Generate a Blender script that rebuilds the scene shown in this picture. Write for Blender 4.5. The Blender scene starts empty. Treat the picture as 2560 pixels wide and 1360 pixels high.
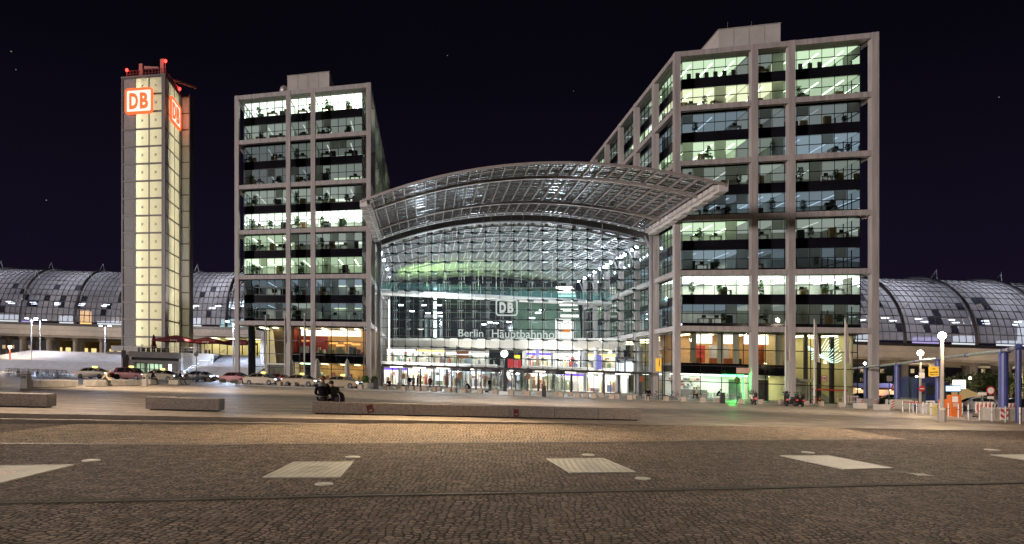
import bpy, bmesh, math, random
from mathutils import Vector, Matrix
random.seed(7)
sc = bpy.context.scene
COL = sc.collection
R = math.radians
# ------------------------------------------------------------------ helpers
S = 0.0335                       # the square falls gently to the east
FX = 1640.0                      # focal length in photograph pixels
def zp(x, y): return -0.0114*(y-22) - S*x          # paved square
COBX = [(-60, 1.5), (-15, .26), (-10.4, .135), (-2.85, -.01), (.28, -.095), (6.4, -.262), (22.8, -.85), (60, -2.2)]
def zc(x):                                          # cobbled apron
    for (x0, z0), (x1, z1) in zip(COBX, COBX[1:]):
        if x <= x1: return z0 + (z1-z0)*(x-x0)/(x1-x0)
    return COBX[-1][1]
def gp(u, v, h=0.0):                                # photo point on the square -> world
    k = (u-1280)/FX; hz = 935 + S*(u-1280)
    y = FX*1.449/((v-hz) - FX*.0114); x = k*y
    return Vector((x, y, zp(x, y)+h))
def gy(u, y, h=0.0):
    x = (u-1280)/FX*y
    return Vector((x, y, zp(x, y)+h))
def gc(u, v, h=0.0):                                # photo point on the cobbles -> world
    y = 12.0; k = (u-1280)/FX
    for _ in range(40): y = .5*y + .5*FX*(1.7-zc(k*y))/(v-935)
    return Vector((k*y, y, zc(k*y)+h))
E1 = (.9615, -.275); E2 = (-.1294, .9916); O0 = (-44.7, 106.25); G0 = -.72
def F(a, b, z):                                     # station frame
    x = O0[0]+E1[0]*a+E2[0]*b; y = O0[1]+E1[1]*a+E2[1]*b
    return Vector((x, y, G0+z-S*x))
ORG = {}
class MB:
    def __init__(s, f=None): s.v = []; s.f = []; s.m = f or (lambda a, b, c: Vector((a, b, c))); s.mi = []; s.cur = 0
    def _add(s, pts, faces):
        n = len(s.v); s.v += pts
        for q in faces: s.f.append([n+i for i in q]); s.mi.append(s.cur)
    def hexa(s, p):
        s._add([Vector(q) for q in p], [(0,3,2,1),(4,5,6,7),(0,1,5,4),(1,2,6,5),(2,3,7,6),(3,0,4,7)]); return s
    def box(s, a0, a1, b0, b1, z0, z1):
        m = s.m
        return s.hexa([m(a0,b0,z0),m(a1,b0,z0),m(a1,b1,z0),m(a0,b1,z0),m(a0,b0,z1),m(a1,b0,z1),m(a1,b1,z1),m(a0,b1,z1)])
    def bbox(s, a0, a1, b0, b1, z0, z1, t=.03):          # box with chamfered top edges
        m = s.m
        s._add([m(a0,b0,z0),m(a1,b0,z0),m(a1,b1,z0),m(a0,b1,z0),m(a0,b0,z1-t),m(a1,b0,z1-t),m(a1,b1,z1-t),m(a0,b1,z1-t),
                m(a0+t,b0+t,z1),m(a1-t,b0+t,z1),m(a1-t,b1-t,z1),m(a0+t,b1-t,z1)],
               [(0,3,2,1),(8,9,10,11),(0,1,5,4),(1,2,6,5),(2,3,7,6),(3,0,4,7),(4,5,9,8),(5,6,10,9),(6,7,11,10),(7,4,8,11)]); return s
    def quad(s, *p): s._add([s.m(*q) for q in p], [tuple(range(len(p)))]); return s
    def tube(s, p, q, r, n=6, r2=None, raw=False):
        p = Vector(p) if raw else s.m(*p); q = Vector(q) if raw else s.m(*q)
        d = q-p
        if d.length < 1e-6: return s
        d.normalize(); a = d.orthogonal().normalized(); b = d.cross(a); r2 = r if r2 is None else r2
        pts = []
        for c, rr in ((p, r), (q, r2)):
            for i in range(n):
                t = 2*math.pi*i/n + math.pi/n; pts.append(c + a*(rr*math.cos(t)) + b*(rr*math.sin(t)))
        s._add(pts, [(i, (i+1) % n, n+(i+1) % n, n+i) for i in range(n)] + [tuple(range(n-1, -1, -1)), tuple(range(n, 2*n))]); return s
    def path(s, pts, r, n=6):
        for p, q in zip(pts, pts[1:]): s.tube(p, q, r, n)
        return s
    def lathe(s, c, prof, n=12):
        pts = []
        for r, z in prof:
            for i in range(n):
                t = 2*math.pi*i/n; pts.append(s.m(c[0]+r*math.cos(t), c[1]+r*math.sin(t), c[2]+z))
        f = [(k*n+i, k*n+(i+1) % n, (k+1)*n+(i+1) % n, (k+1)*n+i) for k in range(len(prof)-1) for i in range(n)]
        f += [tuple(range(n-1, -1, -1)), tuple(range((len(prof)-1)*n, len(prof)*n))]
        s._add(pts, f); return s
    def ball(s, c, r, n=10, sz=1.0):
        m = max(4, n//2+1)
        return s.lathe(c, [(max(.001, r*math.sin(math.pi*i/m)), -r*sz*math.cos(math.pi*i/m)) for i in range(m+1)], n)
    def prism(s, poly, y0, y1):                         # outline in (x,z), extruded along y
        n = len(poly)
        s._add([s.m(x, y0, z) for x, z in poly]+[s.m(x, y1, z) for x, z in poly],
               [tuple(range(n)), tuple(range(2*n-1, n-1, -1))]+[(i, n+i, n+(i+1) % n, (i+1) % n) for i in range(n)]); return s
    def grid(s, fn, nu, nv):
        pts = [fn(i/nu, j/nv) for j in range(nv+1) for i in range(nu+1)]; w = nu+1
        s._add(pts, [(j*w+i, j*w+i+1, (j+1)*w+i+1, (j+1)*w+i) for j in range(nv) for i in range(nu)]); return s
    def build(s, name, mat, parent=None, label=None, smooth=False, tag=None, org=None, fix=True):
        me = bpy.data.meshes.new(name)
        o0 = ORG[parent.name] if parent is not None else Vector(org if org is not None else (0, 0, 0))
        me.from_pydata([tuple(p-o0) for p in s.v], [], s.f)
        for m_ in (mat if isinstance(mat, (list, tuple)) else [mat]): me.materials.append(m_)
        if isinstance(mat, (list, tuple)): me.polygons.foreach_set('material_index', s.mi)
        if fix:
            bm = bmesh.new(); bm.from_mesh(me); bmesh.ops.recalc_face_normals(bm, faces=bm.faces); bm.to_mesh(me); bm.free()
        if smooth: me.polygons.foreach_set('use_smooth', [True]*len(me.polygons))
        o = bpy.data.objects.new(name, me); COL.objects.link(o)
        if parent is not None: o.parent = parent; ORG[o.name] = o0
        else: o.location = o0; ORG[o.name] = o0
        if label: o['label'] = label
        if tag: o['label'], o['category'] = tag[0], tag[1]
        if tag and len(tag) > 2: o['group'] = tag[2]
        return o
def thing(name, label, cat, loc=(0, 0, 0), rz=0, group=None, local=False):
    o = bpy.data.objects.new(name, None); COL.objects.link(o); o.location = loc; o.rotation_euler.z = rz
    o['label'] = label; o['category'] = cat; o.empty_display_size = .3
    if group: o['group'] = group
    ORG[o.name] = Vector((0, 0, 0)) if (local or rz) else Vector(loc)
    return o
def kind(o, k): o['kind'] = k; return o
def ctree(o, par=None):
    c = o.copy(); COL.objects.link(c)
    if par is not None: c.parent = par
    for ch in o.children: ctree(ch, c)
    return c
def place(proto, used, loc, rz, label, group=None):     # first use moves the prototype, later ones copy it with its parts
    o = proto if not used[0] else ctree(proto)
    used[0] = True
    o.location = loc; o.rotation_euler.z = rz; o['label'] = label
    if group: o['group'] = group
    return o
# ------------------------------------------------------------------ materials
def nt(name):
    m = bpy.data.materials.new(name); m.use_nodes = True; t = m.node_tree; t.nodes.clear()
    o = t.nodes.new('ShaderNodeOutputMaterial'); return m, t, o
def N(t, ty, **k):
    n = t.nodes.new('ShaderNode'+ty)
    for a, b in k.items():
        if a in n.inputs.keys(): n.inputs[a].default_value = b
        else: setattr(n, a, b)
    return n
def L(t, a, b): t.links.new(a, b)
def c4(c): return (c[0], c[1], c[2], 1)
def mat(name, col, rough=.6, metal=0., var=.18, scale=1.5, bump=0., bscale=25., em=0., emcol=None, spec=.5, stretch=None):
    m, t, o = nt(name); p = N(t, 'BsdfPrincipled', Roughness=rough, Metallic=metal); L(t, p.outputs[0], o.inputs[0])
    p.inputs['Specular IOR Level'].default_value = spec
    g = N(t, 'NewGeometry'); src = g.outputs['Position']
    if stretch:
        mp = N(t, 'Mapping'); mp.inputs['Scale'].default_value = stretch; L(t, src, mp.inputs[0]); src = mp.outputs[0]
    if var:
        n = N(t, 'TexNoise', Scale=scale, Detail=5.0, Roughness=.6); L(t, src, n.inputs['Vector'])
        r = N(t, 'ValToRGB'); r.color_ramp.elements[0].position = .3; r.color_ramp.elements[1].position = .7
        r.color_ramp.elements[0].color = c4([c*(1-var) for c in col]); r.color_ramp.elements[1].color = c4([min(1, c*(1+var)) for c in col])
        L(t, n.outputs[0], r.inputs[0]); L(t, r.outputs[0], p.inputs['Base Color'])
    else: p.inputs['Base Color'].default_value = c4(col)
    if bump:
        n2 = N(t, 'TexNoise', Scale=bscale, Detail=4.0); L(t, src, n2.inputs['Vector'])
        b = N(t, 'Bump', Strength=bump, Distance=.02); L(t, n2.outputs[0], b.inputs['Height']); L(t, b.outputs[0], p.inputs['Normal'])
    if em:
        p.inputs['Emission Color'].default_value = c4(emcol or col); p.inputs['Emission Strength'].default_value = em
    return m
def emit(name, col, s):
    m, t, o = nt(name); e = N(t, 'Emission', Color=c4(col), Strength=s); L(t, e.outputs[0], o.inputs[0]); return m
def glass(name, tint=(.9, .95, .95), dust_veil=.0, veil_col=(.4, .42, .44), refl=1.0, rough=.02, wave=0.):
    m, t, o = nt(name)
    tr = N(t, 'BsdfTransparent', Color=c4(tint)); gl = N(t, 'BsdfGlossy', Color=(.95, .97, 1, 1), Roughness=rough)
    fr = N(t, 'Fresnel', IOR=1.5); mu = N(t, 'Math', operation='MULTIPLY'); mu.inputs[1].default_value = refl
    L(t, fr.outputs[0], mu.inputs[0])
    mx = N(t, 'MixShader'); L(t, mu.outputs[0], mx.inputs[0]); L(t, tr.outputs[0], mx.inputs[1]); L(t, gl.outputs[0], mx.inputs[2])
    if wave:
        g = N(t, 'NewGeometry'); n = N(t, 'TexNoise', Scale=.6); L(t, g.outputs['Position'], n.inputs['Vector'])
        b = N(t, 'Bump', Strength=wave, Distance=.05); L(t, n.outputs[0], b.inputs['Height']); L(t, b.outputs[0], gl.inputs['Normal'])
    out = mx
    if dust_veil:  # diffuse share put in so the glass catches light
        g = N(t, 'NewGeometry'); n = N(t, 'TexNoise', Scale=.5, Detail=4.0); L(t, g.outputs['Position'], n.inputs['Vector'])
        rp = N(t, 'MapRange'); rp.inputs['To Min'].default_value = dust_veil*.6; rp.inputs['To Max'].default_value = min(1, dust_veil*1.4); L(t, n.outputs[0], rp.inputs[0])
        d = N(t, 'BsdfDiffuse', Color=c4(veil_col)); tl = N(t, 'BsdfTranslucent', Color=c4(veil_col)); md = N(t, 'MixShader'); md.inputs[0].default_value = .3
        L(t, d.outputs[0], md.inputs[1]); L(t, tl.outputs[0], md.inputs[2])
        m2 = N(t, 'MixShader'); L(t, rp.outputs[0], m2.inputs[0]); L(t, mx.outputs[0], m2.inputs[1]); L(t, md.outputs[0], m2.inputs[2]); out = m2
    L(t, out.outputs[0], o.inputs[0]); return m
M = {}
M['frame'] = mat('frame_cladding', (.40, .36, .35), .55, 0, .24, 1.3, .2, 6, stretch=(1.6, 1.6, .12))
M['frame2'] = mat('interior_frame', (.40, .40, .43), .55, 0, .1, .7)
M['dark'] = mat('dark_metal', (.035, .035, .04), .45, .3, .25, 2)
M['mull'] = mat('mullion_black', (.018, .018, .022), .4, .4, .2, 2)
M['spand'] = mat('spandrel_glass', (.010, .010, .014), .10, 0, .35, .35, spec=.2)
M['steel'] = mat('pale_steel', (.50, .485, .48), .42, .3, .12, 1.5)
M['steel2'] = mat('grey_steel', (.22, .215, .215), .45, .4, .18, 1.5)
M['white'] = mat('white_paint', (.72, .72, .70), .6, 0, .08, 1.2)
M['inner'] = mat('office_wall', (.62, .63, .58), .8, 0, .22, .45)
M['ceil'] = mat('office_ceiling', (.66, .68, .64), .8, 0, .1, .8)
M['slab'] = mat('office_carpet', (.36, .36, .34), .9, 0, .2, 1)
M['conc'] = mat('concrete', (.36, .335, .31), .8, 0, .18, .5, .25, 14)
M['concl'] = mat('pale_concrete', (.52, .49, .46), .75, 0, .14, .35, .15, 8)
M['pane'] = glass('office_glass', (.82, .9, .86), 0, refl=.9)
M['pane2'] = glass('shop_glass', (.93, .97, .94), 0, refl=.7)
M['hallglass'] = glass('hall_glass', (.93, .98, .97), .035, (.55, .72, .74), refl=.55)  # teal share imitates a veil of hall light over the glass
M['canopyglass'] = glass('canopy_glass', (.55, .57, .57), .02, (.20, .18, .17), refl=.55, rough=.25, wave=.3)
M['vaultglass'] = glass('vault_glass', (.35, .37, .38), .62, (.27, .275, .29), refl=.12, rough=.35)
M['shedglass'] = glass('shed_glass', (.72, .76, .86), .36, (.58, .58, .63), refl=.4, rough=.25)
def _bl():
    m, t, o = nt('pale_blind'); d = N(t, 'BsdfDiffuse', Color=(.62, .62, .57, 1)); tr = N(t, 'BsdfTranslucent', Color=(.62, .62, .56, 1)); mx = N(t, 'MixShader'); mx.inputs[0].default_value = .6
    L(t, d.outputs[0], mx.inputs[1]); L(t, tr.outputs[0], mx.inputs[2]); L(t, mx.outputs[0], o.inputs[0]); return m
M['blind'] = _bl()
M['rim'] = mat('alloy_rim', (.08, .08, .085), .45, .5, .1, 6)
M['csteel'] = mat('canopy_steel', (.30, .262, .248), .45, .2, .15, 1.5)
M['fin'] = mat('canopy_fin', (.62, .58, .56), .45, .1, .1, 1.5)
LUM = {}
for k_, c_, s_ in (('W', (.93, 1, .88), 2.6), ('G', (.82, 1, .70), 1.0), ('Y', (1, .98, .66), 1.15), ('D', (.93, 1, .92), .24), ('B', (.68, .82, 1), .27), ('K', (.9, .95, 1), .15)):
    LUM[k_] = [emit('ceiling_glow', c_, s_*f_) for f_ in (.65, 1.0, 1.45)]  # glow sheets added to stand for ceilings lit by the office lamps
M['leaf'] = mat('plant_leaf', (.05, .12, .03), .6, 0, .5, 8)
M['leafd'] = mat('tree_leaf', (.05, .075, .025), .7, 0, .5, 2)
M['bark'] = mat('bark', (.09, .06, .04), .9, 0, .3, 6, .4, 20)
M['wood'] = mat('light_wood', (.42, .28, .14), .6, 0, .2, 3)
M['black'] = mat('black_plastic', (.02, .02, .022), .5, 0, .2, 4)
M['rubber'] = mat('rubber', (.022, .022, .022), .8, 0, .2, 6)
M['chrome'] = mat('chrome', (.6, .6, .62), .2, 1, .05, 4)
M['red'] = mat('red_paint', (.36, .025, .022), .4, 0, .15, 3)
M['blue'] = mat('blue_paint', (.055, .07, .23), .4, 0, .15, 1.5, .1, 20)
M['yellow'] = mat('yellow_paint', (.75, .48, .05), .5, 0, .12, 3)
M['orange'] = mat('orange_paint', (.55, .14, .025), .5, 0, .12, 3)
M['skin'] = mat('skin', (.42, .26, .19), .55, 0, .08, 12)
M['hair'] = mat('hair', (.05, .03, .02), .7, 0, .3, 30)
M['W'] = emit('lamp_white', (.93, 1, .86), 14.0)
M['G'] = emit('lamp_greenish', (.80, 1, .66), 5)
M['Y'] = emit('lamp_straw', (1, .98, .62), 5.5)
M['D'] = emit('lamp_dim', (.95, 1, .90), .8)
M['B'] = emit('lamp_blue', (.62, .78, 1), .9)
M['K'] = emit('lamp_low', (.9, .95, 1), .4)
M['O'] = emit('lamp_warm', (1, .72, .36), 7.0)
M['C'] = emit('lamp_cream', (1, .88, .50), 8.5)
M['E'] = emit('lamp_green', (.05, 1, .12), 16.0)
def text(s, size, ext=.02, bold=0., align='CENTER', res=3):
    cu = bpy.data.curves.new('lettering', 'FONT'); cu.body = s; cu.size = size; cu.extrude = ext; cu.offset = bold; cu.align_x = align; cu.resolution_u = res
    o = bpy.data.objects.new('lettering', cu); COL.objects.link(o)
    dg = bpy.context.evaluated_depsgraph_get(); dg.update()
    me = bpy.data.meshes.new_from_object(o.evaluated_get(dg)); bpy.data.objects.remove(o); bpy.data.curves.remove(cu)
    v = [tuple(p.co) for p in me.vertices]; f = [tuple(p.vertices) for p in me.polygons]; bpy.data.meshes.remove(me)
    return v, f
def addtext(mb, s, size, fn, ext=.02, bold=0., align='CENTER'):      # fn(x along, y up, z out) -> world
    v, f = text(s, size, ext, bold, align)
    mb._add([fn(*p) for p in v], f); return mb
# ------------------------------------------------------------------ camera, world, lamps
cd = bpy.data.cameras.new('camera'); cam = bpy.data.objects.new('camera', cd); COL.objects.link(cam)
cam.location = (0, 0, 1.7); cam.rotation_euler = (R(90), 0, 0); cd.sensor_width = 36; cd.lens = FX/2560*36; cd.shift_y = .0996
cd.clip_end = 8000; cd.clip_start = .1; sc.camera = cam
sc.view_settings.view_transform = 'Standard'; sc.view_settings.look = 'None'; sc.view_settings.exposure = 0; sc.view_settings.gamma = 1
sc.render.engine = 'CYCLES'
cy = sc.cycles; cy.use_denoising = True; cy.max_bounces = 6; cy.diffuse_bounces = 3; cy.glossy_bounces = 3; cy.transmission_bounces = 4
cy.transparent_max_bounces = 32; cy.caustics_reflective = False; cy.caustics_refractive = False; cy.sample_clamp_indirect = 4; cy.blur_glossy = .5
w = bpy.data.worlds.new('World'); sc.world = w; w.use_nodes = True; t = w.node_tree; t.nodes.clear()
out = N(t, 'OutputWorld'); bg = N(t, 'Background', Strength=1.0); tc = N(t, 'TexCoord')
sky = N(t, 'TexSky', sky_type='NISHITA', sun_disc=False); sky.sun_elevation = R(-7); sky.sun_rotation = R(200)
sep = N(t, 'SeparateXYZ'); L(t, tc.outputs['Generated'], sep.inputs[0])
rp = N(t, 'ValToRGB'); e = rp.color_ramp.elements
e[0].position = 0; e[0].color = (.0098, .0058, .0165, 1); e[1].position = .75; e[1].color = (.0010, .0010, .0020, 1)
k = e.new(.18); k.color = (.0060, .0042, .0115, 1); k = e.new(.4); k.color = (.0022, .0018, .0042, 1)
L(t, sep.outputs['Z'], rp.inputs[0])
nz = N(t, 'TexNoise', Scale=1.6, Detail=3.0); L(t, tc.outputs['Generated'], nz.inputs['Vector'])
mr = N(t, 'MapRange'); mr.inputs['To Min'].default_value = .6; mr.inputs['To Max'].default_value = 1.4; L(t, nz.outputs[0], mr.inputs[0])
mm = N(t, 'VectorMath', operation='SCALE'); L(t, rp.outputs[0], mm.inputs[0]); L(t, mr.outputs[0], mm.inputs['Scale'])
vo = N(t, 'TexVoronoi', Scale=46.0); L(t, tc.outputs['Generated'], vo.inputs['Vector'])
lt = N(t, 'Math', operation='LESS_THAN'); lt.inputs[1].default_value = .030; L(t, vo.outputs['Distance'], lt.inputs[0])
sp2 = N(t, 'SeparateColor'); L(t, vo.outputs['Color'], sp2.inputs[0])
gt = N(t, 'Math', operation='GREATER_THAN'); gt.inputs[1].default_value = .93; L(t, sp2.outputs[0], gt.inputs[0])
ml = N(t, 'Math', operation='MULTIPLY'); L(t, lt.outputs[0], ml.inputs[0]); L(t, gt.outputs[0], ml.inputs[1])
m3 = N(t, 'Math', operation='MULTIPLY'); m3.inputs[1].default_value = .22; L(t, ml.outputs[0], m3.inputs[0])
ad = N(t, 'VectorMath', operation='ADD'); L(t, mm.outputs[0], ad.inputs[0]); L(t, m3.outputs[0], ad.inputs[1])
sk = N(t, 'VectorMath', operation='SCALE'); sk.inputs['Scale'].default_value = .02; L(t, sky.outputs[0], sk.inputs[0])
a2 = N(t, 'VectorMath', operation='ADD'); L(t, ad.outputs[0], a2.inputs[0]); L(t, sk.outputs[0], a2.inputs[1])
L(t, a2.outputs[0], bg.inputs[0]); L(t, bg.outputs[0], out.inputs[0])
def lamp(name, ty, loc, energy, col, size=.3, aim=None, spot=None, blend=.6):
    d = bpy.data.lights.new(name, ty); d.energy = energy; d.color = col
    if ty == 'SUN': d.angle = size
    elif ty == 'AREA': d.size = size
    else: d.shadow_soft_size = size
    if ty == 'SPOT': d.spot_size = R(spot); d.spot_blend = blend
    o = bpy.data.objects.new(name, d); COL.objects.link(o); o.location = loc
    if aim is not None: o.rotation_euler = (Vector(aim)-Vector(loc)).to_track_quat('-Z', 'Y').to_euler()
    return o
# added sun stands in for city glow; added unseen spots light the square
lamp('city_fill_sun', 'SUN', (0, -50, 60), 1.9, (1, .87, .83), R(6), aim=Vector((0, -50, 60))+Vector((.88, .46, -.12)))
WARM = (1, .79, .58)
for x, y, z, en, aim in ((-2.5, 25.5, 9.5, 11000, (-2.5, 20.4, 0)), (-20, 24, 11, 6000, (-16, 32, 0)), (17, 22, 11, 10000, (14, 34, 0)),
                         (-3, -2, 11, 2200, (0, 8, 0)), (-18, 25, 10, 7000, (-12, 12, 0)), (16, 28, 10, 11000, (11, 13, 0)), (-1, 27, 11, 4200, (-1, 9, 0)),
                         (-28, 46, 12, 17000, (-26, 52, 0)), (1, 40, 12, 14000, (0, 52, 0)), (27, 42, 12, 12000, (26, 52, 0))):
    lamp('square_fill', 'SPOT', (x, y, z), en, (1, .74, .44) if y == 25.5 else WARM, .4, aim, 72 if y == 25.5 else 115, .9)
# ------------------------------------------------------------------ ground
def cobble_mat(name, c0, c1, joint):
    m, t, o = nt(name); p = N(t, 'BsdfPrincipled', Roughness=.8); p.inputs['Specular IOR Level'].default_value = .12; L(t, p.outputs[0], o.inputs[0])
    g = N(t, 'NewGeometry'); sp = N(t, 'SeparateXYZ'); L(t, g.outputs['Position'], sp.inputs[0])
    # laid in arcs: bend the rows with a sine of x
    sx = N(t, 'Math', operation='MULTIPLY'); sx.inputs[1].default_value = 2.3; L(t, sp.outputs['X'], sx.inputs[0])
    sn = N(t, 'Math', operation='SINE'); L(t, sx.outputs[0], sn.inputs[0])
    ab = N(t, 'Math', operation='ABSOLUTE'); L(t, sn.outputs[0], ab.inputs[0])
    ma = N(t, 'Math', operation='MULTIPLY_ADD'); ma.inputs[1].default_value = .2; L(t, ab.outputs[0], ma.inputs[0]); L(t, sp.outputs['Y'], ma.inputs[2])
    cb = N(t, 'CombineXYZ'); L(t, sp.outputs['X'], cb.inputs[0]); L(t, ma.outputs[0], cb.inputs[1])
    n0 = N(t, 'TexNoise', Scale=1.3); L(t, g.outputs['Position'], n0.inputs['Vector'])
    va = N(t, 'VectorMath', operation='SCALE'); va.inputs['Scale'].default_value = .26; L(t, n0.outputs['Color'], va.inputs[0])
    vb = N(t, 'VectorMath', operation='ADD'); L(t, cb.outputs[0], vb.inputs[0]); L(t, va.outputs[0], vb.inputs[1])
    mz = N(t, 'Vector' + 'Math', operation='MULTIPLY'); mz.inputs[1].default_value = (1, 1, 0); L(t, vb.outputs[0], mz.inputs[0])
    vd = N(t, 'TexVoronoi', feature='DISTANCE_TO_EDGE', voronoi_dimensions='2D', Scale=10.5, Randomness=.58); L(t, mz.outputs[0], vd.inputs['Vector'])
    vc = N(t, 'TexVoronoi', feature='F1', voronoi_dimensions='2D', Scale=10.5, Randomness=.58); L(t, mz.outputs[0], vc.inputs['Vector'])
    sc_ = N(t, 'SeparateColor'); L(t, vc.outputs['Color'], sc_.inputs[0])
    r1 = N(t, 'ValToRGB'); r1.color_ramp.elements[0].color = c4(c0); r1.color_ramp.elements[1].color = c4(c1); L(t, sc_.outputs[0], r1.inputs[0])
    nl = N(t, 'TexNoise', Scale=.35, Detail=4.0); L(t, g.outputs['Position'], nl.inputs['Vector'])
    ml = N(t, 'MapRange'); ml.inputs['To Min'].default_value = .7; ml.inputs['To Max'].default_value = 1.25; L(t, nl.outputs[0], ml.inputs[0])
    vs = N(t, 'VectorMath', operation='SCALE'); L(t, r1.outputs[0], vs.inputs[0]); L(t, ml.outputs[0], vs.inputs['Scale'])
    nj = N(t, 'TexNoise', Scale=3.5, Detail=2.0); L(t, g.outputs['Position'], nj.inputs['Vector']); mj = N(t, 'MapRange'); mj.inputs['From Min'].default_value = .3; mj.inputs['From Max'].default_value = .7; mj.inputs['To Min'].default_value = -.06; mj.inputs['To Max'].default_value = .07; L(t, nj.outputs[0], mj.inputs[0]); aj = N(t, 'Math', operation='ADD'); L(t, vd.outputs['Distance'], aj.inputs[0]); L(t, mj.outputs[0], aj.inputs[1])
    rj = N(t, 'ValToRGB'); rj.color_ramp.elements[0].position = .07; rj.color_ramp.elements[1].position = .16; L(t, aj.outputs[0], rj.inputs[0])
    mx = N(t, 'Mix', data_type='RGBA'); L(t, rj.outputs[0], mx.inputs['Factor']); mx.inputs['A'].default_value = c4(joint); L(t, vs.outputs[0], mx.inputs['B'])
    L(t, mx.outputs['Result'], p.inputs['Base Color'])
    rh = N(t, 'ValToRGB'); rh.color_ramp.elements[0].position = .0; rh.color_ramp.elements[1].position = .32; L(t, vd.outputs['Distance'], rh.inputs[0])
    nf = N(t, 'TexNoise', Scale=45.0, Detail=3.0); L(t, g.outputs['Position'], nf.inputs['Vector'])
    hh = N(t, 'Math', operation='MULTIPLY_ADD'); hh.inputs[1].default_value = .35; L(t, nf.outputs[0], hh.inputs[0])
    h2 = N(t, 'Math', operation='MULTIPLY_ADD'); h2.inputs[1].default_value = .5; L(t, sc_.outputs[1], h2.inputs[0]); L(t, rh.outputs[0], h2.inputs[2]); L(t, h2.outputs[0], hh.inputs[2])
    b = N(t, 'Bump', Strength=.85, Distance=.03); L(t, hh.outputs[0], b.inputs['Height']); L(t, b.outputs[0], p.inputs['Normal'])
    return m
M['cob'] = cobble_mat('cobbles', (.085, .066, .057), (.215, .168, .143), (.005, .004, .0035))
M['cobl'] = cobble_mat('pale_cobbles', (.27, .21, .155), (.42, .325, .245), (.02, .015, .012))
def paving_mat(name, col, w, h, rot, rough=.5, var=.28, joint=.2):
    m, t, o = nt(name); p = N(t, 'BsdfPrincipled', Roughness=rough); p.inputs['Specular IOR Level'].default_value = .4; L(t, p.outputs[0], o.inputs[0])
    g = N(t, 'NewGeometry'); mp = N(t, 'Mapping'); mp.inputs['Rotation'].default_value = (0, 0, rot); L(t, g.outputs['Position'], mp.inputs[0])
    br = N(t, 'TexBrick', offset=.5); br.inputs['Scale'].default_value = 1; br.inputs['Brick Width'].default_value = w; br.inputs['Row Height'].default_value = h
    br.inputs['Mortar Size'].default_value = .014; br.inputs['Mortar Smooth'].default_value = .1
    br.inputs['Color1'].default_value = c4([c*(1-var) for c in col]); br.inputs['Color2'].default_value = c4([c*(1+var) for c in col]); br.inputs['Mortar'].default_value = c4([c*joint for c in col])
    L(t, mp.outputs[0], br.inputs['Vector'])
    ms = N(t, 'Mapping'); ms.inputs['Rotation'].default_value = (0, 0, rot); ms.inputs['Scale'].default_value = (.22, 1.1, 1); L(t, g.outputs['Position'], ms.inputs[0])
    n = N(t, 'TexNoise', Scale=1.0, Detail=7.0, Roughness=.7); L(t, ms.outputs[0], n.inputs['Vector'])
    mr = N(t, 'MapRange'); mr.inputs['From Min'].default_value = .3; mr.inputs['From Max'].default_value = .7; mr.inputs['To Min'].default_value = .62; mr.inputs['To Max'].default_value = 1.2; L(t, n.outputs[0], mr.inputs[0])
    v = N(t, 'VectorMath', operation='SCALE'); L(t, br.outputs[0], v.inputs[0]); L(t, mr.outputs[0], v.inputs['Scale']); L(t, v.outputs[0], p.inputs['Base Color'])
    m2 = N(t, 'MapRange'); m2.inputs['To Min'].default_value = rough-.14; m2.inputs['To Max'].default_value = rough+.2; L(t, n.outputs[0], m2.inputs[0]); L(t, m2.outputs[0], p.inputs['Roughness'])
    n3 = N(t, 'TexNoise', Scale=3.0, Detail=5.0); L(t, g.outputs['Position'], n3.inputs['Vector'])
    ad = N(t, 'Math', operation='MULTIPLY_ADD'); ad.inputs[1].default_value = -.5; L(t, br.outputs['Fac'], ad.inputs[0]); L(t, n3.outputs[0], ad.inputs[2])
    b = N(t, 'Bump', Strength=.5, Distance=.02); L(t, ad.outputs[0], b.inputs['Height']); L(t, b.outputs[0], p.inputs['Normal'])
    return m
M['pave'] = paving_mat('plaza_paving', (.33, .275, .225), 1.2, .6, R(-14.4))
M['walk'] = paving_mat('pale_paving', (.42, .41, .38), .5, .5, R(16), .45, .1, .6)
M['road'] = mat('asphalt', (.05, .048, .047), .7, 0, .3, .8, .4, 40)
EL = lambda x: 23.35 + .2566*x                          # edge of the square
g = MB(); xs = [-1500, -400, -150, -80, -50, -30, -20, -12, -5, 2, 10, 22.8, 40, 60, 90, 150, 400, 1500]
def sq(a, b):
    x = xs[int(round(a*(len(xs)-1)))]; xe = max(-70, min(70, x)); y0 = EL(xe)
    y = [y0, 60, 110, 200, 600, 3000][int(round(b*5))]
    return Vector((x, y, zp(x, y) if y < 200 else zp(max(-200, min(200, x)), 200)))
g.grid(sq, len(xs)-1, 5)
kind(g.build('plaza', M['pave']), 'structure')
g = MB(); xc = [-1500, -200, -60, -40, -25, -15, -10.4, -6, -2.85, .28, 3, 6.4, 12, 22.8, 40, 60, 200, 1500]; yc = [-1500, -60, -20, 0, 5, 10, 14]
def cg(a, b):
    x = xc[int(round(a*(len(xc)-1)))]; j = int(round(b*8)); y = yc[j] if j < 7 else EL(max(-70, min(70, x)))+(.5 if j == 8 else -1.6)
    return Vector((x, y, zc(max(-60, min(60, x)))))
g.grid(cg, len(xc)-1, 8)
kind(g.build('cobbles', M['cob']), 'structure')
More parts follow.
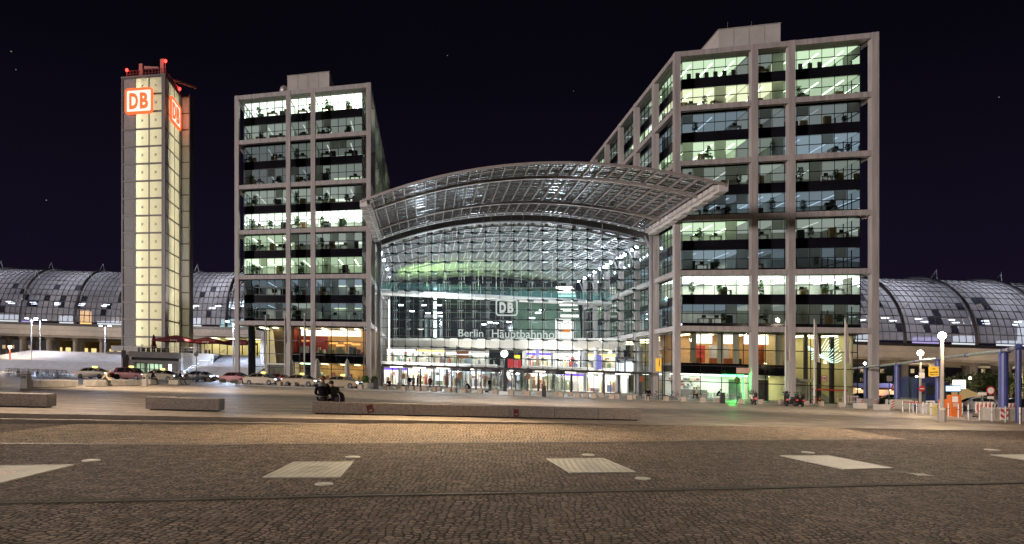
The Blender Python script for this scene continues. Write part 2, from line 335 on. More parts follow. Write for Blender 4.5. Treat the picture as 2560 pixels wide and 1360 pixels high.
# paler band of setts between the joint line and the steps
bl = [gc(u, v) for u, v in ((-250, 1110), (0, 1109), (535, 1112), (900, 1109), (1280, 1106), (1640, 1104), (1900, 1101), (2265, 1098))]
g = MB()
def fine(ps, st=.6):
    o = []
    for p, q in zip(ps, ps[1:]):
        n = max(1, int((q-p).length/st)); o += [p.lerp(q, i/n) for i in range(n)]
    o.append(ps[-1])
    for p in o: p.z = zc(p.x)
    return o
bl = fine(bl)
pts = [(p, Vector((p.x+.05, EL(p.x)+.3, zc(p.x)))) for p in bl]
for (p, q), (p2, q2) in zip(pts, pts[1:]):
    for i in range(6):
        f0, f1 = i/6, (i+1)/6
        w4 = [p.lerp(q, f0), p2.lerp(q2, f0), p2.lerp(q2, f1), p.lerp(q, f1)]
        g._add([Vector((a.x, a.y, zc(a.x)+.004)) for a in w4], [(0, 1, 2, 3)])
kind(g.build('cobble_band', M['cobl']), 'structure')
g = MB()
for p, q in zip(bl[1:], bl[2:]):
    d = (q-p).normalized(); n = Vector((-d.y, d.x, 0))*.06
    g._add([Vector((a.x, a.y, zc(a.x)+.008)) for a in (p-n, q-n, q+n, p+n)], [(0, 1, 2, 3)])
kind(g.build('joint_line', M['black']), 'structure')
# granite steps
M['step'] = mat('step_granite', (.30, .255, .215), .6, 0, .2, 2.5, .3, 60)
for i in (1, 2, 3):
    g = MB()
    for j in range(-14, 5):
        x0, x1 = j*1.9+.006, (j+1)*1.9-.006
        y = lambda x, d: EL(x)-d
        z = lambda x: zp(x, EL(x))-.145*(i-1)-(.004 if i == 1 else 0)
        d0, d1 = (-.30 if i == 1 else .36*(i-1)-.36+.0), .36*(i-1)
        if i == 1: d1 = .0
        P = lambda x, d, zz: Vector((x, y(x, d), zz))
        g.hexa([P(x0, d1, z(x0)-.6), P(x1, d1, z(x1)-.6), P(x1, d0, z(x1)-.6), P(x0, d0, z(x0)-.6), P(x0, d1, z(x0)+.006), P(x1, d1, z(x1)+.006), P(x1, d0, z(x1)+.006), P(x0, d0, z(x0)+.006)])
    kind(g.build('granite_step', M['step']), 'structure')
# drain channel with slotted grating
dl = [gc(u, v) for u, v in ((-200, 1262), (0, 1257), (300, 1252), (640, 1245), (1000, 1237), (1300, 1232), (1600, 1226), (1900, 1220), (2200, 1213), (2560, 1207), (2800, 1203))]
dl = fine(dl)
g = MB()
for p, q in zip(dl, dl[1:]):
    n = int((q-p).length/.075); d = (q-p).normalized(); nn = Vector((-d.y, d.x, 0))
    for i in range(n):
        c = p.lerp(q, (i+.5)/n)
        w4 = [c-d*.018-nn*.07, c+d*.018-nn*.07, c+d*.018+nn*.07, c-d*.018+nn*.07]
        g.hexa([Vector((a.x, a.y, zc(a.x)+.004)) for a in w4]+[Vector((a.x, a.y, zc(a.x)+.016)) for a in w4])
    for s_ in (-.085, .085):
        w4 = [p+nn*(s_-.016), q+nn*(s_-.016), q+nn*(s_+.016), p+nn*(s_+.016)]
        g.hexa([Vector((a.x, a.y, zc(a.x)-.02)) for a in w4]+[Vector((a.x, a.y, zc(a.x)+.017)) for a in w4])
kind(g.build('drain_channel', mat('drain_iron', (.10, .095, .085), .85, 0, .3, 2, spec=.08)), 'structure')
g = MB()
for p, q in zip(dl, dl[1:]):
    d = (q-p).normalized(); nn = Vector((-d.y, d.x, 0))*.085
    g._add([Vector((a.x, a.y, zc(a.x)+.005)) for a in (p-nn, q-nn, q+nn, p+nn)], [(0, 1, 2, 3)])
kind(g.build('drain_bed', M['black']), 'structure')
# ------------------------------------------------------------------ office blocks
TB = [46, 38.75, 31.5, 24.2, 16.95, 9.6]; GB = 1.8
ORD = ['top', 'second from top', 'third from top', 'fourth from top', 'fifth from top', 'sixth from top', 'seventh from top', 'eighth from top', 'ninth from top', 'tenth from top']
def leaves(mb, c, r, n, h, s=.16):
    for _ in range(n):
        a = random.random()*6.28; rr = r*math.sqrt(random.random()); zz = h*random.random(); k = 1-.5*abs(zz/h-.45)
        p = Vector(c)+Vector((rr*k*math.cos(a), rr*k*math.sin(a), zz)); d1 = Vector((random.uniform(-1, 1), random.uniform(-1, 1), random.uniform(-.6, .6))).normalized()*s
        d2 = d1.orthogonal().normalized()*s*.5
        mb._add([p-d1, p+d2, p+d1, p-d2], [(0, 1, 2, 3)])
def window(par, A, B, C, n, rows=2, pane='pane', blinds=0.2, t=.035):
    """A lower left corner, B along, C up (vectors): mullions with the panes as sub-part"""
    nrm = B.cross(C).normalized(); Bn = B.normalized(); Cn = C.normalized(); f = MB()
    def bar(p, q, hw, ax):
        o1 = ax*hw; o2 = nrm*.05
        f.hexa([p-o1-o2, q-o1-o2, q+o1-o2, p+o1-o2, p-o1+o2, q-o1+o2, q+o1+o2, p+o1+o2])
    for i in range(n+1): bar(A+B*(i/n), A+B*(i/n)+C, t, Bn)
    for j in range(rows+1): bar(A+C*(j/rows)-nrm*.004, A+C*(j/rows)+B-nrm*.004, t+.004, Cn)
    w = f.build('window', M['mull'], par)
    g = MB(); o = nrm*.003
    g._add([A+o, A+B+o, A+B+C+o, A+C+o], [(0, 1, 2, 3)])
    g.build('pane', M[pane], w, fix=False)
    if blinds:
        g = MB(); o = -nrm*.14
        for i in range(n):
            if random.random() < blinds:
                j0 = 0 if random.random() < .35 else .5
                g._add([A+B*((i+.04)/n)+C*j0+o, A+B*((i+.96)/n)+C*j0+o, A+B*((i+.96)/n)+C*.98+o, A+B*((i+.04)/n)+C*.98+o], [(0, 1, 2, 3)])
        if g.f: g.build('blind', M['blind'], w)
    return w
FURN = []
def block(cols, inner, table, side, label, D=46, nside=5):
    a0, a1, a2, a3 = cols; root = thing('office_block', label, 'office block', F((a0+a3)/2, 4, 0))
    B = lambda: MB(F)
    fm = M['frame']
    for a in cols: B().box(a-.39, a+.39, 0, .8, -2.5, 46).build('column', fm, root)
    for z in TB:
        for p, q in zip(cols, cols[1:]): B().box(p+.39, q-.39, .05, .74, z-.68, z-.01).build('beam', fm, root)
    for z in TB:
        for a in cols: B().box(a-.16, a+.16, .9, GB-.06, z-.62, z-.15).build('bracket', fm, root)
    sides = [(a0, inner == 'a0', 1), (a3, inner == 'a3', -1)]
    for a, isin, sg in sides:
        nk = 7 if isin else 5
        for k in range(1, nk): B().box(a-.39, a+.39, 8.6*k-.4, 8.6*k+.4, -2.5, 46).build('column', fm, root)
        for z in TB:
            for k in range(0, nk-1): B().box(a-.34, a+.34, 8.6*k+(.8 if k == 0 else .4), 8.6*(k+1)-.4, z-.68, z-.01).build('beam', fm, root)
    ga, gb_ = a0+1.25, a3-1.25
    if inner == 'a3': ga = a0+.85
    else: gb_ = a3-.6
    glin = ga if inner == 'a0' else gb_; sg = 1 if inner == 'a0' else -1
    bays = [(ga, a1), (a1, a2), (a2, gb_)]
    # spandrel bands + floors
    bands = [(TB[0]-.55, TB[0]-.12)]
    for z in TB[:-1]: bands += [(z-4.3, z-3.05), (z-7.8, z-6.85)]
    for k, (z0, z1) in enumerate(bands):
        g = B(); g.box(ga, gb_, GB, GB+.12, z0, z1)
        b1 = 8.6*nside
        g.box(glin, glin+.12*sg, GB+.12, b1, z0, z1)
        oa, os_ = (gb_, -1) if inner == 'a0' else (ga, 1); x_ = sorted((oa, oa+.12*os_)); g.box(x_[0], x_[1], GB+.12, 44, z0, z1)
        g.build('spandrel', M['spand'], root)
        B().box(ga+.14, gb_-.14, GB+.16, b1, z0+.02, z0+.2).build('ceiling', M['ceil'], root)
        B().box(ga+.14, gb_-.14, GB+.16, b1, z1-.2, z1-.02).build('floor', M['slab'], root)
    oa, os_ = (gb_, -1) if inner == 'a0' else (ga, 1); x_ = sorted((oa+.02*os_, oa+.1*os_)); B().box(x_[0], x_[1], GB+10.3, 44, 9.3, 45.3).build('side_wall', M['spand'], root)
    zt, zb = 45.4, 9.6-7.8+7.3
    # inner walls and partitions
    B().box(ga+.2, gb_-.2, GB+8.2, GB+8.4, 9.3, 45.3).build('inner_wall', M['inner'], root)
    B().box(glin+6.2*sg, glin+6.4*sg, GB+8.4, 8.6*nside, 9.3, 45.3).build('inner_wall', M['inner'], root)
    for a in (a1, a2): B().box(a-.08, a+.08, GB+3.5, GB+8.2, 9.3, 45.3).build('partition', M['inner'], root)
    g = B()
    for k in range(2, nside+1): g.box(glin+.9*sg, glin+6.2*sg, 8.6*k-.08, 8.6*k+.08, 9.3, 45.3)
    g.build('partition', M['inner'], root)
    B().box(a0+.5, a3-.5, .95, 44, 45.42, 45.9).build('roof', M['conc'], root)
    for j in range(5):
        for r_, (zo0, zo1) in enumerate(((-3.05, -.55), (-6.85, -4.3))):
            z0, z1 = TB[j]+zo0, TB[j]+zo1; row = j*2+r_
            for i, (p, q) in enumerate(bays):
                n = max(2, round((q-p)/1.5)); code = table[row][i]
                window(root, F(p, GB+.06, z0), F(q, GB+.06, z0)-F(p, GB+.06, z0), Vector((0, 0, z1-z0)), n, 2, blinds={'W': .04, 'G': .08, 'Y': .12}.get(code, .3))
                g = B(); nl = (3 if q-p > 6 else 1) if code in 'WGY' else random.choice((0, 1, 2) if q-p > 6 else (0, 1))
                for l in range(nl):
                    c = p+(q-p)*(l+.5)/nl; hb = .10
                    g.box(c-.09, c+.09, GB+.9, GB+7.2, z1-.34, z1-.27)
                if g.f: g.build('ceiling_light', M[code], root)
                B().box(p+.12, q-.12, GB+.3, GB+8.0, z1-.12, z1-.08).build('ceiling_glow', random.choice(LUM[code]), root)
            for k in range(nside):
                b0, b1 = (GB+.15 if k == 0 else 8.6*k), 8.6*(k+1)
                code = side[row % len(side)][k % len(side[0])]
                p0 = F(glin, b1 if sg > 0 else b0, z0); p1 = F(glin, b0 if sg > 0 else b1, z0)
                if row < 10: window(root, p0, p1-p0, Vector((0, 0, z1-z0)), 5, 2, blinds=.2)
                if k > 0: B().box(glin+.9*sg, glin+5.6*sg, (b0+b1)/2-.09, (b0+b1)/2+.09, z1-.34, z1-.27).build('ceiling_light', M[code], root)
                if k > 0: x_ = sorted((glin+.3*sg, glin+6.1*sg)); B().box(x_[0], x_[1], b0+.12, b1-.12, z1-.12, z1-.08).build('ceiling_glow', random.choice(LUM[code]), root)
            oa, os_ = (gb_, 1) if inner == 'a0' else (ga, -1)
            pp, qq = (F(oa, GB+.1, z0), F(oa, GB+10.2, z0)) if os_ > 0 else (F(oa, GB+10.2, z0), F(oa, GB+.1, z0))
            window(root, pp, qq-pp, Vector((0, 0, z1-z0)), 6, 2, blinds=.15)
            FURN.append((bays, z0, row, table[row], 'left' if inner == 'a3' else 'right'))
    return root, ga, gb_, bays, glin, sg
LT = ['WWW', 'DDD', 'KDD', 'KKD', 'DDD', 'WWW', 'GDD', 'GGG', 'BBB', 'BDB']
RT = ['GDG', 'YYG', 'BKK', 'GDB', 'DDD', 'BBB', 'GDD', 'BBB', 'WWW', 'BDD']
SL = ['GWGDG', 'WGDGD']; SR = ['GGDDD', 'WWGDD', 'DBDDD', 'DGDDD', 'DDBDD', 'BDBDD', 'BBDDD', 'BDBBD', 'GBDDD', 'BBBDD']
LB = block([.1, 9.7, 14.16, 23.8], 'a3', LT, SL, 'shorter grey framed office block with a white lit top floor beside the tower', nside=5)
RB = block([69.4, 79.05, 83.5, 93.0], 'a0', RT, SR, 'taller office block with a green lit cafe entrance at its foot', nside=6)
# rooftop plant rooms
for root, a, b, h, lab in ((LB[0], (9.2, 16.8), (1.6, 8), 3.1, ''), (RB[0], (75.5, 83.2), (2.2, 9), 3.4, '')):
    g = MB(F); g.box(a[0], a[1], b[0], b[1], 45.9, 45.9+h); p = g.build('plant_room', M['concl'], root)
    g = MB(F)
    for i in range(1, 4): g.box(a[0]+(a[1]-a[0])*i/4-.05, a[0]+(a[1]-a[0])*i/4+.05, b[0]-.012, b[0]+.01, 46.0, 45.85+h)
    g.box(a[0]-.06, a[1]+.06, b[0]-.06, b[1], 45.9+h, 46.02+h)
    g.build('panel_joint', M['conc'], p)
MB(F).ball((8.3, 2.6, 47.2), .8, 10).build('dish_aerial', M['steel'], LB[0], smooth=True)
g = MB(F); g.tube((77, 3, 49), (77, 3, 50.6), .02); g.tube((80, 3, 49), (80, 3, 50.4), .02); g.build('aerial', M['steel2'], RB[0])
# ------------------------------------------------------------------ station hall
def Au(u, b=0.):
    k = (u-1280)/FX; return (44.7+.1294*b+k*(106.25+.9916*b))/(.9615+.275*k)
def Zu(u, v, b=0.):
    a = Au(u, b); p = F(a, b, 0); return (935-v)*p.y/FX+1.7-G0+S*p.x
AC, AH = 46.6, 22.35
def vz(a): return 24.1+3.6*(1-((a-AC)/AH)**2)
BW = 9.0
hall = thing('station_hall', 'glass station hall with arched canopy roof between the two office blocks', 'station hall', F(AC, BW, 0))
H = lambda: MB(F)
def arcbar(mb, b, hw, z0, z1, a0=AC-AH, a1=AC+AH, n=28, da=0):
    st = [a0+(a1-a0)*i/n for i in range(n+1)]
    for p, q in zip(st, st[1:]):
        mb.hexa([F(p, b-hw, vz(p)+z0), F(q, b-hw, vz(q)+z0), F(q, b+hw, vz(q)+z0), F(p, b+hw, vz(p)+z0), F(p, b-hw, vz(p)+z1), F(q, b-hw, vz(q)+z1), F(q, b+hw, vz(q)+z1), F(p, b+hw, vz(p)+z1)])
def lattice(name, b0, b1, nb, na, m, w=.06, d=.3, wa=None):
    g = H()
    for i in range(nb+1): arcbar(g, b0+(b1-b0)*i/nb, wa or w, -d*.6, -.02)
    if wa: g.build('purlin_grid', M['steel2'], hall); g = H()
    for i in range(na+1):
        a = AC-AH+2*AH*i/na
        g.hexa([F(a-w, b0, vz(a-w)-d-.03), F(a+w, b0, vz(a+w)-d-.03), F(a+w, b1, vz(a+w)-d-.03), F(a-w, b1, vz(a-w)-d-.03), F(a-w, b0, vz(a-w)-.04), F(a+w, b0, vz(a+w)-.04), F(a+w, b1, vz(a+w)-.04), F(a-w, b1, vz(a-w)-.04)])
    return g.build(name, m, hall)
CB0 = -15.3
lattice('canopy_lattice', CB0, BW-.4, 16, 30, M['csteel'], .06, .32, .035)
g = H(); g.grid(lambda x, y: F(AC-AH+2*AH*x, CB0+(BW-CB0)*y, vz(AC-AH+2*AH*x)+.02), 60, 32); g.build('canopy_glass', M['canopyglass'], hall, smooth=True, fix=False)
lattice('vault_lattice', BW+.4, 78, 46, 30, M['white'], .07, .2)
g = H(); g.grid(lambda x, y: F(AC-AH+2*AH*x, BW+(78-BW)*y, vz(AC-AH+2*AH*x)+.02), 30, 46); g.build('vault_glass', M['vaultglass'], hall, smooth=True, fix=False)
g = H(); arcbar(g, CB0-.02, .06, -.26, .04); g.build('front_edge', M['csteel'], hall)
for b in (-10.5, 1.6, 13.7, 25.8, 38, 50, 62, 74):
    g = H(); arcbar(g, b, .13, -.55, -.30); arcbar(g, b, .24, -.63, -.55)
    g.build('arch_rib', M['steel'] if b > BW else M['csteel'], hall)
    if b > -12:
        g = H(); ps = [F(a, b, vz(a)-.7+dz) for a, dz in ((24.4, -.1), (32, -3.4), (40, -4.7), (46.6, -5.0), (53, -4.7), (61, -3.4), (68.8, -.1))]
        g.path(ps, .05, 5)
        for a in (29, 33.5, 38, 42.3, 46.6, 51, 55.3, 59.8, 64.3):
            f = abs(a-AC)/AH; zz = vz(a)-.7-5.0*(1-f**2.2)
            h_ = H(); h_.tube((a, b, vz(a)-.6), (a, b, zz), .06 if b > BW else .045, 5); h_.build('hanger', M['white'] if b > BW else M['steel2'], hall)
        g.build('tie_cable', M['white'] if b > BW else M['steel2'], hall)
g = H(); arcbar(g, BW+.1, .3, -1.45, -.6, 24.4, 68.8); e = g.build('edge_beam', mat('edge_beam_paint', (.10, .10, .105), .5, .1), hall)
g = H(); arcbar(g, BW+.45, .12, -2.25, -2.0, 24.6, 68.6)
for i in range(21):
    a = 25+i*2.17; g.box(a-.3, a+.3, BW+.1, BW+.7, vz(a)-2.25, vz(a)-1.7)
g.build('beam_flange', M['steel'], e)
# stepped eaves
for sd, aa in ((1, AC+AH), (-1, AC-AH)):
    g = H(); n = 15
    for i in range(n):
        b0 = CB0+i*(BW-1-CB0)/n; b1 = b0+(BW-1-CB0)/n-.04; zz = .14*(i % 2)
        x = sorted((aa-.8*sd, aa+(.2-.2*(i % 2))*sd)); g.box(x[0], x[1], b0, b1, 23.3-zz, 24.12)
        x = sorted((aa-1.25*sd, aa-.8*sd)); g.box(x[0], x[1], b0+.3, b1, 23.62, 24.1)
    g.build('eaves_beam', M['fin'], hall)
    g = H(); x = sorted((aa-.5*sd, aa+.5*sd)); g.box(x[0], x[1], BW+.2, 78, 23.2, 24.1); g.build('eaves_beam', M['frame2'], hall)
    g = H()
    for k in range(1, 9):
        a = aa+.3*sd; g.tube((a-.2*sd, 8.6*k, 20.4), (aa-1.0*sd, 8.6*k+.1, 23.3), .16, 6)
    g.build('eaves_strut', M['frame2'], hall)
# cable net wall
WA0, WA1 = 25.0, 68.7
g = H(); n = 40
for i in range(n):
    p, q = WA0+(WA1-WA0)*i/n, WA0+(WA1-WA0)*(i+1)/n
    g._add([F(p, BW, 3.3), F(q, BW, 3.3), F(q, BW, vz(q)-1.7), F(p, BW, vz(p)-1.7)], [(0, 1, 2, 3)])
g.build('glass_wall', M['hallglass'], hall, fix=False)
g = H(); g2 = H(); g3 = H(); nv = 19
for i in range(1, nv):
    a = WA0+(WA1-WA0)*i/nv; g.tube((a, BW-.05, .2), (a, BW-.05, vz(a)-1.7), .045, 4)
    for da in (.28, .62): g2.tube((a+da, BW+.75, 3.3), (a+da, BW+.75, vz(a)-2), .03, 4)
zz = []
z = 3.3
while z < 26: zz.append(z); z += 1.52
for z in zz:
    lim = AH*math.sqrt(max(0, 1-(z+1.75-24.1)/3.6)) if z+1.75 > 24.1 else 99
    x0, x1 = max(WA0, AC-lim), min(WA1, AC+lim)
    g.tube((x0, BW-.05, z), (x1, BW-.05, z), .04, 4)
    for i in range(1, nv):
        a = WA0+(WA1-WA0)*i/nv
        if x0 < a < x1: g.box(a-.22, a+.22, BW-.14, BW+.02, z-.12, z+.12); g3.box(a+.1, a+.95, BW+.3, BW+.8, z-.2, z+.04)
g.build('cable_net', M['mull'], hall); g2.build('wind_truss', M['steel'], hall)
M['teal'] = mat('glass_clip', (.38, .55, .55), .25, .2, .3, 6)
o = g3.build('strut_clips', M['teal'], hall); o.name = 'strut_grid'
for a in (24.95, 68.85): H().tube((a, BW-.3, -1), (a, BW-.3, 24.2), .36, 12).build('mast', M['frame2'], hall, smooth=True)
# entrance row
g = H(); g.box(25.6, 68.2, 6.6, 8.9, 3.02, 3.34); g.build('entrance_canopy', M['dark'], hall)
M['strip'] = emit('strip_light', (1, .86, .74), 4.0)
for i in range(10):
    a = 27+i*4; H().box(a, a+2.2, 6.55, 6.6, 2.86, 3.0).build('strip_light', M['strip'], hall)
GZ = [(Au(958, 7), Au(1050, 7)), (Au(1052, 7), Au(1116, 7)), (Au(1432, 7), Au(1512, 7)), (Au(1514, 7), Au(1598, 7))]
for p, q in GZ: window(hall, F(p, 8.7, .05), F(q, 8.7, .05)-F(p, 8.7, .05), Vector((0, 0, 2.95)), 4, 1, 'pane2', 0)
for u in (955, 1051, 1118, 1190, 1265, 1346, 1428, 1510, 1600):
    a = Au(u, 7); H().box(a-.12, a+.12, 6.9, 7.3, -.3, 3.02).build('entrance_post', M['dark'], hall)
for u in (1153, 1228, 1305, 1386):
    a = Au(u, 7.2); d = H().lathe((a, 7.4, 2.62), [(1.75, 0), (1.75, .42)], 20).build('revolving_door', M['dark'], hall)
    g = H()
    for i in range(10):
        t = 2*math.pi*i/10+.15; g.tube((a+1.7*math.cos(t), 7.4+1.7*math.sin(t), 0), (a+1.7*math.cos(t), 7.4+1.7*math.sin(t), 2.62), .035, 4)
    g.build('door_post', M['dark'], d)
    for t in (.5, .5+math.pi/2):
        g = H(); c, s_ = 1.6*math.cos(t), 1.6*math.sin(t); g.quad((a-c, 7.4-s_, .05), (a+c, 7.4+s_, .05), (a+c, 7.4+s_, 2.6), (a-c, 7.4-s_, 2.6)); g.build('door_wing', M['pane2'], d, fix=False)
    g = H(); n = 20
    for i in range(n):
        if i % 10 in (2, 3, 7): continue
        t, t2 = 2*math.pi*i/n, 2*math.pi*(i+1)/n
        g.quad((a+1.72*math.cos(t), 7.4+1.72*math.sin(t), .05), (a+1.72*math.cos(t2), 7.4+1.72*math.sin(t2), .05), (a+1.72*math.cos(t2), 7.4+1.72*math.sin(t2), 2.6), (a+1.72*math.cos(t), 7.4+1.72*math.sin(t), 2.6))
    g.build('drum_glass', M['pane2'], d, fix=False)
# floors
g = H(); g.box(23, 70.5, 8.9, 80, -.5, .02); kind(g.build('concourse_floor', mat('concourse_stone', (.45, .43, .41), .3, 0, .12, .5)), 'structure')
pf = [gp(u, v) for u, v in ((585, 962), (930, 976), (1200, 986.5), (1500, 996.5), (1700, 1003.5), (2000, 1013.5), (2230, 1021))]
g = MB()
for p, q in zip(pf, pf[1:]):
    d = Vector(E2+(0,)); P2 = p+d*24; Q2 = q+d*24
    for i in range(6):
        w4 = [p.lerp(P2, i/6), q.lerp(Q2, i/6), q.lerp(Q2, (i+1)/6), p.lerp(P2, (i+1)/6)]
        g._add([Vector((a.x, a.y, zp(a.x, a.y)+.06)) for a in w4], [(0, 1, 2, 3)])
    g._add([Vector((a.x, a.y, zp(a.x, a.y)+h)) for a, h in ((p, -.05), (q, -.05), (q, .06), (p, .06))], [(0, 1, 2, 3)])
kind(g.build('pavement', M['walk']), 'structure')
# viaduct, gallery, footbridge inside the hall
vi = thing('railway_viaduct', 'pale concrete railway viaduct crossing inside the glass hall', 'viaduct', F(46, 36, 0))
VB = lambda a: 40-12*(a-28)/34
g = H(); g.hexa([F(23, VB(23), 7.2), F(70, VB(70), 7.2), F(70, VB(70)+26, 7.2), F(23, VB(23)+26, 7.2), F(23, VB(23)-.6, 9.0), F(70, VB(70)-.6, 9.0), F(70, VB(70)+26, 9.0), F(23, VB(23)+26, 9.0)]); g.build('deck', M['concl'], vi)
g = H(); g.hexa([F(23, VB(23)-.8, 8.7), F(70, VB(70)-.8, 8.7), F(70, VB(70)-.55, 8.7), F(23, VB(23)-.55, 8.7), F(23, VB(23)-.8, 9.15), F(70, VB(70)-.8, 9.15), F(70, VB(70)-.55, 9.15), F(23, VB(23)-.55, 9.15)]); g.build('parapet', M['white'], vi)
for a in (31, 44, 60):
    p = H()
    for s_ in (-1, 1): p.hexa([F(a+s_*.4-.4, VB(a)+5, 0), F(a+s_*.4+.4, VB(a)+5, 0), F(a+s_*.4+.4, VB(a)+6.4, 0), F(a+s_*.4-.4, VB(a)+6.4, 0), F(a+s_*2.6-.5, VB(a)+5, 7.2), F(a+s_*2.6+.5, VB(a)+5, 7.2), F(a+s_*2.6+.5, VB(a)+6.4, 7.2), F(a+s_*2.6-.5, VB(a)+6.4, 7.2)])
    p.build('pier', M['conc'], vi)
H().box(23.5, 69.5, 66, 66.5, 0, 24).build('end_screen', M['spand'], hall)
g = H()
for i in range(24): g.box(24+i*1.95, 24.08+i*1.95, 65.9, 66, 9, 24)
for i in range(8): g.box(23.5, 69.5, 65.88, 65.96, 9+i*2, 9.09+i*2)
g.build('screen_grid', M['steel2'], hall)
ga_ = thing('gallery', 'shopping gallery with glass railing above the hall entrance', 'gallery', F(46, 22, 0))
for p, q in ((24.4, 46.5), (51.5, 69)):
    H().box(p, q, 20, 33, 3.2, 3.85).build('slab', M['concl'], ga_); H().box(p, q, 19.85, 20, 3.75, 3.95).build('edge_trim', M['white'], ga_)
    g = H(); g.quad((p, 20, 3.9), (q, 20, 3.9), (q, 20, 4.95), (p, 20, 4.95)); g.build('railing_glass', M['pane2'], ga_, fix=False)
    H().box(p, q, 19.95, 20.05, 4.95, 5.03).build('handrail', M['chrome'], ga_)
fb = thing('footbridge', 'white footbridge with teal glass railing spanning high across the hall', 'footbridge', F(46, 22, 0))
FBB = lambda a: 12+18.5*(a-24)/45
def skew(z0, z1, o0, o1, a0=23.6, a1=69.2): return H().hexa([F(a0, FBB(a0)+o0, z0), F(a1, FBB(a1)+o0, z0), F(a1, FBB(a1)+o1, z0), F(a0, FBB(a0)+o1, z0), F(a0, FBB(a0)+o0, z1), F(a1, FBB(a1)+o0, z1), F(a1, FBB(a1)+o1, z1), F(a0, FBB(a0)+o1, z1)])
skew(15.5, 16.0, 0, 3.6).build('deck', M['white'], fb); skew(16.0, 16.12, -.12, .02).build('edge_light', emit('edge_light', (.8, .9, 1), .6), fb)
g = H()
for o in (0, 3.5): g._add([F(23.6, FBB(23.6)+o, 16.1), F(69.2, FBB(69.2)+o, 16.1), F(69.2, FBB(69.2)+o, 17.5), F(23.6, FBB(23.6)+o, 17.5)], [(0, 1, 2, 3)])
g.build('railing_glass', glass('teal_glass', (.62, .88, .86), .13, (.34, .58, .58), refl=.8), fb, fix=False)
g = H()
for i in range(24):
    a = 24+i*1.95; g.tube((a, FBB(a), 16), (a, FBB(a), 17.55), .035, 4)
g.build('railing_post', M['steel'], fb)
# lifts and lit columns on the platforms
for u, b, z1, lab in ((1088, 46, 20.5, 'tall white light column beside the left glass lift above the viaduct'), (1316, 50, 16.5, 'shorter white light column beside the right glass lift above the viaduct'), (973, 20, 15.2, 'narrow white light strip on the hall wall below the footbridge')):
    a = Au(u, b); t_ = thing('light_column', lab, 'light column', F(a, b, 9))
    H().tube((a, b, 3.9 if b < 30 else 9), (a, b, z1), .32 if b > 30 else .13, 8).build('lamp_tube', emit('lamp_tube', (.95, 1, .95), 3.2), t_)
    H().tube((a, b, z1), (a, b, z1+.5), .42 if b > 30 else .2, 8).build('cap', M['steel2'], t_)
for u, b, lab in ((1084, 48, 'round glass lift shaft on the viaduct, nearest the tall light column'), (1318, 52, 'round glass lift shaft behind the wall lettering')):
    a = Au(u, b); t_ = thing('glass_lift', lab, 'lift', F(a, b, 9))
    g = H(); g.lathe((a, b, 9), [(2.0, 0), (2.0, 5.2)], 16); g.build('shaft_glass', M['hallglass'], t_, fix=False)
    g = H()
    for i in range(10): tt = i*.628; g.tube((a+2*math.cos(tt), b+2*math.sin(tt), 9), (a+2*math.cos(tt), b+2*math.sin(tt), 14.2), .06, 4)
    g.build('shaft_post', M['steel'], t_); H().lathe((a, b, 14.2), [(2.2, 0), (2.2, .5)], 16).build('shaft_cap', M['steel'], t_)
# inner train shed end: curved lattice
bs = thing('lattice_screen', 'curved green tinted lattice screen behind the right half of the wall lettering', 'lattice screen', F(60, 50, 9))
def ls(x, y): return F(53+14.5*x, 47+9*(1-math.cos(y*1.35)), 9+12.5*math.sin(y*1.35)/math.sin(1.35))
H().grid(ls, 12, 12).build('lattice_glass', mat('lattice_glass', (.10, .16, .11), .3, 0, .3, .5), bs, fix=False)
g = H()
for i in range(13): g.path([ls(i/12, j/12)-Vector((0, .12, 0)) for j in range(13)], .06, 4)
for j in range(13): g.path([ls(i/12, j/12)-Vector((0, .12, 0)) for i in range(13)], .06, 4)
g.build('lattice_bar', M['steel'], bs)
g = H()
for j in range(4, 12):
    p, q = ls(.72, j/12), ls(.98, j/12); o = Vector((0, -.2, 0)); h_ = Vector((0, 0, .5))
    g._add([p+o, q+o, q+o+h_, p+o+h_], [(0, 1, 2, 3)])
g.build('light_row', emit('light_row', (1, 1, .92), 2.2), bs, fix=False)
g = H(); g.path([ls(-.05, j/12)-Vector((0, .3, 0)) for j in range(13)], .45, 6); g.build('arch_rib', M['steel'], bs)
# bright advertising screen on the viaduct
a0, a1 = Au(1389, 40), Au(1434, 40)
t_ = thing('advert_screen', 'bright white screen with orange and blue marks at the end of the lettering', 'screen', F(a0, 39, 9))
H().box(a0, a1, 40, 40.3, Zu(1410, 862, 40), Zu(1410, 797, 40)).build('panel', emit('screen_white', (1, .98, .94), 1.3), t_)
zb, zt = Zu(1410, 862, 40), Zu(1410, 797, 40); dz = zt-zb; da = a1-a0
H().box(a0+da*.25, a0+da*.82, 39.95, 39.99, zb+dz*.48, zb+dz*.6).build('orange_mark', emit('orange_mark', (1, .35, .08), 1.0), t_)
g = H(); g.box(a0+da*.3, a0+da*.8, 39.95, 39.99, zb+dz*.18, zb+dz*.21); g.box(a0+da*.48, a0+da*.8, 39.95, 39.99, zb+dz*.08, zb+dz*.13); g.build('blue_mark', emit('blue_mark', (.1, .15, .7), 1.0), t_)
g = H()
for i in range(5): g.box(a0+da*(.15+.17*i), a0+da*(.24+.17*i), 39.95, 39.99, zb+dz*(.8+.05*(i % 2)), zb+dz*(.82+.05*(i % 2)))
g.build('dark_mark', M['black'], t_)
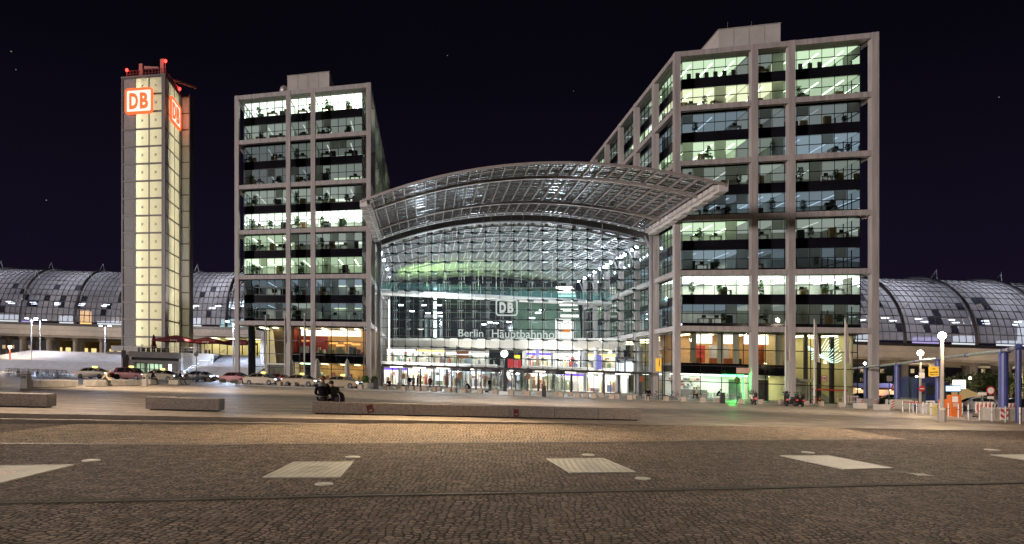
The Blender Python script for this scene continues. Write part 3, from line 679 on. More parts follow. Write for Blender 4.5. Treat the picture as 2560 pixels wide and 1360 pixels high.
# floodlights
FL = [(68.6, 14.5), (68.6, 16.5), (68.6, 20.5), (68.6, 22.5), (68.6, 24.5), (68.6, 28.5), (68.6, 31), (68.6, 33.5), (68.6, 36), (68.6, 40), (68.6, 44), (68.6, 48), (68.6, 53), (24.7, 15), (24.7, 22), (24.7, 33), (24.7, 44)]
M['flood'] = emit('flood_lens', (.78, .86, 1), 55)
for i, (a, b) in enumerate(FL):
    rt = a > 40; n = i+1 if rt else i-12
    w_ = ['first', 'second', 'third', 'fourth', 'fifth', 'sixth', 'seventh', 'eighth', 'ninth', 'tenth', 'eleventh', 'twelfth', 'thirteenth'][n-1]
    t_ = thing('floodlight', '%s floodlight from the glass wall along the %s eaves of the hall' % (w_, 'right' if rt else 'left'), 'floodlight', F(a, b, 23), group='floodlights along the hall eaves')
    sg = -1 if rt else 1
    H().box(a-.2, a+.2, b-.28, b+.28, 22.75, 23.18).build('housing', M['steel2'], t_)
    g = H(); g.ball((a+.12*sg, b-.1, 22.66), .24, 8); g.build('lens', M['flood'], t_)
# hall light
for b in (17, 25, 34, 44): lamp('flood_beam', 'SPOT', F(67.8, b, 22.4), 2600, (.72, .82, 1), .3, F(58, b-1, 26.5), 130, .9)
for a, b, z in ((36, 15, 14), (57, 15, 14), (36, 32, 17), (57, 34, 17), (46, 52, 14), (60, 55, 14)): lamp('hall_fill', 'POINT', F(a, b, z), 2800, (.80, .89, 1), .8)  # unseen fill points added to brighten the vault
for a, b, z, en, col, aim in ((26.5, 46, 17, 20000, (.60, 1, .34), (36, 56, 27)), (27, 56, 18, 15000, (.62, 1, .33), (46, 60, 27.5)), (46, 1, 4, 1500, (1, .9, .84), (46, -4, 27)), (36, -2, 4, 900, (1, .86, .74), (34, -6, 27)), (58, -2, 4, 1400, (1, .9, .82), (60, -6, 27))):
    lamp('unseen_uplight', 'SPOT', F(a, b, z), en, col, .5, F(*aim), 95 if col[1] == 1 else 120, .9)  # unseen spots added to wash the vault green and lift the canopy ribs
for a, b, z, en in ((32, 14, 8, 900), (46, 15, 8, 1500), (42, 10.5, 2.9, 260), (49, 10.5, 2.9, 260), (55, 10.5, 2.9, 260), (34, 10.5, 2.9, 200), (62, 10.5, 2.9, 260), (60, 14, 8, 1000), (40, 26, 6.6, 500), (54, 26, 6.6, 500)):
    lamp('concourse_lamp', 'POINT', F(a, b, z), en, (1, .93, .86), .8)
M['plat'] = emit('platform_lamp2', (.9, .96, 1), 16)
for u, v, b in ((1002, 763, 47), (1030, 778, 50), (1060, 763, 49), (1098, 763, 49), (1099, 782, 52), (1070, 783, 52), (1185, 800, 58), (1225, 806, 60), (1240, 808, 60), (1210, 811, 62), (1302, 767, 50), (1335, 768, 50), (1326, 773, 52), (1290, 793, 56), (1272, 805, 60), (1330, 795, 46), (1345, 782, 44), (1355, 775, 42)):
    a = Au(u, b); z = Zu(u, v, b); t_ = H().box(a-.55, a+.55, b-.2, b+.2, z-.08, z+.08); t_ = t_.build('platform_lamp', M['plat'], hall)
# shops
GOODS = [mat('goods_'+n, c, .6, 0, .3, 6) for n, c in (('red', (.36, .09, .07)), ('white', (.7, .7, .68)), ('blue', (.16, .18, .32)), ('straw', (.62, .52, .32)), ('green', (.2, .3, .2)), ('brown', (.2, .13, .09)))]
def shop(a0, a1, b, z0, z1, band, lampcol, ls_, lab, deep=4.5):
    t_ = thing('shop', lab, 'shop', F((a0+a1)/2, b, z0))
    H().box(a0, a1, b+deep, b+deep+.2, z0, z1).build('back_wall', M['white'], t_)
    g = H(); g.box(a0-.1, a0, b, b+deep, z0, z1); g.box(a1, a1+.1, b, b+deep, z0, z1); g.build('side_wall', M['white'], t_)
    H().box(a0, a1, b-.1, b+.1, z1-.8, z1-.42).build('sign_band', band, t_); H().box(a0, a1, b-.05, b+.1, z1-.42, z1).build('fascia', M['concl'], t_)
    H().box(a0+.2, a1-.2, b+.4, b+deep-.3, z1-.2, z1-.1).build('ceiling_light', emit('shop_light', lampcol, ls_*1.5), t_)
    g = H(); n = int((a1-a0)*2.2)
    for i in range(n):
        a = a0+.3+(a1-a0-.8)*random.random(); bb = b+.8+(deep-1.6)*random.random(); g.cur = random.randrange(6)
        h_ = random.uniform(.6, 1.9); g.box(a, a+random.uniform(.25, .7), bb, bb+.4, z0, z0+h_)
    for i in range(n):
        a = a0+.2+(a1-a0-.6)*random.random(); zz = z0+random.uniform(.9, (z1-z0)*.7); g.cur = random.randrange(6); g.box(a, a+.5, b+deep-.4, b+deep-.1, zz, zz+.4)
    g.build('display_shelf', GOODS, t_)
    g = H(); n = max(2, int((a1-a0)/1.6))
    for i in range(n+1): a = a0+(a1-a0)*i/n; g.box(a-.03, a+.03, b-.03, b+.03, z0, z1-.75)
    g.build('front_frame', M['dark'], t_)
    return t_
PU = emit('sign_purple', (.22, .12, .75), 1.6); WH = emit('sign_white', (1, .95, .98), 2.2); OR = emit('sign_amber', (1, .62, .2), 2.6); RD = emit('sign_red', (.85, .08, .10), 1.2); BL = emit('sign_ice', (.7, .82, 1), 1.6)
WL = (1, .95, .90)
shop(25.2, 29.6, 17, 0, 3.2, PU, WL, 6, 'ground floor shop with a purple sign band at the left end of the hall')
shop(29.9, 34.6, 17, 0, 3.2, WH, WL, 7, 'ground floor bakery shop with white band and pale counter, second from left')
shop(34.9, 40.6, 18, 0, 3.2, BL, (.85, .92, 1), 4, 'pale bluish ground floor shop window behind the standing figures')
shop(40.9, 45.6, 22, 0, 3.1, BL, WL, 3.5, 'ground floor shop with pale blue band behind the first revolving doors')
shop(52.2, 56.6, 22, 0, 3.1, WH, (1, .85, .6), 4, 'ground floor shop with white band behind the last revolving doors')
shop(57.0, 61.6, 20, 0, 3.2, PU, (1, .9, .78), 5, 'warm lit ground floor shop with purple letters right of the doors')
shop(62.0, 68.6, 19, 0, 3.2, WH, WL, 6, 'white lit ground floor shop under the departures board')
shop(45.8, 52.0, 30, 0, 3.2, WH, WL, 6, 'added white lit backdrop at the far end between the escalators')  # stand-in added to brighten the gap behind the doors
shop(25.0, 31.0, 29, 3.9, 6.9, WH, WL, 5, 'upper gallery shop with white band at the left end')
shop(31.4, 37.0, 29, 3.9, 6.9, OR, (1, .9, .75), 4, 'upper gallery shop with amber band, second from left')
shop(37.4, 46.0, 31, 3.9, 6.6, WH, (1, .95, .85), 2.5, 'long pale gallery shop front above the revolving doors')
shop(53.0, 57.6, 28, 3.9, 6.8, PU, WL, 5, 'gallery shop with purple band right of the escalators')
shop(58.0, 62.6, 27, 3.9, 6.8, WH, (1, .9, .95), 6, 'gallery shop with white band and many bright bulbs')
shop(63.0, 68.6, 26, 3.9, 6.8, OR, (1, .85, .6), 4, 'amber lit gallery shop by the right columns')
for a, lab in ((47.4, 'grey escalator climbing to the gallery, left one of the pair'), (50.2, 'grey escalator climbing to the gallery, right one of the pair')):
    t_ = thing('escalator', lab, 'escalator', F(a, 20, 0))
    H().hexa([F(a-.8, 17, -.2), F(a+.8, 17, -.2), F(a+.8, 27, 3.4), F(a-.8, 27, 3.4), F(a-.8, 17, .25), F(a+.8, 17, .25), F(a+.8, 27, 3.9), F(a-.8, 27, 3.9)]).build('truss', M['steel2'], t_)
    for s_ in (-.75, .75): H().hexa([F(a+s_-.06, 17, .25), F(a+s_+.06, 17, .25), F(a+s_+.06, 27, 3.9), F(a+s_-.06, 27, 3.9), F(a+s_-.06, 17, 1.25), F(a+s_+.06, 17, 1.25), F(a+s_+.06, 27, 4.9), F(a+s_-.06, 27, 4.9)]).build('balustrade', M['chrome'], t_)
t_ = thing('red_panel', 'red sign panel between the two escalators behind the globe lamp', 'sign', F(48.8, 16, 2))
H().box(47.9, 50.2, 15.8, 16, 3.5, 4.9).build('board', emit('panel_red', (.7, .05, .06), .8), t_)
# columns, hanging signs and low clutter on the concourse
for i, (u, b) in enumerate(((1462, 24), (1490, 18), (1545, 14), (1600, 12), (1000, 15), (1075, 21))):
    a = Au(u, b); t_ = thing('hall_column', 'grey round column on the concourse, %s' % ('beside the right gallery end', 'between the warm lit shops', 'left of the departures board', 'right of the departures board', 'before the white banded bakery', 'left of the first revolving doors')[i], 'column', F(a, b, 0)); kind(t_, 'thing'); H().tube((a, b, 0), (a, b, 7.2 if i < 4 else 3.2), .42 if i < 4 else .3, 12).build('shaft', M['frame2'], t_); H().tube((a, b, 0), (a, b, .25), .5, 12).build('base', M['steel2'], t_)
for u, v, b, w_, h_, c_, lab in ((1000, 884, 19, 1.1, .8, (.8, .95, 1), 'white hanging screen left end of the gallery'), (1042, 884, 19, 1.0, .9, (1, 1, .98), 'bright hanging screen above the bakery'), (1293, 893, 18, 1.0, .7, (1, .78, .05), 'yellow hanging panel right of the globe lamp'), (1443, 880, 19, .9, .7, (1, .97, .95), 'white hanging box sign at the right gallery'), (1525, 880, 14, .7, .5, (.95, .97, 1), 'small white hanging sign near the right columns'), (1344, 882, 20, .6, 1.3, (.3, .28, .8), 'violet hanging banner above the last doors'), (1498, 905, 15, .8, 2.3, (.16, .15, .45), 'tall violet banner on the right columns'), (1098, 945, 12, 1.3, .9, (.8, .9, 1), 'pale lit screen beside the first revolving doors'), (1487, 955, 13, 1.5, 1.9, (1, 1, .98), 'bright white standing panel among the right shops')):
    a = Au(u, b); z = Zu(u, v, b); t_ = thing('hanging_sign' if v < 940 else 'standing_screen', lab, 'sign', F(a, b, z)); H().box(a-w_/2, a+w_/2, b, b+.15, z-h_/2, z+h_/2).build('lit_face', emit('sign_face_lit', c_, 1.5), t_); H().tube((a, b+.1, z+h_/2), (a, b+.1, z+h_/2+1.5), .03, 4).build('rod', M['steel2'], t_) if v < 940 else H().box(a-.05, a+.05, b+.02, b+.1, 0, z-h_/2).build('post', M['steel2'], t_)
# departures board
a0, a1 = Au(1541, 12), Au(1584, 12); z0, z1 = Zu(1560, 929, 12), Zu(1560, 894, 12)
t_ = thing('departures_board', 'departures board with two white panels behind the right part of the glass wall', 'display board', F(a0, 12, z0))
H().box(a0-.1, a1+.15, 12.02, 12.4, z0-.1, z1+.1).build('case', mat('board_grey', (.10, .11, .16), .5), t_)
m_ = (a0+a1)/2; dz = (z1-z0)
for p, q in ((a0, m_-.12), (m_+.12, a1)):
    c = H().box(p, q, 11.98, 12.01, z0, z1-dz*.24).build('list_panel', emit('board_white', (.93, .95, 1), 1.5), t_)
    g = H()
    for i in range(1, 7): g.box(p, q, 11.96, 11.975, z0+dz*.76*i/7-.02, z0+dz*.76*i/7+.02)
    g.build('ruled_line', M['steel2'], c)
ab = lambda A, B_, Z: (lambda x, y, z: F(A+x, B_-z, Z+y))
g = H(); addtext(g, 'Abfahrt', .34, ab(a0+.75, 12, z1-dz*.17)); addtext(g, 'Abfahrt', .34, ab(m_+.95, 12, z1-dz*.17)); g.build('lettering', M['white'], t_)
# lettering on the wall
M['etch'] = mat('etched_letters', (.62, .72, .72), .5, 0, .05, 1, em=.30, emcol=(.62, .74, .74))  # faint glow put into the letters for the hall light behind them
def wallword(s, u0, u1, v0, v1, lab):
    z0, z1 = Zu((u0+u1)/2, v1, BW-.2), Zu((u0+u1)/2, v0, BW-.2); A0, A1 = Au(u0, BW-.2), Au(u1, BW-.2)
    v, f = text(s, 1, .03, .004, 'LEFT'); x0 = min(p[0] for p in v); x1 = max(p[0] for p in v); capz = .73
    g = H(); g._add([F(A0+(p[0]-x0)/(x1-x0)*(A1-A0), BW-.22-p[2], z0+p[1]*(z1-z0)/capz) for p in v], f)
    return g.build('wall_lettering', M['etch'], tag=(lab, 'lettering', 'station name on the glass wall'))
wallword('Berlin', 1146, 1208, 822.5, 841.5, 'pale wall lettering reading Berlin on the glass hall front')
wallword('Hauptbahnhof', 1230, 1396, 823, 845, 'pale wall lettering reading Hauptbahnhof on the glass hall front')
def rrect(w, h, r, n=5):
    o = []
    for cx, cy_, a0 in ((w/2-r, h/2-r, 0), (-w/2+r, h/2-r, 90), (-w/2+r, -h/2+r, 180), (w/2-r, -h/2+r, 270)):
        for i in range(n+1): t = R(a0+90*i/n); o.append((cx+r*math.cos(t), cy_+r*math.sin(t)))
    return o
def ring(mb, w, h, r, th, fn, d0=0, d1=.08):
    A, B_ = rrect(w, h, r), rrect(w-2*th, h-2*th, max(.01, r-th)); n = len(A)
    for i in range(n):
        j = (i+1) % n
        mb.hexa([fn(A[i][0], A[i][1], d0), fn(A[j][0], A[j][1], d0), fn(B_[j][0], B_[j][1], d0), fn(B_[i][0], B_[i][1], d0), fn(A[i][0], A[i][1], d1), fn(A[j][0], A[j][1], d1), fn(B_[j][0], B_[j][1], d1), fn(B_[i][0], B_[i][1], d1)])
def DB(mb, size, fn, bold=.035, d0=0, d1=.06):
    for ch, cx in (('D', -.5), ('B', .5)):
        v, f = text(ch, 1, .5, bold, 'LEFT'); x0 = min(p[0] for p in v); x1 = max(p[0] for p in v); y0 = min(p[1] for p in v); y1 = max(p[1] for p in v)
        w = .82 if ch == 'D' else .76
        mb._add([fn(size*(cx*.98-w/2+(p[0]-x0)/(x1-x0)*w), size*1.28*((p[1]-y0)/(y1-y0)-.5), d0+(p[2]+.5)*(d1-d0)) for p in v], f)
A0, A1 = Au(1239, BW-.2), Au(1294, BW-.2); z0, z1 = Zu(1266, 790, BW-.2), Zu(1266, 748, BW-.2)
g = H(); fn = lambda x, y, d: F((A0+A1)/2+x, BW-.25-d, (z0+z1)/2+y)
ring(g, A1-A0, z1-z0, .5, .22, fn); DB(g, (A1-A0)*.36, fn, .05)
g.build('wall_emblem', M['etch'], tag=('pale rounded square emblem with letters DB on the glass hall front', 'emblem'))
# ------------------------------------------------------------------ ground floors of the office blocks
cream = mat('cream_wall', (.62, .55, .34), .7, 0, .12, .5); warmw = mat('warm_wall', (.62, .40, .20), .7, 0, .2, .6); brown = mat('brown_panel', (.20, .13, .08), .6, 0, .25, .7)
wine = mat('wine_wall', (.26, .03, .03), .7, 0, .25, .8); curt = mat('curtain', (.62, .60, .48), .85, 0, .2, 2.5, stretch=(3, 3, .1)); poster = mat('dark_poster', (.04, .035, .035), .3, 0, .6, 1.2)
def cb(root, name, m, *d): return H().box(*d).build(name, m, root)
def ground(root, g0, g1, bg_, glin, sg, D):
    n = round((g1-g0)/2.9)
    for k in range(n):
        p, q = g0+(g1-g0)*k/n, g0+(g1-g0)*(k+1)/n
        window(root, F(p, bg_, .05), F(q, bg_, .05)-F(p, bg_, .05), Vector((0, 0, 8.75)), 1, 4, 'pane2', 0, .05)
    for k in range(5):
        b0, b1 = bg_+8.4*k, bg_+8.4*(k+1)
        p, q = (F(glin, b1, .05), F(glin, b0, .05)) if sg > 0 else (F(glin, b0, .05), F(glin, b1, .05))
        window(root, p, q-p, Vector((0, 0, 8.75)), 3, 4, 'pane2', 0, .05)
    cb(root, 'ground_ceiling', M['ceil'], g0, g1, bg_+.1, D, 8.85, 9.1)
    cb(root, 'ground_floor', M['walk'], g0, g1, bg_, D, -.3, .03)
# right block
r_ = RB[0]; ground(r_, 70.5, 92.4, 2.4, 70.5, 1, 44)
cb(r_, 'back_wall', warmw, 70.6, 84.2, 10, 10.3, 4.7, 8.85); cb(r_, 'back_wall', M['white'], 70.6, 84.2, 9, 9.3, 0, 3.3); cb(r_, 'back_wall', cream, 84.2, 92.3, 9.5, 9.8, 0, 8.85)
cb(r_, 'mezzanine', M['spand'], 70.7, 84.2, 2.55, 2.8, 3.35, 4.75); cb(r_, 'mezzanine', M['slab'], 70.8, 84.2, 2.8, 10, 4.4, 4.72); cb(r_, 'mezzanine', M['ceil'], 70.8, 84.2, 2.8, 10, 3.3, 3.5)
cb(r_, 'side_wall', cream, 84.1, 84.3, 3, 10, 0, 8.85); cb(r_, 'side_wall', cream, 92.2, 92.35, 3.2, 10, 0, 8.85)
cb(r_, 'inner_wall', cream, 76.6, 76.8, 10.5, 44, 0, 8.85)
for a in (72.1, 75.6, 77.6, 82.9): cb(r_, 'curtain', curt, a, a+.75, 2.75, 2.9, 4.8, 8.8)
for p, q in ((72.9, 75.5), (76.4, 78.8), (79.6, 82.7)): cb(r_, 'ceiling_light', emit('valance_glow', (1, .93, .86), 1.9), p, q, 4.2, 4.3, 7.5, 8.7)  # white bulkhead given a glow of its own, not a lamp
cb(r_, 'wall_picture', mat('red_picture', (.5, .05, .03), .5, 0, .6, .9), 73.8, 75.3, 6, 6.1, 4.9, 7.3); cb(r_, 'wall_picture', mat('orange_picture', (.62, .14, .02), .5, 0, .6, .7), 80.9, 82.6, 5, 5.1, 4.8, 7.6)
cb(r_, 'wall_picture', M['white'], 76.3, 78.9, 7, 7.1, 5.4, 7.4)
for a in (73, 75.2, 77, 78.1): cb(r_, 'counter', M['orange'] if a != 78.1 else M['black'], a, a+.95, 3.6, 4.4, 4.72, 5.5)
cb(r_, 'red_post', M['red'], 78.0, 78.2, 3.3, 3.5, 4.7, 8.8)
for a in (72.5, 75.5, 79.5, 82.5): cb(r_, 'ceiling_light', M['O'], a, a+.5, 5, 9, 8.7, 8.8)
for a in (71.5, 73.5, 75.2): cb(r_, 'ceiling_light', emit('cafe_light', (.98, 1, .9), 7), a, a+.5, 3.4, 8.5, 3.15, 3.25)
for a in (80, 82): cb(r_, 'ceiling_light', M['C'], a, a+.4, 3.4, 8.5, 3.15, 3.25)
cb(r_, 'cafe_counter', M['steel2'], 71.5, 75.6, 6, 6.8, 0, 1.1)
g = H()
for i in range(40): g.cur = random.randrange(6); a = 71.3+random.random()*4.2; zz = random.choice((1.2, 1.6, 2.0, 2.4)); g.box(a, a+.2, 8.7, 8.95, zz, zz+.28)
g.build('bottle_shelf', GOODS, r_)
cb(r_, 'green_light', M['E'], 75.9, 78.7, 2.18, 2.28, 3.0, 3.3); cb(r_, 'green_light', emit('green_edge_glow', (.04, 1, .12), 5), 78.5, 78.6, 2.0, 2.1, .1, 3.4)  # upright tube is added to imitate the glowing glass edge
lamp('green_spill', 'SPOT', F(77.3, 1.7, 3.1), 1100, (.06, 1, .14), .3, F(77.3, -8, -1), 120, .8); lamp('green_wash', 'POINT', F(78.3, 1.6, 2.2), 40, (.06, 1, .14), .2)
cb(r_, 'entrance_door', mat('green_panel', (.30, .55, .42), .4), 76.9, 78.4, 2.5, 2.55, .05, 2.7)
cb(r_, 'ceiling_light', emit('mint_light', (.6, 1, .7), 6), 76.2, 78.5, 3.5, 8, 3.1, 3.2)
cb(r_, 'white_door', M['white'], 79.3, 80.3, 2.5, 2.58, .05, 2.6); cb(r_, 'dark_poster', poster, 80.4, 81.9, 2.5, 2.58, .05, 2.75)
cb(r_, 'upper_panel', M['white'], 79.3, 81.9, 2.5, 2.55, 2.8, 3.35)
for a, da in ((85.6, .9), (87.1, .9), (88.7, 0), (90.2, 0)):
    H().hexa([F(a, 4, 0), F(a+.35, 4, 0), F(a+.35, 4.4, 0), F(a, 4.4, 0), F(a+da*0, 4, 8.85), F(a+.35, 4, 8.85), F(a+.35, 4.4, 8.85), F(a, 4.4, 8.85)]).build('lobby_column', M['dark'], r_)
for a in (85, 87.4, 90.2): cb(r_, 'ceiling_light', M['C'], a, a+.6, 3.6, 9, 8.7, 8.8)
cb(r_, 'vestibule', curt, 84.5, 86.8, 2.9, 3.0, .05, 2.7); cb(r_, 'vestibule_head', M['white'], 84.4, 86.9, 2.2, 3.0, 2.7, 3.0); cb(r_, 'ceiling_light', WH, 84.6, 86.7, 3.1, 3.4, 2.5, 2.6)
cb(r_, 'red_rail', M['red'], 87.0, 91.2, 2.25, 2.3, 1.65, 1.85)
H().hexa([F(87, 6, .1), F(91.5, 6, .1), F(91.5, 7, .1), F(87, 7, .1), F(87, 6, 3.4), F(91.5, 6, .5), F(91.5, 7, .5), F(87, 7, 3.4)]).build('lobby_ramp', M['white'], r_)
for a0_, a1_, b_ in ((71, 76.5, 14), (71, 76.5, 22), (71, 76.5, 30), (71, 76.5, 38)): cb(r_, 'ceiling_light', M['C'], a0_, a1_, b_, b_+.5, 8.7, 8.8); cb(r_, 'ceiling_light', emit('arcade_light', (.9, 1, .85), 5), a0_, a1_, b_, b_+.5, 3.1, 3.2)
cb(r_, 'mezzanine', M['conc'], 70.8, 76.6, 10.4, 44, 3.3, 4.6)
# left block
l_ = LB[0]; ground(l_, 2.8, 22.7, 2.4, 22.7, -1, 44)
cb(l_, 'back_wall', cream, 2.9, 9.7, 9, 9.3, 0, 8.85); cb(l_, 'side_wall', wine, 9.6, 9.8, 4.5, 9.3, 3.4, 8.85); cb(l_, 'back_wall', wine, 9.8, 15.6, 7, 7.2, 4.6, 7.6); cb(l_, 'back_wall', warmw, 9.8, 22.6, 10, 10.3, 0, 8.85)
H().hexa([F(6.3, 6, 0), F(9.6, 6, 0), F(9.6, 6.4, 0), F(6.3, 6.4, 0), F(5.6, 5, 8.85), F(9.6, 5, 8.85), F(9.6, 5.4, 8.85), F(5.6, 5.4, 8.85)]).build('slanted_panel', brown, l_)
cb(l_, 'pier', M['dark'], 1.6, 2.75, 2.2, 3.2, -1, 8.9)
for a in (3.4, 6): cb(l_, 'ceiling_light', M['C'], a, a+.6, 3.4, 8, 8.7, 8.8)
cb(l_, 'vestibule', curt, 5.1, 8.6, 2.9, 3.0, .05, 2.6); cb(l_, 'vestibule_head', M['white'], 4.9, 8.8, 2.2, 3.0, 2.62, 2.9); cb(l_, 'ceiling_light', emit('vest_light', (.95, 1, .85), 3.5), 5.2, 8.5, 3.15, 3.5, 2.4, 2.5)
cb(l_, 'mezzanine', M['spand'], 9.9, 22.6, 2.55, 2.7, 3.2, 4.7); cb(l_, 'mezzanine', M['slab'], 9.9, 22.6, 2.7, 10, 4.3, 4.6); cb(l_, 'mezzanine', M['ceil'], 9.9, 22.6, 2.7, 10, 3.1, 3.3)
cb(l_, 'ceiling_light', emit('cove', (1, .90, .74), 2.2), 11, 22, 5, 5.15, 7.6, 8.5)
for a in (11, 15, 18.5, 21): cb(l_, 'ceiling_light', M['O'], a, a+.4, 3.5, 9.5, 8.68, 8.78); cb(l_, 'ceiling_light', M['O'], a, a+.4, 3.4, 9.5, 2.95, 3.05)
for a, z in ((11.2, 6.6), (16.4, 6.3), (17.6, 6.0), (19.0, 6.4), (20.4, 6.2)): cb(l_, 'pendant_lamp', emit('pendant_red', (1, .32, .08), 2.4), a, a+1.5, 4.3, 4.4, z, z+.22)
g = H()
for i in range(46): g.cur = random.randrange(6); a = 10.5+random.random()*11.8; b_ = 3.4+random.random()*5; h_ = random.uniform(.5, 1.4); g.box(a, a+random.uniform(.3, .8), b_, b_+.5, 4.6, 4.6+h_)
for i in range(40): g.cur = random.choice((0, 1, 3, 3, 5)); a = 14.5+random.random()*7.8; b_ = 4+random.random()*5; h_ = random.uniform(.6, 1.7); g.box(a, a+random.uniform(.3, .8), b_, b_+.5, 0, h_)
g.build('restaurant_furniture', GOODS, l_)
cb(l_, 'entrance_door', mat('mint_door', (.34, .5, .42), .4), 12.2, 13.6, 2.5, 2.56, .05, 2.9); cb(l_, 'ceiling_light', emit('mint_light2', (.6, 1, .75), 5), 11.2, 13.6, 3, 6, 2.9, 3.0)
cb(l_, 'orange_panel', M['orange'], 14.0, 14.5, 2.9, 3.0, .1, 2.9)
g = H()
for i in range(9): a = 17.1+i*.33; g.tube((a, 4.9, 7.85+.12*(i % 2)), (a+.25, 4.9, 8.2-.1*(i % 3)), .04, 5)
g.build('neon_script', emit('neon_red', (1, .22, .06), 3), l_)
for b_ in (12, 20, 28, 36): cb(l_, 'ceiling_light', M['C'], 17, 22, b_, b_+.5, 8.7, 8.8)
cb(l_, 'inner_wall', M['conc'], 16.5, 16.7, 10.4, 44, 0, 8.85)
# small square emblem on the right lobby glass
t_ = thing('lobby_emblem', 'small red square emblem with letters DB on the cream lobby glass', 'emblem', F(88.9, 2.2, 3))
a0, a1 = Au(2053, 2.2), Au(2068, 2.2); z0, z1 = Zu(2060, 953, 2.2), Zu(2060, 939, 2.2); fn = lambda x, y, d: F((a0+a1)/2+x, 2.24-d, (z0+z1)/2+y)
g = H(); ring(g, a1-a0, z1-z0, .1, .07, fn, .0, .03); DB(g, (a1-a0)*.36, fn, .03, 0, .03); g.build('letters', M['red'], t_)
g = H(); g._add([fn(x, y, -.01) for x, y in rrect(a1-a0-.02, z1-z0-.02, .09)], [tuple(range(24))]); g.build('plate', M['white'], t_, fix=False)
# hanging light sculpture in the lobby
t_ = thing('light_sculpture', 'wavy pale green light sculpture hanging inside the cream lobby', 'light sculpture', F(89, 4, 6))
g = H()
for i in range(11):
    ps = [(87.6+3.6*j/8+.1*math.sin(i), 3.5+.1*i, 5.6+.13*i+(.35+.06*i)*math.sin(j*.8+i*.25)+.22*j*(i/11)) for j in range(9)]
    g.path(ps, .035, 4)
g.build('light_tube', emit('glow_tube', (.72, 1, .86), 2.2), t_)
# ------------------------------------------------------------------ light tower
TC, TE1, TE2 = (-77.5, 130.2), (.976, -.219), (-.2, .98)
def PT_(x, y, z): return Vector((x, y, G0+z-S*x))
def T(a, b, z):
    x = TC[0]+TE1[0]*a+TE2[0]*b; y = TC[1]+TE1[1]*a+TE2[1]*b; return Vector((x, y, G0+z-S*x))
tw = thing('light_tower', 'tall square tower with yellow glowing panels and red roof lamps', 'tower', T(5, 4, 4.2)); B_ = lambda: MB(T)
TZ0, TZ1, NR = 3.9, 58.4, 16; dz = (TZ1-TZ0)/NR
def panel_mat(name, col, tl):
    m, t, o = nt(name); g = N(t, 'TexCoord'); br = N(t, 'TexBrick', offset=0.0); br.inputs['Scale'].default_value = 1; br.inputs['Brick Width'].default_value = .17; br.inputs['Row Height'].default_value = .17; br.inputs['Mortar Size'].default_value = .02
    sp = N(t, 'SeparateXYZ'); ge = N(t, 'NewGeometry'); L(t, ge.outputs['Position'], sp.inputs[0]); ad = N(t, 'Math', operation='ADD'); L(t, sp.outputs['X'], ad.inputs[0]); L(t, sp.outputs['Y'], ad.inputs[1])
    cbn = N(t, 'CombineXYZ'); L(t, ad.outputs[0], cbn.inputs[0]); L(t, sp.outputs['Z'], cbn.inputs[1]); L(t, cbn.outputs[0], br.inputs['Vector'])
    br.inputs['Color1'].default_value = c4(col); br.inputs['Color2'].default_value = c4([c*.9 for c in col]); br.inputs['Mortar'].default_value = c4([c*.5 for c in col])
    d = N(t, 'BsdfDiffuse'); tr = N(t, 'BsdfTranslucent'); L(t, br.outputs[0], d.inputs[0]); L(t, br.outputs[0], tr.inputs[0]); mx = N(t, 'MixShader'); mx.inputs[0].default_value = tl
    L(t, d.outputs[0], mx.inputs[1]); L(t, tr.outputs[0], mx.inputs[2]); L(t, mx.outputs[0], o.inputs[0]); return m
PL = panel_mat('lit_panel', (.80, .77, .64), .75); PG = panel_mat('grey_panel', (.55, .54, .54), .05)
cols_ = [(.35, 3.15, 0), (3.35, 6.3, 1), (6.5, 9.3, 1)]
for k in range(NR):
    z0, z1 = TZ0+dz*k+.13, TZ0+dz*(k+1)-.13
    for p, q, lit in cols_:
        pn = B_().box(p, q, .05, .1, z0, z1).build('light_panel' if lit else 'cladding_panel', PL if lit else PG, tw)
        if lit:
            g = B_(); c = (p+q)/2; zc_ = (z0+z1)/2
            for s_ in (-1, 1): g.tube((c-.22, .02, zc_-.22*s_), (c+.22, .02, zc_+.22*s_), .05, 4)
            g.build('cross_fitting', M['dark'], pn)
    B_().box(9.98, 10.03, 2.4, 9.5, z0, z1).build('light_panel', PL, tw)
for p, q in ((.4, 2.2),): B_().box(9.98, 10.03, p, q, TZ0, TZ1).build('cladding_panel', PG, tw)
B_().box(10.1, 12.3, 9.7, 9.75, TZ0, TZ1-.4).build('cladding_panel', PG, tw)
dk = mat('tower_frame', (.085, .075, .07), .5, .3, .2, 1)
for k in range(NR+1):
    z = TZ0+dz*k; B_().box(.1, 9.3, -.06, .14, z-.17, z+.17).build('frame_bar', dk, tw); B_().box(9.95, 10.12, .2, 9.6, z-.12, z+.12).build('frame_bar', dk, tw); B_().box(10.05, 12.5, 9.6, 9.8, z-.52, z-.28).build('frame_bar', dk, tw)
for p, q, b0, b1 in ((0, .3, -.1, .3), (3.12, 3.38, -.1, .14), (6.27, 6.53, -.1, .14), (9.28, 10.1, -.12, .3), (9.95, 10.13, 2.22, 2.38), (9.95, 10.11, 5.9, 6.02), (9.9, 10.5, 9.35, 9.6), (12.3, 12.55, 9.5, 12)):  # the post at the wing corner is widened to shade the wing
    B_().box(p, q, b0, b1, 0, TZ1+.1).build('frame_post', dk, tw)
B_().box(0.1, 10, 3.2, 3.4, TZ0, TZ1).build('inner_wall', M['white'], tw); B_().box(7.2, 7.4, 3.4, 9.6, TZ0, TZ1).build('inner_wall', M['white'], tw)
B_().box(0, 12.3, 9.76, 12, 0, TZ1-.4).build('rear_shaft', dk, tw); B_().box(0, .1, .3, 9.7, 0, TZ1).build('side_wall', PG, tw)
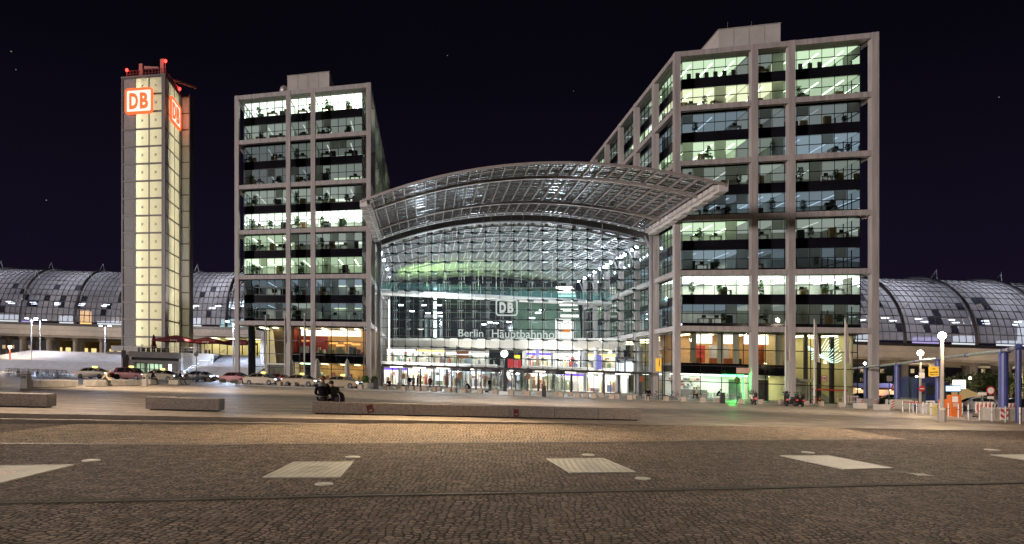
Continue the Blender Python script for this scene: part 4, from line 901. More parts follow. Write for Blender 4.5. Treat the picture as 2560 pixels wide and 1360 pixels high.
B_().box(3.1, 3.2, .3, 3.2, TZ0, TZ1).build('inner_wall', M['white'], tw)
for a, b, r, s_ in ((4.1, 1.0, .2, 420), (7.6, 2.2, .2, 150), (8.3, 7, .18, 90), (8.3, 4, .18, 90)):
    B_().tube((a, b, TZ0), (a, b, 45.5 if a == 4.0 else TZ1-.5), r, 8).build('inner_tube', emit('tower_tube', (1, .96, .86), s_), tw)
B_().box(-.1, 10.2, -.15, 9.8, TZ1, TZ1+.35).build('roof', dk, tw)
g = B_(); rc = mat('red_steel', (.32, .12, .10), .5, .2, .2, 2)
for (x0, y0), (x1, y1) in (((1.2, .2), (9.9, .2)), ((9.9, .2), (9.9, 9.4))):
    for i in range(13): f = i/12; x, y = x0+(x1-x0)*f, y0+(y1-y0)*f; g.tube((x, y, TZ1+.3), (x, y, TZ1+1.5), .05, 4)
    for h_ in (.9, 1.5): g.tube((x0, y0, TZ1+h_), (x1, y1, TZ1+h_), .05, 4)
g.build('roof_railing', rc, tw)
B_().box(3.8, 4.6, .6, 1.4, TZ1+.3, TZ1+3.0).build('roof_mast', rc, tw); B_().hexa([T(4.6, .8, TZ1+2.0), T(8.2, .8, TZ1+1.9), T(8.2, 1.1, TZ1+1.9), T(4.6, 1.1, TZ1+2.0), T(4.6, .8, TZ1+2.6), T(8.2, .8, TZ1+2.2), T(8.2, 1.1, TZ1+2.2), T(4.6, 1.1, TZ1+2.6)]).build('roof_arm', rc, tw)
B_().box(8.7, 9.5, .6, 1.6, TZ1+.3, TZ1+3.6).build('roof_mast', rc, tw); B_().hexa([T(10, 5, TZ1+1.2), T(14.2, 9, TZ1+1.0), T(14.2, 9.4, TZ1+1.0), T(10, 5.4, TZ1+1.2), T(10, 5, TZ1+1.7), T(14.2, 9, TZ1+1.3), T(14.2, 9.4, TZ1+1.3), T(10, 5.4, TZ1+1.7)]).build('roof_arm', rc, tw)
for a, b, z in ((1.2, .1, 1.7), (10.0, .4, 3.0), (10.1, 9.4, 1.3)):
    B_().ball((a, b, TZ1+z), .34, 10).build('beacon', emit('beacon_red', (1, .035, .025), 7), tw, smooth=True); B_().tube((a, b, TZ1+.2), (a, b, TZ1+z-.3), .06, 5).build('beacon_post', rc, tw)
    lamp('beacon_light', 'POINT', T(a, b-.7, TZ1+z+.3), 240, (1, .06, .04), .3)
ER = emit('sign_red_lit', (1, .13, .035), 1.6); EW = emit('sign_white_lit', (1, .86, .74), 1.25)
def dbsign(lab, fn, w, h):
    t_ = thing('tower_sign', lab, 'sign', fn(0, 0, 0))
    g = MB(); A = rrect(w-.3, h-.3, .5); n = len(A); g._add([fn(x, y, .1) for x, y in A]+[fn(x, y, .36) for x, y in A], [tuple(range(n-1, -1, -1)), tuple(range(n, 2*n))]+[(i, (i+1) % n, n+(i+1) % n, n+i) for i in range(n)]); g.build('sign_face', EW, t_)
    lamp('sign_glow', 'POINT', fn(0, 0, 1.6), 420, (1, .3, .12), .8)
    g = MB(); ring(g, w, h, .65, .42, fn, .05, .5); g.build('sign_border', ER, t_)
    g = MB(); DB(g, w*.38, fn, .035, .36, .5); g.build('letters', ER, t_)
dbsign('lit red and white sign with letters DB on the broad front of the tower', lambda x, y, d: T(4.25+x, -.12-d, 53.6+y), 6.4, 5.0)
dbsign('lit red and white sign with letters DB on the narrow side of the tower', lambda x, y, d: T(10.15+d, 5.7+x, 53.1+y), 6.6, 5.0)
lamp('wing_fill_spot', 'SPOT', PT_(-57, 121, 6), 16000, (1, .93, .88), .4, T(11.3, 9.7, 34), 70, .7)  # unseen spot added to brighten the tower wing
# ------------------------------------------------------------------ train sheds and viaducts
def poly_at(pl, s_):
    for p, q in zip(pl, pl[1:]):
        d = math.dist(p, q)
        if s_ <= d or q == pl[-1]: f = s_/d; return (p[0]+(q[0]-p[0])*f, p[1]+(q[1]-p[1])*f)
        s_ -= d
M['shedbar'] = mat('shed_steel', (.10, .095, .10), .5, .3, .2, 1); M['ventpane'] = glass('vent_pane', (.28, .30, .38), .3, (.10, .10, .13), refl=.8)
def shed(pl, lab, vlab, off, inside, fins):
    Lt = sum(math.dist(p, q) for p, q in zip(pl, pl[1:])); c = poly_at(pl, Lt/2)
    rt = thing('train_shed', lab, 'train shed', (c[0], c[1], 11))
    def P(s_, th, out=0.):
        x, y = poly_at(pl, max(0, min(Lt, s_))); r = 21.5+out
        yy = y+21.5-r*math.cos(th)**.9 if math.cos(th) >= 0 else y+21.5+r*abs(math.cos(th))
        return Vector((x-.13*(yy-y), yy, G0+12.1+(17.3+out)*max(-.05, math.sin(th))-S*x))
    NS, NH = int(Lt/1.5), 20; TH = [R(2+128*j/NH) for j in range(NH+1)]
    g = MB()
    for i in range(NS):
        for j in range(NH):
            g.cur = 1 if (j in (1, 2, 3, 4, 5) and random.random() < .13) or random.random() < .003 else 0
            a = .12 if g.cur == 1 and j < 5 else 0
            g._add([P(Lt*i/NS, TH[j], .35*(a > 0)), P(Lt*(i+1)/NS, TH[j], .35*(a > 0)), P(Lt*(i+1)/NS, TH[j+1]), P(Lt*i/NS, TH[j+1])], [(0, 1, 2, 3)])
    g.build('glass_skin', [M['shedglass'], M['ventpane']], rt, fix=False)
    g = MB()
    for i in range(NS+1): g.path([P(Lt*i/NS, th, .05) for th in TH], .10, 4)
    for j in range(NH+1): g.path([P(Lt*i/NS, TH[j], .05) for i in range(0, NS+1, 2)], .10, 4)
    g.build('glazing_lattice', M['shedbar'], rt)
    s_ = off
    while s_ < Lt:
        MB().path([P(s_, R(-2+134*j/24), .45) for j in range(25)], .36, 6).build('arch_rib', M['shedbar'], rt)
        for j in (5, 9, 13):
            g = MB(); g.tube(P(s_+1.6, R(128*j/24), .4), P(s_+1.2, R(128*(j+.3)/24), 2.6), .09, 4); g.tube(P(s_, R(128*j/24), .4), P(s_+1.2, R(128*(j+.3)/24), 2.6), .06, 4); g.build('roof_spike', M['steel'], rt)
        s_ += 15.5
    g = MB()
    for i in range(fins[0]): p = P(fins[1]+i*1.15, R(92), .3); g.hexa([p+Vector(q) for q in ((0, 0, 0), (.12, 0, 0), (.12, 2.4, 0), (0, 2.4, 0), (-.55, 0, 1.7), (-.43, 0, 1.7), (-.43, 2.4, 1.7), (-.55, 2.4, 1.7))])
    g.build('roof_fin', mat('fin_metal', (.30, .28, .36), .35, .6), rt)
    # platform with lamps, kiosks
    g = MB(); n = 12
    for i in range(n):
        (x0, y0), (x1, y1) = poly_at(pl, Lt*i/n), poly_at(pl, Lt*(i+1)/n); z = lambda x: G0-S*x
        g.hexa([Vector((x0, y0+.5, z(x0)+11.0)), Vector((x1, y1+.5, z(x1)+11.0)), Vector((x1, y1+40, z(x1)+11.0)), Vector((x0, y0+40, z(x0)+11.0)), Vector((x0, y0+.5, z(x0)+12.0)), Vector((x1, y1+.5, z(x1)+12.0)), Vector((x1, y1+40, z(x1)+12.0)), Vector((x0, y0+40, z(x0)+12.0))])
    g.build('platform', M['conc'], rt)
    lm = emit('platform_lamp', (.9, .95, 1), 13); n = int(Lt/7)
    for i in range(n):
        x, y = poly_at(pl, Lt*(i+.5)/n); o = Vector((x, y, G0-S*x))
        for dy, h_ in ((6, 18.2), (16, 18.6)): g = MB(lambda a, b, c_: o+Vector((a, dy+b, h_+c_))); g.box(-.8, .8, -.15, .15, 0, .12); g.build('platform_lamp', lm, rt)
    for i, (s0, w_, h_, m_) in enumerate(inside):
        x, y = poly_at(pl, s0); o = Vector((x, y, G0-S*x+12)); g = MB(lambda a, b, c_: o+Vector((a, b, c_))); g.box(0, w_, 5, 7, .1, h_); g.build('platform_kiosk', m_, rt)
    # viaduct
    vt = thing('railway_viaduct', vlab, 'viaduct', (c[0], c[1], 5))
    def band(name, m_, y0, y1, z0, z1, par):
        g = MB(); n = 24
        for i in range(n):
            (xa, ya), (xb, yb) = poly_at(pl, Lt*i/n), poly_at(pl, Lt*(i+1)/n)
            q = lambda x, y, zz: Vector((x, y, G0-S*x+zz))
            g.hexa([q(xa, ya+y0, z0), q(xb, yb+y0, z0), q(xb, yb+y1, z0), q(xa, ya+y1, z0), q(xa, ya+y0, z1), q(xb, yb+y0, z1), q(xb, yb+y1, z1), q(xa, ya+y1, z1)])
        return g.build(name, m_, par)
    band('edge_rail', M['dark'], -.9, .3, 11.55, 12.2, vt); band('parapet', M['concl'], -.7, .2, 10.3, 11.5, vt); band('fascia', M['concl'], -.3, 1, 8.9, 10.26, vt); band('deck', M['conc'], 1, 40, 8.4, 10.9, vt)
    s_ = off-4
    while s_ < Lt:
        x, y = poly_at(pl, max(0, s_)); q = lambda a, b, z: Vector((x+a, y+b, G0-S*x+z)); g = MB(q)
        
        for dy in (6, 20): g = MB(q); g.lathe((0, dy, -2), [(.75, 0), (.75, 9.5), (1.3, 10.5)], 10); g.build('pier', M['conc'], vt)
        s_ += 15.5/2
    return rt
wk = emit('kiosk_white', (.9, .95, 1), .9); wp = emit('kiosk_violet', (.55, .45, .9), .8); wo = emit('kiosk_amber', (1, .55, .2), 1.6); wt = emit('kiosk_teal', (.5, .9, .9), .8)
shed([(-190, 184), (-139.7, 181), (-110.6, 180), (-84.4, 174), (-56, 166)], 'long glass barrel train shed left of the tower with grey lattice', 'pale concrete viaduct under the left train shed', 8.2,
     [(44, 5, 2.4, wk), (50, 3, 1.2, wp), (62, 3, 2.6, wk), (68, 2, 4.2, wo), (73, 6, 1.5, wk), (84, 3, 2.8, wt), (90, 4, 1.6, wk), (98, 6, 3, wk), (112, 8, 2.6, wt), (121, 5, 2.2, wk)], (18, 74))
shed([(60, 147.5), (77.4, 145.9), (112.9, 144.6), (150, 146)], 'glass barrel train shed right of the taller office block with bluish panes', 'pale concrete viaduct under the right train shed', 11.5,
     [(15, 3, 2.5, wo), (20, 4, 2.2, wk), (33, 5, 2, wp), (42, 4, 2.6, wk), (52, 6, 1.8, wk), (57, 1, 7, wk), (62, 5, 2.4, wk), (70, 6, 1.8, wp)], (8, 20.0))
for x, y, en in ((-150, 192, 1900), (-125, 192, 1900), (-100, 188, 1900), (-78, 182, 2200), (70, 156, 1900), (90, 156, 2400), (112, 156, 2400)): lamp('shed_lamp', 'POINT', (x, y, G0-S*x+20), en*4.6, (.90, .90, .98), 1.5)
for x, y, en in ((-128, 166, 1500), (-100, 164, 1500), (75, 128, 1600), (100, 126, 1600)): lamp('viaduct_glow', 'POINT', (x, y, G0-S*x+4.5), en*2, (1, .78, .55), .6)
# word on the far screen in the left shed
t_ = thing('platform_screen', 'big white slogan lettering glowing in the left shed beside the office block', 'screen', (-74, 186, 18)); g = MB()
addtext(g, 'BOMBARDIER', 2.3, lambda x, y, z: Vector((-74+x, 186-z+x*-.2, 21.2+y+.08*x)), .05, .03); g.build('lettering', emit('slogan_white', (.85, .97, 1), 2.2), t_)
# lit building seen below the left viaduct
t_ = thing('arcade_building', 'yellow lit building with narrow windows behind the viaduct piers', 'building', (-120, 218, 0)); q = lambda a, b, z: Vector((-150+a, 215+b, G0-S*(-150+a)+z))
MB(q).box(0, 70, 0, 6, 0, 9).build('wall', mat('ochre_wall', (.35, .24, .10), .8, 0, .2, .5), t_)
for i in range(24): MB(q).box(1+i*2.8, 2.6+i*2.8, -.1, 0, 3.4, 6.2).build('window', emit('ochre_window', (1, .78, .32), 1.1), t_)
# ------------------------------------------------------------------ terrace, stairs
ST = mat('stair_granite', (.72, .73, .76), .6, 0, .12, .8, .2, 20)
def PT(x, y, z): return Vector((x, y, G0+z-S*x))
tr = thing('terrace_building', 'dark stone terrace building with green lit doors under the red parasols', 'building', (-66, 122, 0)); Q = lambda: MB(PT); dst = mat('terrace_stone', (.20, .185, .17), .7, 0, .15, .8, .2, 12)
Q().box(-71, -61.8, 121.5, 122.2, 3.2, 4.3).build('wall', dst, tr); Q().box(-71, -61.8, 121.5, 122.2, 2.2, 2.72).build('wall', dst, tr); Q().box(-71, -69.9, 121.5, 122.2, -1, 2.2).build('wall', dst, tr); Q().box(-64.8, -61.8, 121.5, 122.2, -1, 2.2).build('wall', dst, tr)
Q().box(-71, -61.8, 122.2, 134, 3.9, 4.3).build('terrace_floor', M['conc'], tr); Q().box(-61.8, -61.4, 121.7, 150, -1, 4.3).build('wall', M['concl'], tr)
Q().box(-71, -70.6, 121.7, 150, -1, 4.3).build('wall', M['concl'], tr); Q().box(-71, -44, 134, 160, 3.9, 4.28).build('terrace_floor', M['conc'], tr); Q().box(-79, -71, 128, 160, 3.7, 4.2).build('terrace_floor', M['conc'], tr)
Q().box(-71, -61.8, 121.9, 122, 2.72, 3.2).build('recess', M['mull'], tr); Q().box(-70, -64.8, 126, 126.2, 0, 2.2).build('back_wall', M['white'], tr); Q().box(-69.8, -65, 123, 125.5, 2.1, 2.18).build('ceiling_light', emit('mint_ceiling', (.72, 1, .72), 5), tr)
for i in range(6): x = -69.9+i*.86; window(tr, PT(x, 121.9, 0), Vector((.84, 0, -S*.84)), Vector((0, 0, 2.15)), 1, 2, 'pane2', 0, .06)
for x in (-63.6, -63.25): Q().box(x, x+.2, 121.44, 121.49, .1, 2.1).build('slit_window', WH, tr)
Q().box(-61.4, -56, 122.6, 123, -1, 4.3).build('side_wall', M['white'], tr); Q().box(-61.4, -56, 123, 134, 3.9, 4.28).build('terrace_floor', M['conc'], tr)
g = Q()
for i in range(13): x = -73+i*1.3; g.tube((x, 121.7, 4.3), (x, 121.7, 5.3), .03, 4)
for h_ in (4.75, 5.3): g.tube((-73, 121.7, h_), (-57, 121.7, h_), .035, 4)
g.build('railing', M['steel'], tr)
Q().box(-78, -71.3, 127.6, 127.65, 4.3, 5.35).build('railing_glass', M['white'], tr)
def flight(y0, y1, z0, z1, n, xl, xr, name='stairs'):
    g = Q()
    for i in range(n):
        ya = y0+(y1-y0)*i/n; z = z0+(z1-z0)*(i+1)/n; xa = xl(i/n) if callable(xl) else xl
        g.box(xa, xr, ya+.07, y1+.01*(i+1), z0-.8 if i == 0 else z-(z1-z0)/n-.002, z-.05); g.box(xa, xr, ya, y1+.01*(i+1)-.003, z-.05, z)
    return kind(g.build(name, ST), 'structure')
flight(138, 144, 0, 1.95, 13, -150, -79.4); flight(147, 153, 1.95, 4.2, 15, lambda f: -119+7*f, -79.4)
g = Q(); g.box(-150, -79.4, 144, 147, .5, 1.945); kind(g.build('stair_landing', ST), 'structure'); g = Q(); g.box(-112, -79.4, 153, 172, 3.4, 4.19); kind(g.build('upper_path', ST), 'structure')
flight(112, 118, -.1, 1.95, 13, -56, -44.6); flight(121, 128, 1.95, 4.28, 15, -56, -44.6); g = Q(); g.box(-56, -44.6, 118, 121, .5, 1.945); kind(g.build('stair_landing', ST), 'structure')
t_ = thing('handrail', 'sloping steel handrail beside the right flight of stairs', 'handrail', PT(-56, 112, 0)); g = Q()
pr = [(-56, 111.6, .9), (-56, 118, 2.95), (-56, 121, 2.95), (-56, 128, 5.3)]; g.path(pr, .06, 5); g.path([(a, b, z-.35) for a, b, z in pr], .03, 4)
for a, b, z in pr+[(-56, 114.8, 1.9), (-56, 124.5, 4.1)]: g.tube((a, b, z-.95), (a, b, z), .04, 4)
g.build('rail', M['steel'], t_)
Q().box(-84, -76, 158, 158.3, 4.2, 8.2).build('wall_panel', M['white'], tr)
# kiosk row under the viaduct behind the parasols
t_ = thing('cafe_pavilion', 'cream lit cafe front on the terrace behind the red parasols', 'cafe', PT(-60, 150, 4.3))
Q().box(-72, -46, 152, 152.3, 4.3, 8.4).build('back_wall', cream, t_); Q().box(-72, -46, 147.5, 152, 8.4, 8.7).build('roof', M['concl'], t_)
for i in range(5): Q().box(-70+i*5, -67.5+i*5, 149, 151.5, 8.28, 8.36).build('ceiling_light', M['C'], t_)
for i in range(7): window(t_, PT(-71+i*3.4, 148, 4.3), Vector((3.3, 0, -S*3.3)), Vector((0, 0, 3.2)), 2, 1, 'pane2', 0, .06)
# ------------------------------------------------------------------ street lamps
NX = lambda b: MB()
def fr(p):                                           # local frame at a ground point
    p = Vector(p); return lambda a, b, c: p+Vector((a, b, c))
COOL = (.60, .73, 1)
def double_lamp(p, h, lab):
    t_ = thing('street_lamp', lab, 'street lamp', p, group='tall lamp posts by the left stairs'); f = fr(p)
    MB(f).tube((0, 0, 0), (0, 0, h), .13, 8, .09).build('pole', M['white'], t_)
    g = MB(f); g.tube((-1.15, 0, h-.05), (1.15, 0, h-.05), .06, 5); g.build('crossarm', M['steel2'], t_)
    for s_ in (-1, 1):
        hd = MB(f).lathe((1.0*s_, 0, h-.02), [(.42, 0), (.42, .1), (.12, .2)], 12).build('lamp_head', M['steel2'], t_)
        MB(f).lathe((1.0*s_, 0, h-.1), [(.36, 0), (.36, .07)], 12).build('lens', emit('lens_cool', (.8, .87, 1), 30), hd)
    lamp('street_light', 'SPOT', Vector(p)+Vector((0, 0, h-.4)), 17000, COOL, .5, Vector(p)+Vector((0, -3, 0)), 150, .5)
double_lamp(PT(-106.6, 145.5, 1.95), 9.3, 'tall lamp post on the left stair landing, leftmost of its close pair')
double_lamp(PT(-110.5, 153.6, 4.2), 7.2, 'tall lamp post at the top of the left stairs, behind its close neighbour')
double_lamp(PT(-95.4, 153.8, 4.2), 6.4, 'tall lamp post at the top of the left stairs beside the white wall panel')
double_lamp(PT(-83.2, 145.5, 1.95), 9.6, 'tall lamp post on the stairs just left of the light tower')
double_lamp(PT(-50.8, 119.5, 1.95), 8.4, 'tall lamp post on the right stairs beside the left office block')
def post_lamp(p, h, r, lab, em, en, col, polem='steel2', globe=True, pr=.09):
    t_ = thing('street_lamp', lab, 'street lamp', p); f = fr(p)
    MB(f).tube((0, 0, -.1), (0, 0, h-r), pr, 8, pr*.7).build('pole', M[polem], t_); MB(f).lathe((0, 0, 0), [(pr*1.7, 0), (pr*1.6, .7), (pr, .8)], 8).build('pole_base', M[polem], t_)
    MB(f).ball((0, 0, h), r, 12).build('globe', emit('globe_glow', col, em), t_, smooth=True)
    MB(f).lathe((0, 0, h-r-.06), [(r*.45, 0), (r*.4, .12)], 8).build('collar', M['dark'], t_)
    lamp('globe_light', 'POINT', Vector(p)+Vector((0, -r-.25, h)), en, col, .25)
post_lamp(gy(2355, 36), 4.75, .2, 'grey street lamp with a glaring warm globe, the brightest at the right', 60, 700, (1, .74, .46), 'conc', pr=.12)
post_lamp(gy(2301, 60), 5.3, .26, 'smaller warm street lamp carrying the red no entry disc', 40, 700, (1, .74, .46), 'conc', pr=.13)
post_lamp(gy(1261, 92), 5.3, .5, 'big white globe lamp on a black post before the hall doors', 6, 700, (1, .97, .93), 'dark', pr=.12)
post_lamp(gy(25, 146), 5.4, .3, 'warm glaring lamp on a reddish post under the left viaduct', 60, 3000, (1, .66, .36), 'red', pr=.2)
# ------------------------------------------------------------------ flagpoles, parasols
gfl = mat('flag_cloth', (.5, .42, .38), .8, 0, .2, 1.5)
def flag_shape(f, h, l, w):
    g = MB(f); n = 8
    for i in range(n):
        z0, z1 = h-l*i/n, h-l*(i+1)/n; w0, w1 = w*(.35+.65*i/n), w*(.35+.65*(i+1)/n)
        for k in range(4):
            a, b = k/4, (k+1)/4; o = lambda t, ww: (.06+ww*t, .07*math.sin(t*9+i*.3))
            p = [o(a, w0)+(z0,), o(b, w0)+(z0-.1*b,), o(b, w1)+(z1-.1*b,), o(a, w1)+(z1,)]; g._add([f(*q) for q in p], [(0, 1, 2, 3)])
    return g
for i, (u, y, h, fl) in enumerate(((664, 99, 10.0, .16), (712, 98, 10.2, .35), (761, 97, 10.3, .25), (1964, 77, 9.6, .5), (2036, 74, 9.5, .55), (2113, 71.5, 9.4, .55))):
    p = gy(u, y); f = fr(p); lf = i < 3; nm = ('leftmost', 'middle', 'rightmost')[i % 3]; bl = 'left office block' if lf else 'cream lobby of the taller block'
    t_ = thing('flagpole', 'white flagpole before the %s, %s of its three' % (bl, nm), 'flagpole', p, group='flagpoles before the office blocks')
    MB(f).tube((0, 0, -.1), (0, 0, h), .11, 8, .07).build('pole', M['white'], t_); MB(f).ball((0, 0, h+.08), .11, 8).build('finial', M['steel'], t_)
    o = flag_shape(f, h-.3, 4.4 if not lf else 3.8, fl).build('flag', gfl, tag=('limp pale flag hanging on the %s pole before the %s' % (nm, bl), 'flag', 'limp flags on the poles'), org=p, fix=False)
pcl = mat('parasol_cloth', (.52, .50, .46), .85, 0, .2, 3, stretch=(4, 4, .5))
def closed_parasol(p, h, m_, lab, grp=None, k=1.0):
    t_ = thing('closed_parasol', lab, 'parasol', p, group=grp); f = fr(p)
    MB(f).tube((0, 0, 0), (0, 0, h), .04, 6).build('pole', M['steel'], t_); MB(f).lathe((0, 0, 0), [(.35, 0), (.35, .08)], 10).build('base', M['dark'], t_)
    g = MB(f); n = 12; prof = [(.06, h), (.2*k, h-.5), (.27*k, h*.62), (.25*k, h*.5), (.36*k, h*.34), (.40*k, h*.27)]; pts = []
    for r, z in prof:
        for i in range(n): t = 6.283*i/n; rr = r*(1+.28*(i % 2)); pts.append(f(rr*math.cos(t), rr*math.sin(t), z-(.12 if i % 2 and z < h*.3 else 0)))
    g._add(pts, [(j*n+i, j*n+(i+1) % n, (j+1)*n+(i+1) % n, (j+1)*n+i) for j in range(len(prof)-1) for i in range(n)]); g.build('cloth', m_, t_)
for u, y, s_ in ((727, 98, 'leftmost'), (793, 96.5, 'middle'), (868, 95, 'rightmost')): closed_parasol(gy(u, y), 3.9, pcl, 'tall closed pale parasol behind the parked taxis, %s of three' % s_, 'closed parasols by the restaurant', 1.25)
rcl = mat('red_cloth', (.17, .014, .022), .8, 0, .2, 2)
closed_parasol(PT(-68, 124.5, 4.3), 3.3, rcl, 'closed dark red parasol on the terrace before the glowing tower', k=1.1)
for (x, y, w_), s_ in zip(((-63.2, 123.6, 2.9), (-59.2, 127.5, 2.7), (-54.2, 130, 2.7)), ('nearest the tower', 'in the middle of the row', 'farthest from the tower')):
    p = PT(x, y, 4.3); f = fr(p); t_ = thing('open_parasol', 'open dark red parasol on the terrace, ' + s_, 'parasol', p, group='red parasols on the terrace')
    MB(f).tube((0, 0, 0), (0, 0, 3.2), .05, 6).build('pole', M['white'], t_); g = MB(f)
    c = [(w_*sx, w_*sy) for sx, sy in ((-1, -1), (1, -1), (1, 1), (-1, 1))]
    for i in range(4):
        a, b = c[i], c[(i+1) % 4]; m_ = ((a[0]+b[0])/2, (a[1]+b[1])/2)
        for p_, q_ in ((a, m_), (m_, b)):
            g._add([f(0, 0, 3.35), f(p_[0]*.5, p_[1]*.5, 2.95), f(q_[0]*.5, q_[1]*.5, 2.95)], [(0, 1, 2)]); g._add([f(p_[0]*.5, p_[1]*.5, 2.95), f(p_[0], p_[1], 2.42), f(q_[0], q_[1], 2.42), f(q_[0]*.5, q_[1]*.5, 2.95)], [(0, 1, 2, 3)])
            g._add([f(p_[0], p_[1], 2.42), f(p_[0], p_[1], 2.08), f(q_[0], q_[1], 2.08), f(q_[0], q_[1], 2.42)], [(0, 1, 2, 3)])
    cl = g.build('canopy', rcl, t_, fix=False); g = MB(f)
    for i in range(5): g.box(.3+i*.26, .48+i*.26, -w_-.02, -w_-.01, 2.16, 2.32)
    g.build('white_marks', M['white'], cl)
lamp('terrace_lamp', 'POINT', PT(-60, 122, 6.9), 300, (1, .8, .6), .4)
# terrace tables
for i in range(9):
    x, y = (-69.6+i*.95, 123.0) if i < 6 else (-61+(i-6)*1.7, 124.2); p = PT(x, y, 4.3); f = fr(p)
    t_ = thing('terrace_table', 'dark terrace table with bench on the roof terrace, %s from the tower side' % ['first', 'second', 'third', 'fourth', 'fifth', 'sixth', 'seventh', 'eighth', 'ninth'][i], 'table', p, group='tables on the terrace')
    MB(f).box(-.4, .4, -.4, .4, .7, .76).build('tabletop', M['wood'] if i > 5 else M['dark'], t_)
    for s_ in (-.32, .32): MB(f).box(s_-.03, s_+.03, -.32, .32, 0, .7).build('leg', M['dark'], t_)
# ------------------------------------------------------------------ granite benches
gran = mat('bench_granite', (.30, .26, .235), .7, 0, .3, 14, .25, 60); grans = mat('bench_concrete', (.46, .42, .37), .75, 0, .22, 3, .2, 40)
BN = {}
def bench(key, p, q, depth, h, m_, lab, joints=0, grp='stone benches on the square'):
    p, q = Vector(p), Vector(q); d = Vector((q.x-p.x, q.y-p.y, 0)); Lb = d.length; d.normalize(); n = Vector((-d.y, d.x, 0))
    f = lambda a, b, c: p+d*a+n*b+Vector((0, 0, (zp(*(p+d*a+n*b).xy)-p.z)+c))
    t_ = thing('stone_bench', lab, 'bench', p, group=grp); BN[key] = f
    k = joints+1
    for i in range(k): MB(f).bbox(Lb*i/k+.008, Lb*(i+1)/k-.008, 0, depth, .045, h, .015).build('block', m_, t_)
    MB(f).box(.12, Lb-.12, .1, depth-.1, -.1, .045).build('plinth', M['black'], t_)
    return Lb
bench('long', gp(780, 1035), gp(1603, 1052), .85, .47, gran, 'long stone bench in front, carrying a seated couple', 6)
bench('mid', gp(363, 1025), gp(548, 1029.5), .75, .47, gran, 'short stone bench with a glass on top, between two others in the front row')
bench('left', gp(118, 1020)+Vector((-9, -2.2, .33)), gp(118, 1020), .75, .48, gran, 'stone bench in the front row with two bottles standing against it', 2)
def alongb(key, x, y0, y1, lab, w_=.85, j=0):
    p = Vector((x-E2[0]*0, y0, zp(x, y0))); q = Vector((x-.13*(y1-y0), y1, zp(x-.13*(y1-y0), y1))); bench(key, p, q, w_, .5, grans, lab, j)
alongb('b0', -30.0, 33.0, 39.6, 'pale stone bench of the rear row cut by the picture edge', j=1)
alongb('b1', -30.6, 42.6, 47.2, 'pale stone bench of the rear row with a red sticker on its end', j=1)
alongb('b2', -31.5, 49.6, 57.6, 'pale stone bench of the rear row with a figure wrapped in a cream cloth', j=2)
alongb('b3', -33.3, 60.4, 62.4, 'short pale stone bench of the rear row beside a litter bin')
alongb('b4', -32.6, 64.0, 67.5, 'pale stone bench of the rear row with three people sitting')
def sticker(key, a, z, w_, h_, rot, lab, end=False):
    f = BN[key]; c, s_ = math.cos(rot), math.sin(rot)
    fn = (lambda x, y, d: f(a+c*x-s_*y, -.006-d, z+s_*x+c*y)) if not end else (lambda x, y, d: f(-.006-d, a-x, z+y))
    t_ = thing('sticker', lab, 'sticker', fn(0, 0, 0))
    g = MB(); g._add([fn(x, y, 0) for x, y in ((-w_/2, -h_/2), (w_/2, -h_/2), (w_/2, h_/2), (-w_/2, h_/2))], [(0, 1, 2, 3)]); g.build('paper', mat('sticker_red', (.12, .022, .025), .5, 0, .4, 9), t_)
    g = MB(); g._add([fn(x, y, .003) for x, y in ((-w_*.3, -h_*.32), (w_*.3, -h_*.32), (w_*.22, -h_*.05), (-w_*.24, -h_*.1))], [(0, 1, 2, 3)]); g.build('pale_print', mat('sticker_print', (.3, .26, .24), .5, 0, .6, 30), t_)
sticker('long', 2.1, .24, .25, .3, .26, 'tilted dark red sticker on the long front bench below the couple'); sticker('long', 7.75, .21, .21, .29, 0, 'upright red sticker near the middle of the long front bench')
sticker('b1', .62, .30, .22, .32, 0, 'small red sticker on the end of a pale rear bench', True)
# glass and bottles
f = BN['mid']; p = f(1.0, .3, .47); t_ = thing('drinking_glass', 'clear drinking glass left on the short front bench', 'glass', p); MB(fr(p)).lathe((0, 0, 0), [(.045, 0), (.04, .06), (.058, .14)], 12).build('cup', glass('cup_glass', (.9, .9, .85), .35, (.7, .7, .6)), t_)
p = f(.9, .34, .47); MB(fr(p)).lathe((0, 0, 0), [(.05, 0), (.055, .04)], 8).build('cup_lid', M['white'], tag=('flat white lid beside the glass on the short bench', 'lid'), org=p)
f = BN['left']
for a, h_, m_, lab in ((6.78, .30, 'red', 'dark bottle with red label leaning by the left front bench'), (6.95, .34, 'white', 'dark bottle with white cap beside the red labelled bottle')):
    p = f(a, -.12, 0); t_ = thing('bottle', lab, 'bottle', p); g = fr(p)
    MB(g).lathe((0, 0, 0), [(.06, 0), (.062, h_*.55), (.025, h_*.75), (.022, h_)], 10).build('glass_body', mat('bottle_glass', (.03, .015, .01), .15, 0, .2, 5), t_); MB(g).lathe((0, 0, h_*.15), [(.064, 0), (.064, h_*.3)], 10).build('bottle_label', M[m_], t_); MB(g).lathe((0, 0, h_), [(.027, -.03), (.027, .02)], 8).build('cap', M['white' if m_ == 'white' else 'dark'], t_)
